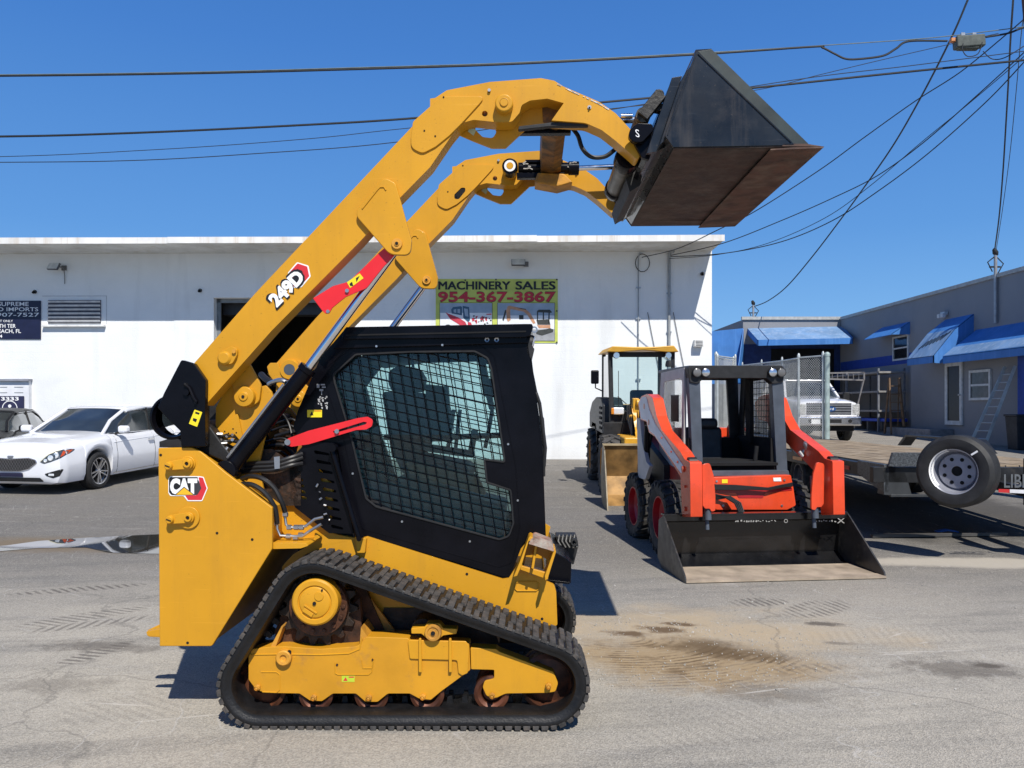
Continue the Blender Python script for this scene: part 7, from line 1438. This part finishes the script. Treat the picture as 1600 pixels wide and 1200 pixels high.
def fence(label, pxs, ys, y_top, posts, name="chain_link_fence"):
    t = thing(name, label, "fence", loc=(0, 0, 0)); pts = [at(px, 600, y) for px, y in zip(pxs, ys)]; pts = [Vector((p.x, p.y, 0)) for p in pts]
    zt = [at(px, py, y).z for px, py, y in zip(pxs, y_top, ys)]
    for i in range(len(pts) - 1):
        b = B(); zg = gz((pts[i].y + pts[i + 1].y) / 2) + .05; chain(b, pts[i], pts[i + 1], zg, (zt[i] + zt[i + 1]) / 2 - .03); b.build("chain_link_mesh", mat("wire_galvanised", (.55, .57, .56), .4, .3, .1), t)
        b = B(); b.tube([pts[i] + Vector((0, 0, zt[i])), pts[i + 1] + Vector((0, 0, zt[i + 1]))], .025, 8); b.build("top_rail", M_galv, t)
    for p, z, r_ in zip(pts, zt, posts):
        if r_: b = B(); fence_post(b, p, gz(p.y), z + .06, r_); b.build("post", M_galv, t)
    return t
fence("chain link gate panel with thick end post standing in front of the white pickup", (1248, 1286), (24.6, 23.9), (559, 556), (.04, .035), "chain_link_gate")
b = B(); p = at(1292.5, 600, 23.8); fence_post(b, Vector((p.x, p.y, 0)), gz(23.8), at(1292, 554, 23.8).z, .075); o = b.build("gate_post", mat("pale_green_pipe", (.42, .52, .50), .45, .3), None); tag(o, "thick pale green steel gate post at the right end of chain link gate", "post")
fence("long chain link fence running back from the gate behind the skid steer", (1246, 1222, 1190, 1160), (24.8, 26.5, 29.5, 33), (560, 564, 567.5, 571), (0, .03, .03, .03))
fence("short chain link fence panel beside the right corner of white warehouse", (1119, 1149), (26.0, 26.4), (556, 560), (.05, .035))
fence("low chain link run seen through the skid steer cab", (1121, 1146), (25.4, 27.6), (559, 563), (.04, .04))

# ================= flatbed trailer =================
TR = Fr(4.33, 9.4, R(-1.0)); M_trb = mat("trailer_black_paint", (.018, .019, .021), .45, 0, .3, 6, dirt=(.09, .08, .07), dk=.3, ds=4)
tl = thing("flatbed_trailer", "black flatbed trailer with weathered wood deck, its spare wheel at the near end", "trailer", TR)
zd = .93; Wt = 2.55; Lt = 8.2
b = B(); b.box((.06, Lt / 2, zd - .09), (.10, Lt, .16)); b.box((Wt - .06, Lt / 2, zd - .09), (.10, Lt, .16)); b.box((Wt / 2, Lt - .05, zd - .09), (Wt, .1, .16)); b.box((Wt / 2, .05, zd - .10), (Wt + .3, .10, .18)); [b.box((Wt / 2, 1 + k, zd - .15), (Wt - .2, .06, .1)) for k in range(7)]; b.build("frame", M_trb, tl, bevel=.004)
b = B(); n = 14; [b.box((.14 + (k + .5) * (Wt - .28) / n, Lt / 2 + .05, zd - .02 + random.uniform(-.003, .003)), ((Wt - .28) / n - .012, Lt - .15, .05)) for k in range(n)]; dk_ = b.build("deck_plank", mat("weathered_deck_wood", (.31, .235, .15), .8, 0, .25, 3, dirt=(.2, .15, .10), dk=.35, ds=3, streak=(.5, .42, .32), bump=.3), tl, bevel=.003); dk_["kind"] = "stuff"
for s_, x in ((0, -.02), (1, Wt + .02)):
    b = B(); xx = x - (.18 if s_ == 0 else -.0); b.prism([(xx, 2.6, zd), (xx, 2.9, zd + .20), (xx, 5.1, zd + .20), (xx, 5.4, zd), (xx, 5.3, zd), (xx, 5.05, zd + .17), (xx, 2.95, zd + .17), (xx, 2.7, zd)], (.2, 0, 0)); b.build("fender", M_trb, tl)
for ly in (3.35, 4.35, ):
    for x, sd in ((.20, -1), (Wt - .2, 1)): wheel_group(tl, (x, ly, gz(9.4 + ly) + .40), .38, .24, mat("trailer_rim", (.12, .12, .13), .4, .3), side=sd, lugs=0)
# near left: diamond plate corner, post, reflective strip, warning tape
b = B(); b.prism([(-.03, .0, zd + .02), (-.03, .75, zd + .02), (-.03, .75, zd - .14), (-.03, .25, zd - .26), (-.03, .0, zd - .30)], (.06, 0, 0)); b.build("corner_plate", mat("tread_plate_grey", (.10, .11, .12), .4, .4, .3, 30, bump=.5, bs=120), tl, bevel=.004)
b = B(); b.prism([(-.005, 0.0, zd - .07), (.22, .0, zd - .07), (.30, .0, zd - .36), (-.03, .0, zd - .33)], (0, .18, 0)); b.box((.5, .02, zd - .34), (.9, .05, .03)); b.build("jack_housing", mat("jack_grey", (.05, .055, .06), .4, .2), tl, bevel=.004)
b = B(); b.prism([(.0, -.06, zd + .0), (.62, -.06, zd + .0), (.60, -.06, zd + .16), (.05, -.06, zd + .16)], (0, .05, 0)); b.build("front_box", mat("box_speckled_grey", (.09, .10, .11), .5, .2, .4, 50), tl, bevel=.004)
M_tr = mat("reflective_red", (.55, .03, .03), .3); M_tw = mat("reflective_white", (.7, .7, .72), .3); M_to = mat("amber_reflector", (.8, .25, .02), .3)
for k in range(6): b = B(); b.box((.006, 1.3 + k * .9, zd - .10), (.006, .42, .05)); b.build("reflective_tape", (M_tr, M_tw, M_to)[k % 3], tl)
b = B()
for k in range(3): b.tube([(-.02, 2.0 + k * .18, zd - .02), (-.05, 2.0 + k * .18, zd + .10), (-.05, 2.1 + k * .18, zd + .10), (-.02, 2.1 + k * .18, zd - .02)], .012, 6)
b.tube([(-.05, 1.95, zd + .08), (-.05, 2.55, zd + .08)], .012, 6); b.build("stake_hook", M_trb, tl)
# goose-neck front cross beam with cut lettering
b = B(); b.box((2.35, -1.05, zd - .18), (1.9, .10, .32)); b.box((2.3, -1.05, zd + .02), (1.9, .24, .06)); [b.box((x, -.5, zd - .18), (.12, 1.1, .18)) for x in (1.6, 2.3)]; fb_ = b.build("front_beam", M_trb, tl, bevel=.004)
def tp(px, py): return TR.P(px, py, -1.104)
b = B(); o_ = tp(1569, 762); add_text(b, "LIBERTY", o_, tp(1569 + 79, 762) - o_, tp(1569, 741) - o_, .01); b.build("lettering", mat("lettering_grey", (.12, .13, .14), .5), fb_)
b = B(); a, c = tp(1558, 764), tp(1578, 771); b.prism([tp(1560, 764), tp(1577, 764.5), tp(1577, 770), tp(1560, 769)], (0, -.004, 0)); b.build("reflective_tape", M_tr, fb_); b = B(); b.prism([tp(1577.5, 764.5), tp(1620, 766), tp(1620, 772), tp(1577.5, 770)], (0, -.004, 0)); b.build("reflective_tape", M_tw, fb_)
b = B(); b.bar((1.25, -.9, zd - .25), (1.25, .1, zd - .2), .1, .1); b.box((1.25, -.72, zd - .12), (.12, .2, .5)); b.build("spare_bracket", M_trb, tl)
b = B(); [b.tube([(2.1 + k * .4, -1.0, zd - .34), (2.2 + k * .4, -.9, .3), (2.5 + k * .4, -.6, gz(9) + .02)], .009, 5) for k in range(3)]; b.build("safety_chain", M_steel, tl)
# spare wheel
cw = TR.P(1496, 736, -.95); sw = thing("spare_wheel", "large trailer spare tyre on grey steel rim mounted at the trailer front", "wheel", loc=TR.o + TR.ex * cw.x + TR.ey * cw.y + Vector((0, 0, cw.z - .38)), rz=R(44))
c = Vector((0, 0, .38)); ax = Vector((-1, 0, 0)); r_ = .375; h = .135
b = B(); b.lathe([(r_ * .60, h * .6), (r_ * .625, h * .9), (r_ * .72, h * 1.02), (r_ * .9, h), (r_ * .975, h * .78)] + [q for k in range(6) for q in ((r_ * 1.0, h * (.72 - k * .26)), (r_ * 1.0, h * (.55 - k * .26)), (r_ * .975, h * (.52 - k * .26)), (r_ * .975, h * (.49 - k * .26)))][:-2] + [(r_ * .9, -h), (r_ * .6, -h), (r_ * .58, h * .6)], c, ax, 56); b.build("tyre", mat("spare_tyre_rubber", (.024, .024, .025), .6, 0, .2, 9, dirt=(.07, .065, .06), dk=.3, ds=6, bump=.15), sw)
b = B(); b.lathe([(r_ * .14, h * .12), (r_ * .47, h * .10), (r_ * .52, -h * .1), (r_ * .555, h * .2), (r_ * .595, h * .85), (r_ * .625, h * .92), (r_ * .625, h * .7)], c, ax, 48); rm = b.build("rim", mat("spare_rim_grey", (.32, .33, .38), .4, .3, .1), sw)
b = B(); b.lathe([(0, h * .03), (r_ * .14, h * .03)], c, ax, 24); [b.lathe([(0, 0), (.020, 0)], c + ax * (h * .125) + Vector((0, math.cos(a) * r_ * .34, math.sin(a) * r_ * .34)), ax, 14) for a in [(k + .5) * math.pi / 4 for k in range(8)]]; b.build("bolt_hole", M_dark, rm)
b = B(); b.lathe([(r_ * .565, h * .5), (r_ * .60, h * .88), (r_ * .628, h * .97)], c, ax, 48, R(150), R(270)); b.build("rim_edge", M_white, rm)
b = B(); b.box(c + ax * (h * 1.03) + Vector((0, -.20, .20)), (.004, .07, .018), Euler((R(-35), 0, 0))); b.build("tyre_label", M_white, sw)
# long steel bar with blue rag on the ground
g0 = gpt(1362, 841); g1 = gpt(1572, 838); b = B(); b.bar(g0 + Vector((0, 0, .03)), g1 + Vector((0, 0, .03)), .05, .04); o = b.build("steel_bar", mat("bar_steel", (.10, .095, .09), .5, .3), None, bevel=.003); tag(o, "long thin steel bar lying on asphalt under the flatbed trailer", "bar")
p = gpt(1478, 837); b = B(); b.faces_from([(p.x + x, p.y + y, p.z + .055 + z) for x, y, z in ((-.12, -.04, 0), (0, -.05, .02), (.14, -.04, 0), (.12, .05, .01), (0, .05, .03), (-.12, .05, .0))], [(0, 1, 4, 5), (1, 2, 3, 4)]); o = b.build("blue_rag", mat("rag_blue", (.03, .12, .42), .8), None); m_ = o.modifiers.new("thick", 'SOLIDIFY'); m_.thickness = .012; tag(o, "small bright blue rag draped over the steel bar", "rag")

# ================= overhead lines =================
def cable(pts, r_, label, m_=None, depths=None, name="overhead_cable", group=None, messenger=False):
    n = len(pts); P = [at(x, y, (depths[0] + (depths[1] - depths[0]) * i / (n - 1)) if isinstance(depths, tuple) else depths) for i, (x, y) in enumerate(pts)]; out = []
    for i in range(n - 1):
        p0, p1, p2, p3 = P[max(i - 1, 0)], P[i], P[i + 1], P[min(i + 2, n - 1)]
        for k in range(8): t_ = k / 8; out.append(.5 * ((2 * p1) + (p2 - p0) * t_ + (2 * p0 - 5 * p1 + 4 * p2 - p3) * t_ ** 2 + (3 * p1 - p0 - 3 * p2 + p3) * t_ ** 3))
    out.append(P[-1]); b = B(); b.tube(out, r_ * .8, 6); o = b.build(name, m_ or M_cab, None); return tag(o, label, "cable")
M_cab = mat("black_cable", (.02, .022, .025), .5); M_cabg = mat("grey_green_cable", (.16, .2, .19), .5)
cable([(-1500, 105.0), (-700, 123.0), (-60, 119), (280, 115), (560, 108), (800, 100), (1090, 85), (1270, 73), (1285, 74.5), (1304, 84), (1322, 92), (1345, 92), (1380, 87), (1400, 76), (1420, 64.5), (1480, 64)], .022, "thick black cable across top of sky with a slack loop before the splice box", M_cab, 13.0)
cable([(-1500, 103.2), (-700, 121.2), (-60, 117.2), (280, 113), (560, 105.5), (800, 98), (1090, 83), (1270, 72), (1420, 62), (1485, 56), (1560, 47), (1660, 34)], .010, "thin grey support wire running just above the thick black cable", M_cabg, 13.0)
cable([(1540, 58), (1575, 52), (1600, 43), (1640, 36)], .020, "short black cable from the splice box to the right edge", M_cab, 13.0)
cable([(-1500, 200.0), (-700, 218.0), (-60, 214), (200, 208), (480, 195), (655, 184), (950, 159), (1180, 137), (1400, 114), (1660, 88)], .024, "thick dark cable crossing mid sky behind the raised loader arm", M_cab, 14.0)
cable([(-1500, 232.0), (-700, 250.0), (-60, 246), (240, 234), (480, 217), (640, 200), (1000, 165), (1180, 141), (1280, 117), (1380, 93), (1480, 70), (1560, 52)], .008, "thin wire climbing from left of sky to the splice box", M_cab, 14.5)
cable([(-1500, 240.0), (-700, 258.0), (-60, 254), (200, 251), (400, 240), (620, 222), (900, 180), (1240, 125), (1420, 103), (1600, 80)], .010, "lowest thin wire at left of sky crossing behind the loader arm", M_cab, 15.0)
cable([(1524, -30), (1512, 0), (1486, 60), (1440, 150), (1395, 228), (1345, 300), (1312, 345), (1270, 400), (1230, 447), (1200, 470), (1178, 479)], .03, "long black service drop curving down to the short roof mast", M_cab, (16.0, 40.0))
cable([(1600, 30), (1565, 60), (1500, 113), (1430, 158), (1350, 215), (1280, 266), (1180, 330), (1120, 360), (1060, 388), (1003, 402)], .014, "service wire sloping down to thin line above the yellow loader cab", M_cab, (14.0, 19.0))
cable([(1620, 60), (1600, 82), (1520, 155), (1440, 225), (1370, 275), (1300, 310), (1220, 345), (1130, 380), (1048, 399)], .014, "upper of two service wires sloping to the grey wall pipe", M_cab, (14.0, 19.5))
cable([(1620, 75), (1600, 97), (1540, 160), (1450, 240), (1370, 300), (1300, 345), (1220, 378), (1130, 396), (1048, 401)], .014, "lower of two service wires sloping to the grey wall pipe", M_cab, (14.2, 19.7))
cable([(1620, 66), (1598, 90), (1510, 165), (1440, 222), (1360, 290), (1290, 340), (1200, 380), (1120, 398), (1046, 404)], .010, "thinnest service wire between the two that reach the grey wall pipe", M_cab, (14.2, 19.7))
cable([(1584, -30), (1583, 0), (1579, 60), (1576, 120), (1572, 190), (1567, 270), (1561, 340), (1554, 392)], .028, "thick dark twisted cable dropping to the tall service mast", M_cab, (15.0, 27.0))
cable([(1600, 20), (1595, 60), (1588, 140), (1578, 240), (1566, 330), (1556, 394)], .012, "thin cable dropping beside the thick twisted one to tall service mast", M_cab, (15.0, 27.0))
cable([(1535, 66), (1528, 84), (1512, 88), (1504, 78), (1505, 68)], .010, "small wire loop hanging under the splice box", M_cab, 12.9)
cable([(1536, 80), (1550, 92), (1570, 90), (1600, 72)], .010, "slack thin wire right of the splice box", M_cab, 13.1)
c = at(1514, 66, 13.0); sb = thing("splice_box", "grey cable splice box with orange end hanging on the support wire", "splice box", loc=c)
b = B(); b.box((0, 0, 0), (.46, .16, .19), Euler((0, R(-4), 0))); b.box((-.02, 0, -.10), (.34, .12, .05)); b.build("case", mat("splice_grey", (.09, .105, .095), .6, 0, .2, 12), sb, bevel=.025, seg=3)
b = B(); b.box((-.25, 0, .03), (.10, .08, .06)); b.build("end_cap", mat("orange_plastic", (.7, .28, .10), .5), sb, bevel=.01)
b = B(); [b.box((x, 0, .12), (.06, .03, .06)) for x in (-.1, .08)]; b.build("hanger", M_steel, sb)
up = thing("utility_pole", "brown wooden utility pole just entering the top right corner", "pole", loc=(0, 0, 0)); b = B(); p = at(1597.5, 0, 12.6); q_ = at(1601.5, 45, 12.6); d_ = (p - q_); z0_ = (p.z - gz(12.6)) ; ax_ = p + Vector((.14, 0, 0)); bx_ = ax_ - d_ * (z0_ / d_.z); b.tube([bx_, ax_ + d_ * 4], [.17, .12], 14); b.build("shaft", mat("creosote_pole", (.085, .04, .035), .85, 0, .3, 3, streak=(.16, .09, .07), bump=.5), up)
b = B(); m__ = ax_ - d_ * 1.4; b.tube([m__ + Vector((0, -.17, 0)), m__ + Vector((0, -.17, .3))], .03, 8); b.build("bracket", M_steel, up)
# ---- parts drawn in one go but standing apart become parts of their own ----
def islands(me):
    par = list(range(len(me.vertices)))
    def f(a):
        while par[a] != a: par[a] = par[par[a]]; a = par[a]
        return a
    for e_ in me.edges: a, c = f(e_.vertices[0]), f(e_.vertices[1]); par[a] = c
    g = {}
    for v in me.vertices: g.setdefault(f(v.index), []).append(v.index)
    return list(g.values())
for o in list(bpy.data.objects):
    if o.type != 'MESH' or not o.parent or o.get("kind") == "stuff" or "lettering" in o.name or "number" in o.name: continue
    me = o.data; G = islands(me)
    if not 2 <= len(G) <= 16: continue
    bx = [[(min(me.vertices[i].co[k] for i in g), max(me.vertices[i].co[k] for i in g)) for k in range(3)] for g in G]
    def apart(a, c): return any(a[k][0] > c[k][1] + .004 or c[k][0] > a[k][1] + .004 for k in range(3))
    grp = list(range(len(G)))
    for i in range(len(G)):
        for j in range(i):
            if not apart(bx[i], bx[j]):
                a, c = grp[i], grp[j]; grp = [c if q == a else q for q in grp]
    ids = sorted(set(grp))
    if not 2 <= len(ids) <= 8: continue
    sets = [set(v for i, g in enumerate(G) if grp[i] == k for v in g) for k in ids]
    src = me.copy()
    for n_, keep in enumerate(sets):
        bm = bmesh.new(); bm.from_mesh(src); bm.verts.ensure_lookup_table(); bmesh.ops.delete(bm, geom=[v for v in bm.verts if v.index not in keep], context='VERTS')
        if n_ == 0: bm.to_mesh(me); me.update()
        else:
            m2 = bpy.data.meshes.new(o.name.split(".")[0]); bm.to_mesh(m2); [m2.materials.append(q) for q in me.materials]; c = o.copy(); c.data = m2; C.objects.link(c)
        bm.free()
    bpy.data.meshes.remove(src)

GROUPS = {"overhead_cable": "overhead cables and service drops", "security_camera": "dome cameras on the white wall", "floodlight": "floodlights on the white wall",
          "conduit": "service pipes down the white wall", "parked_car": "cars parked along the white wall", "service_mast": "service masts on the grey building",
          "chain_link_fence": "chain link fence runs around the yard"}
for o in bpy.data.objects:
    if not o.parent and o.name.split(".")[0] in GROUPS: o["group"] = GROUPS[o.name.split(".")[0]]
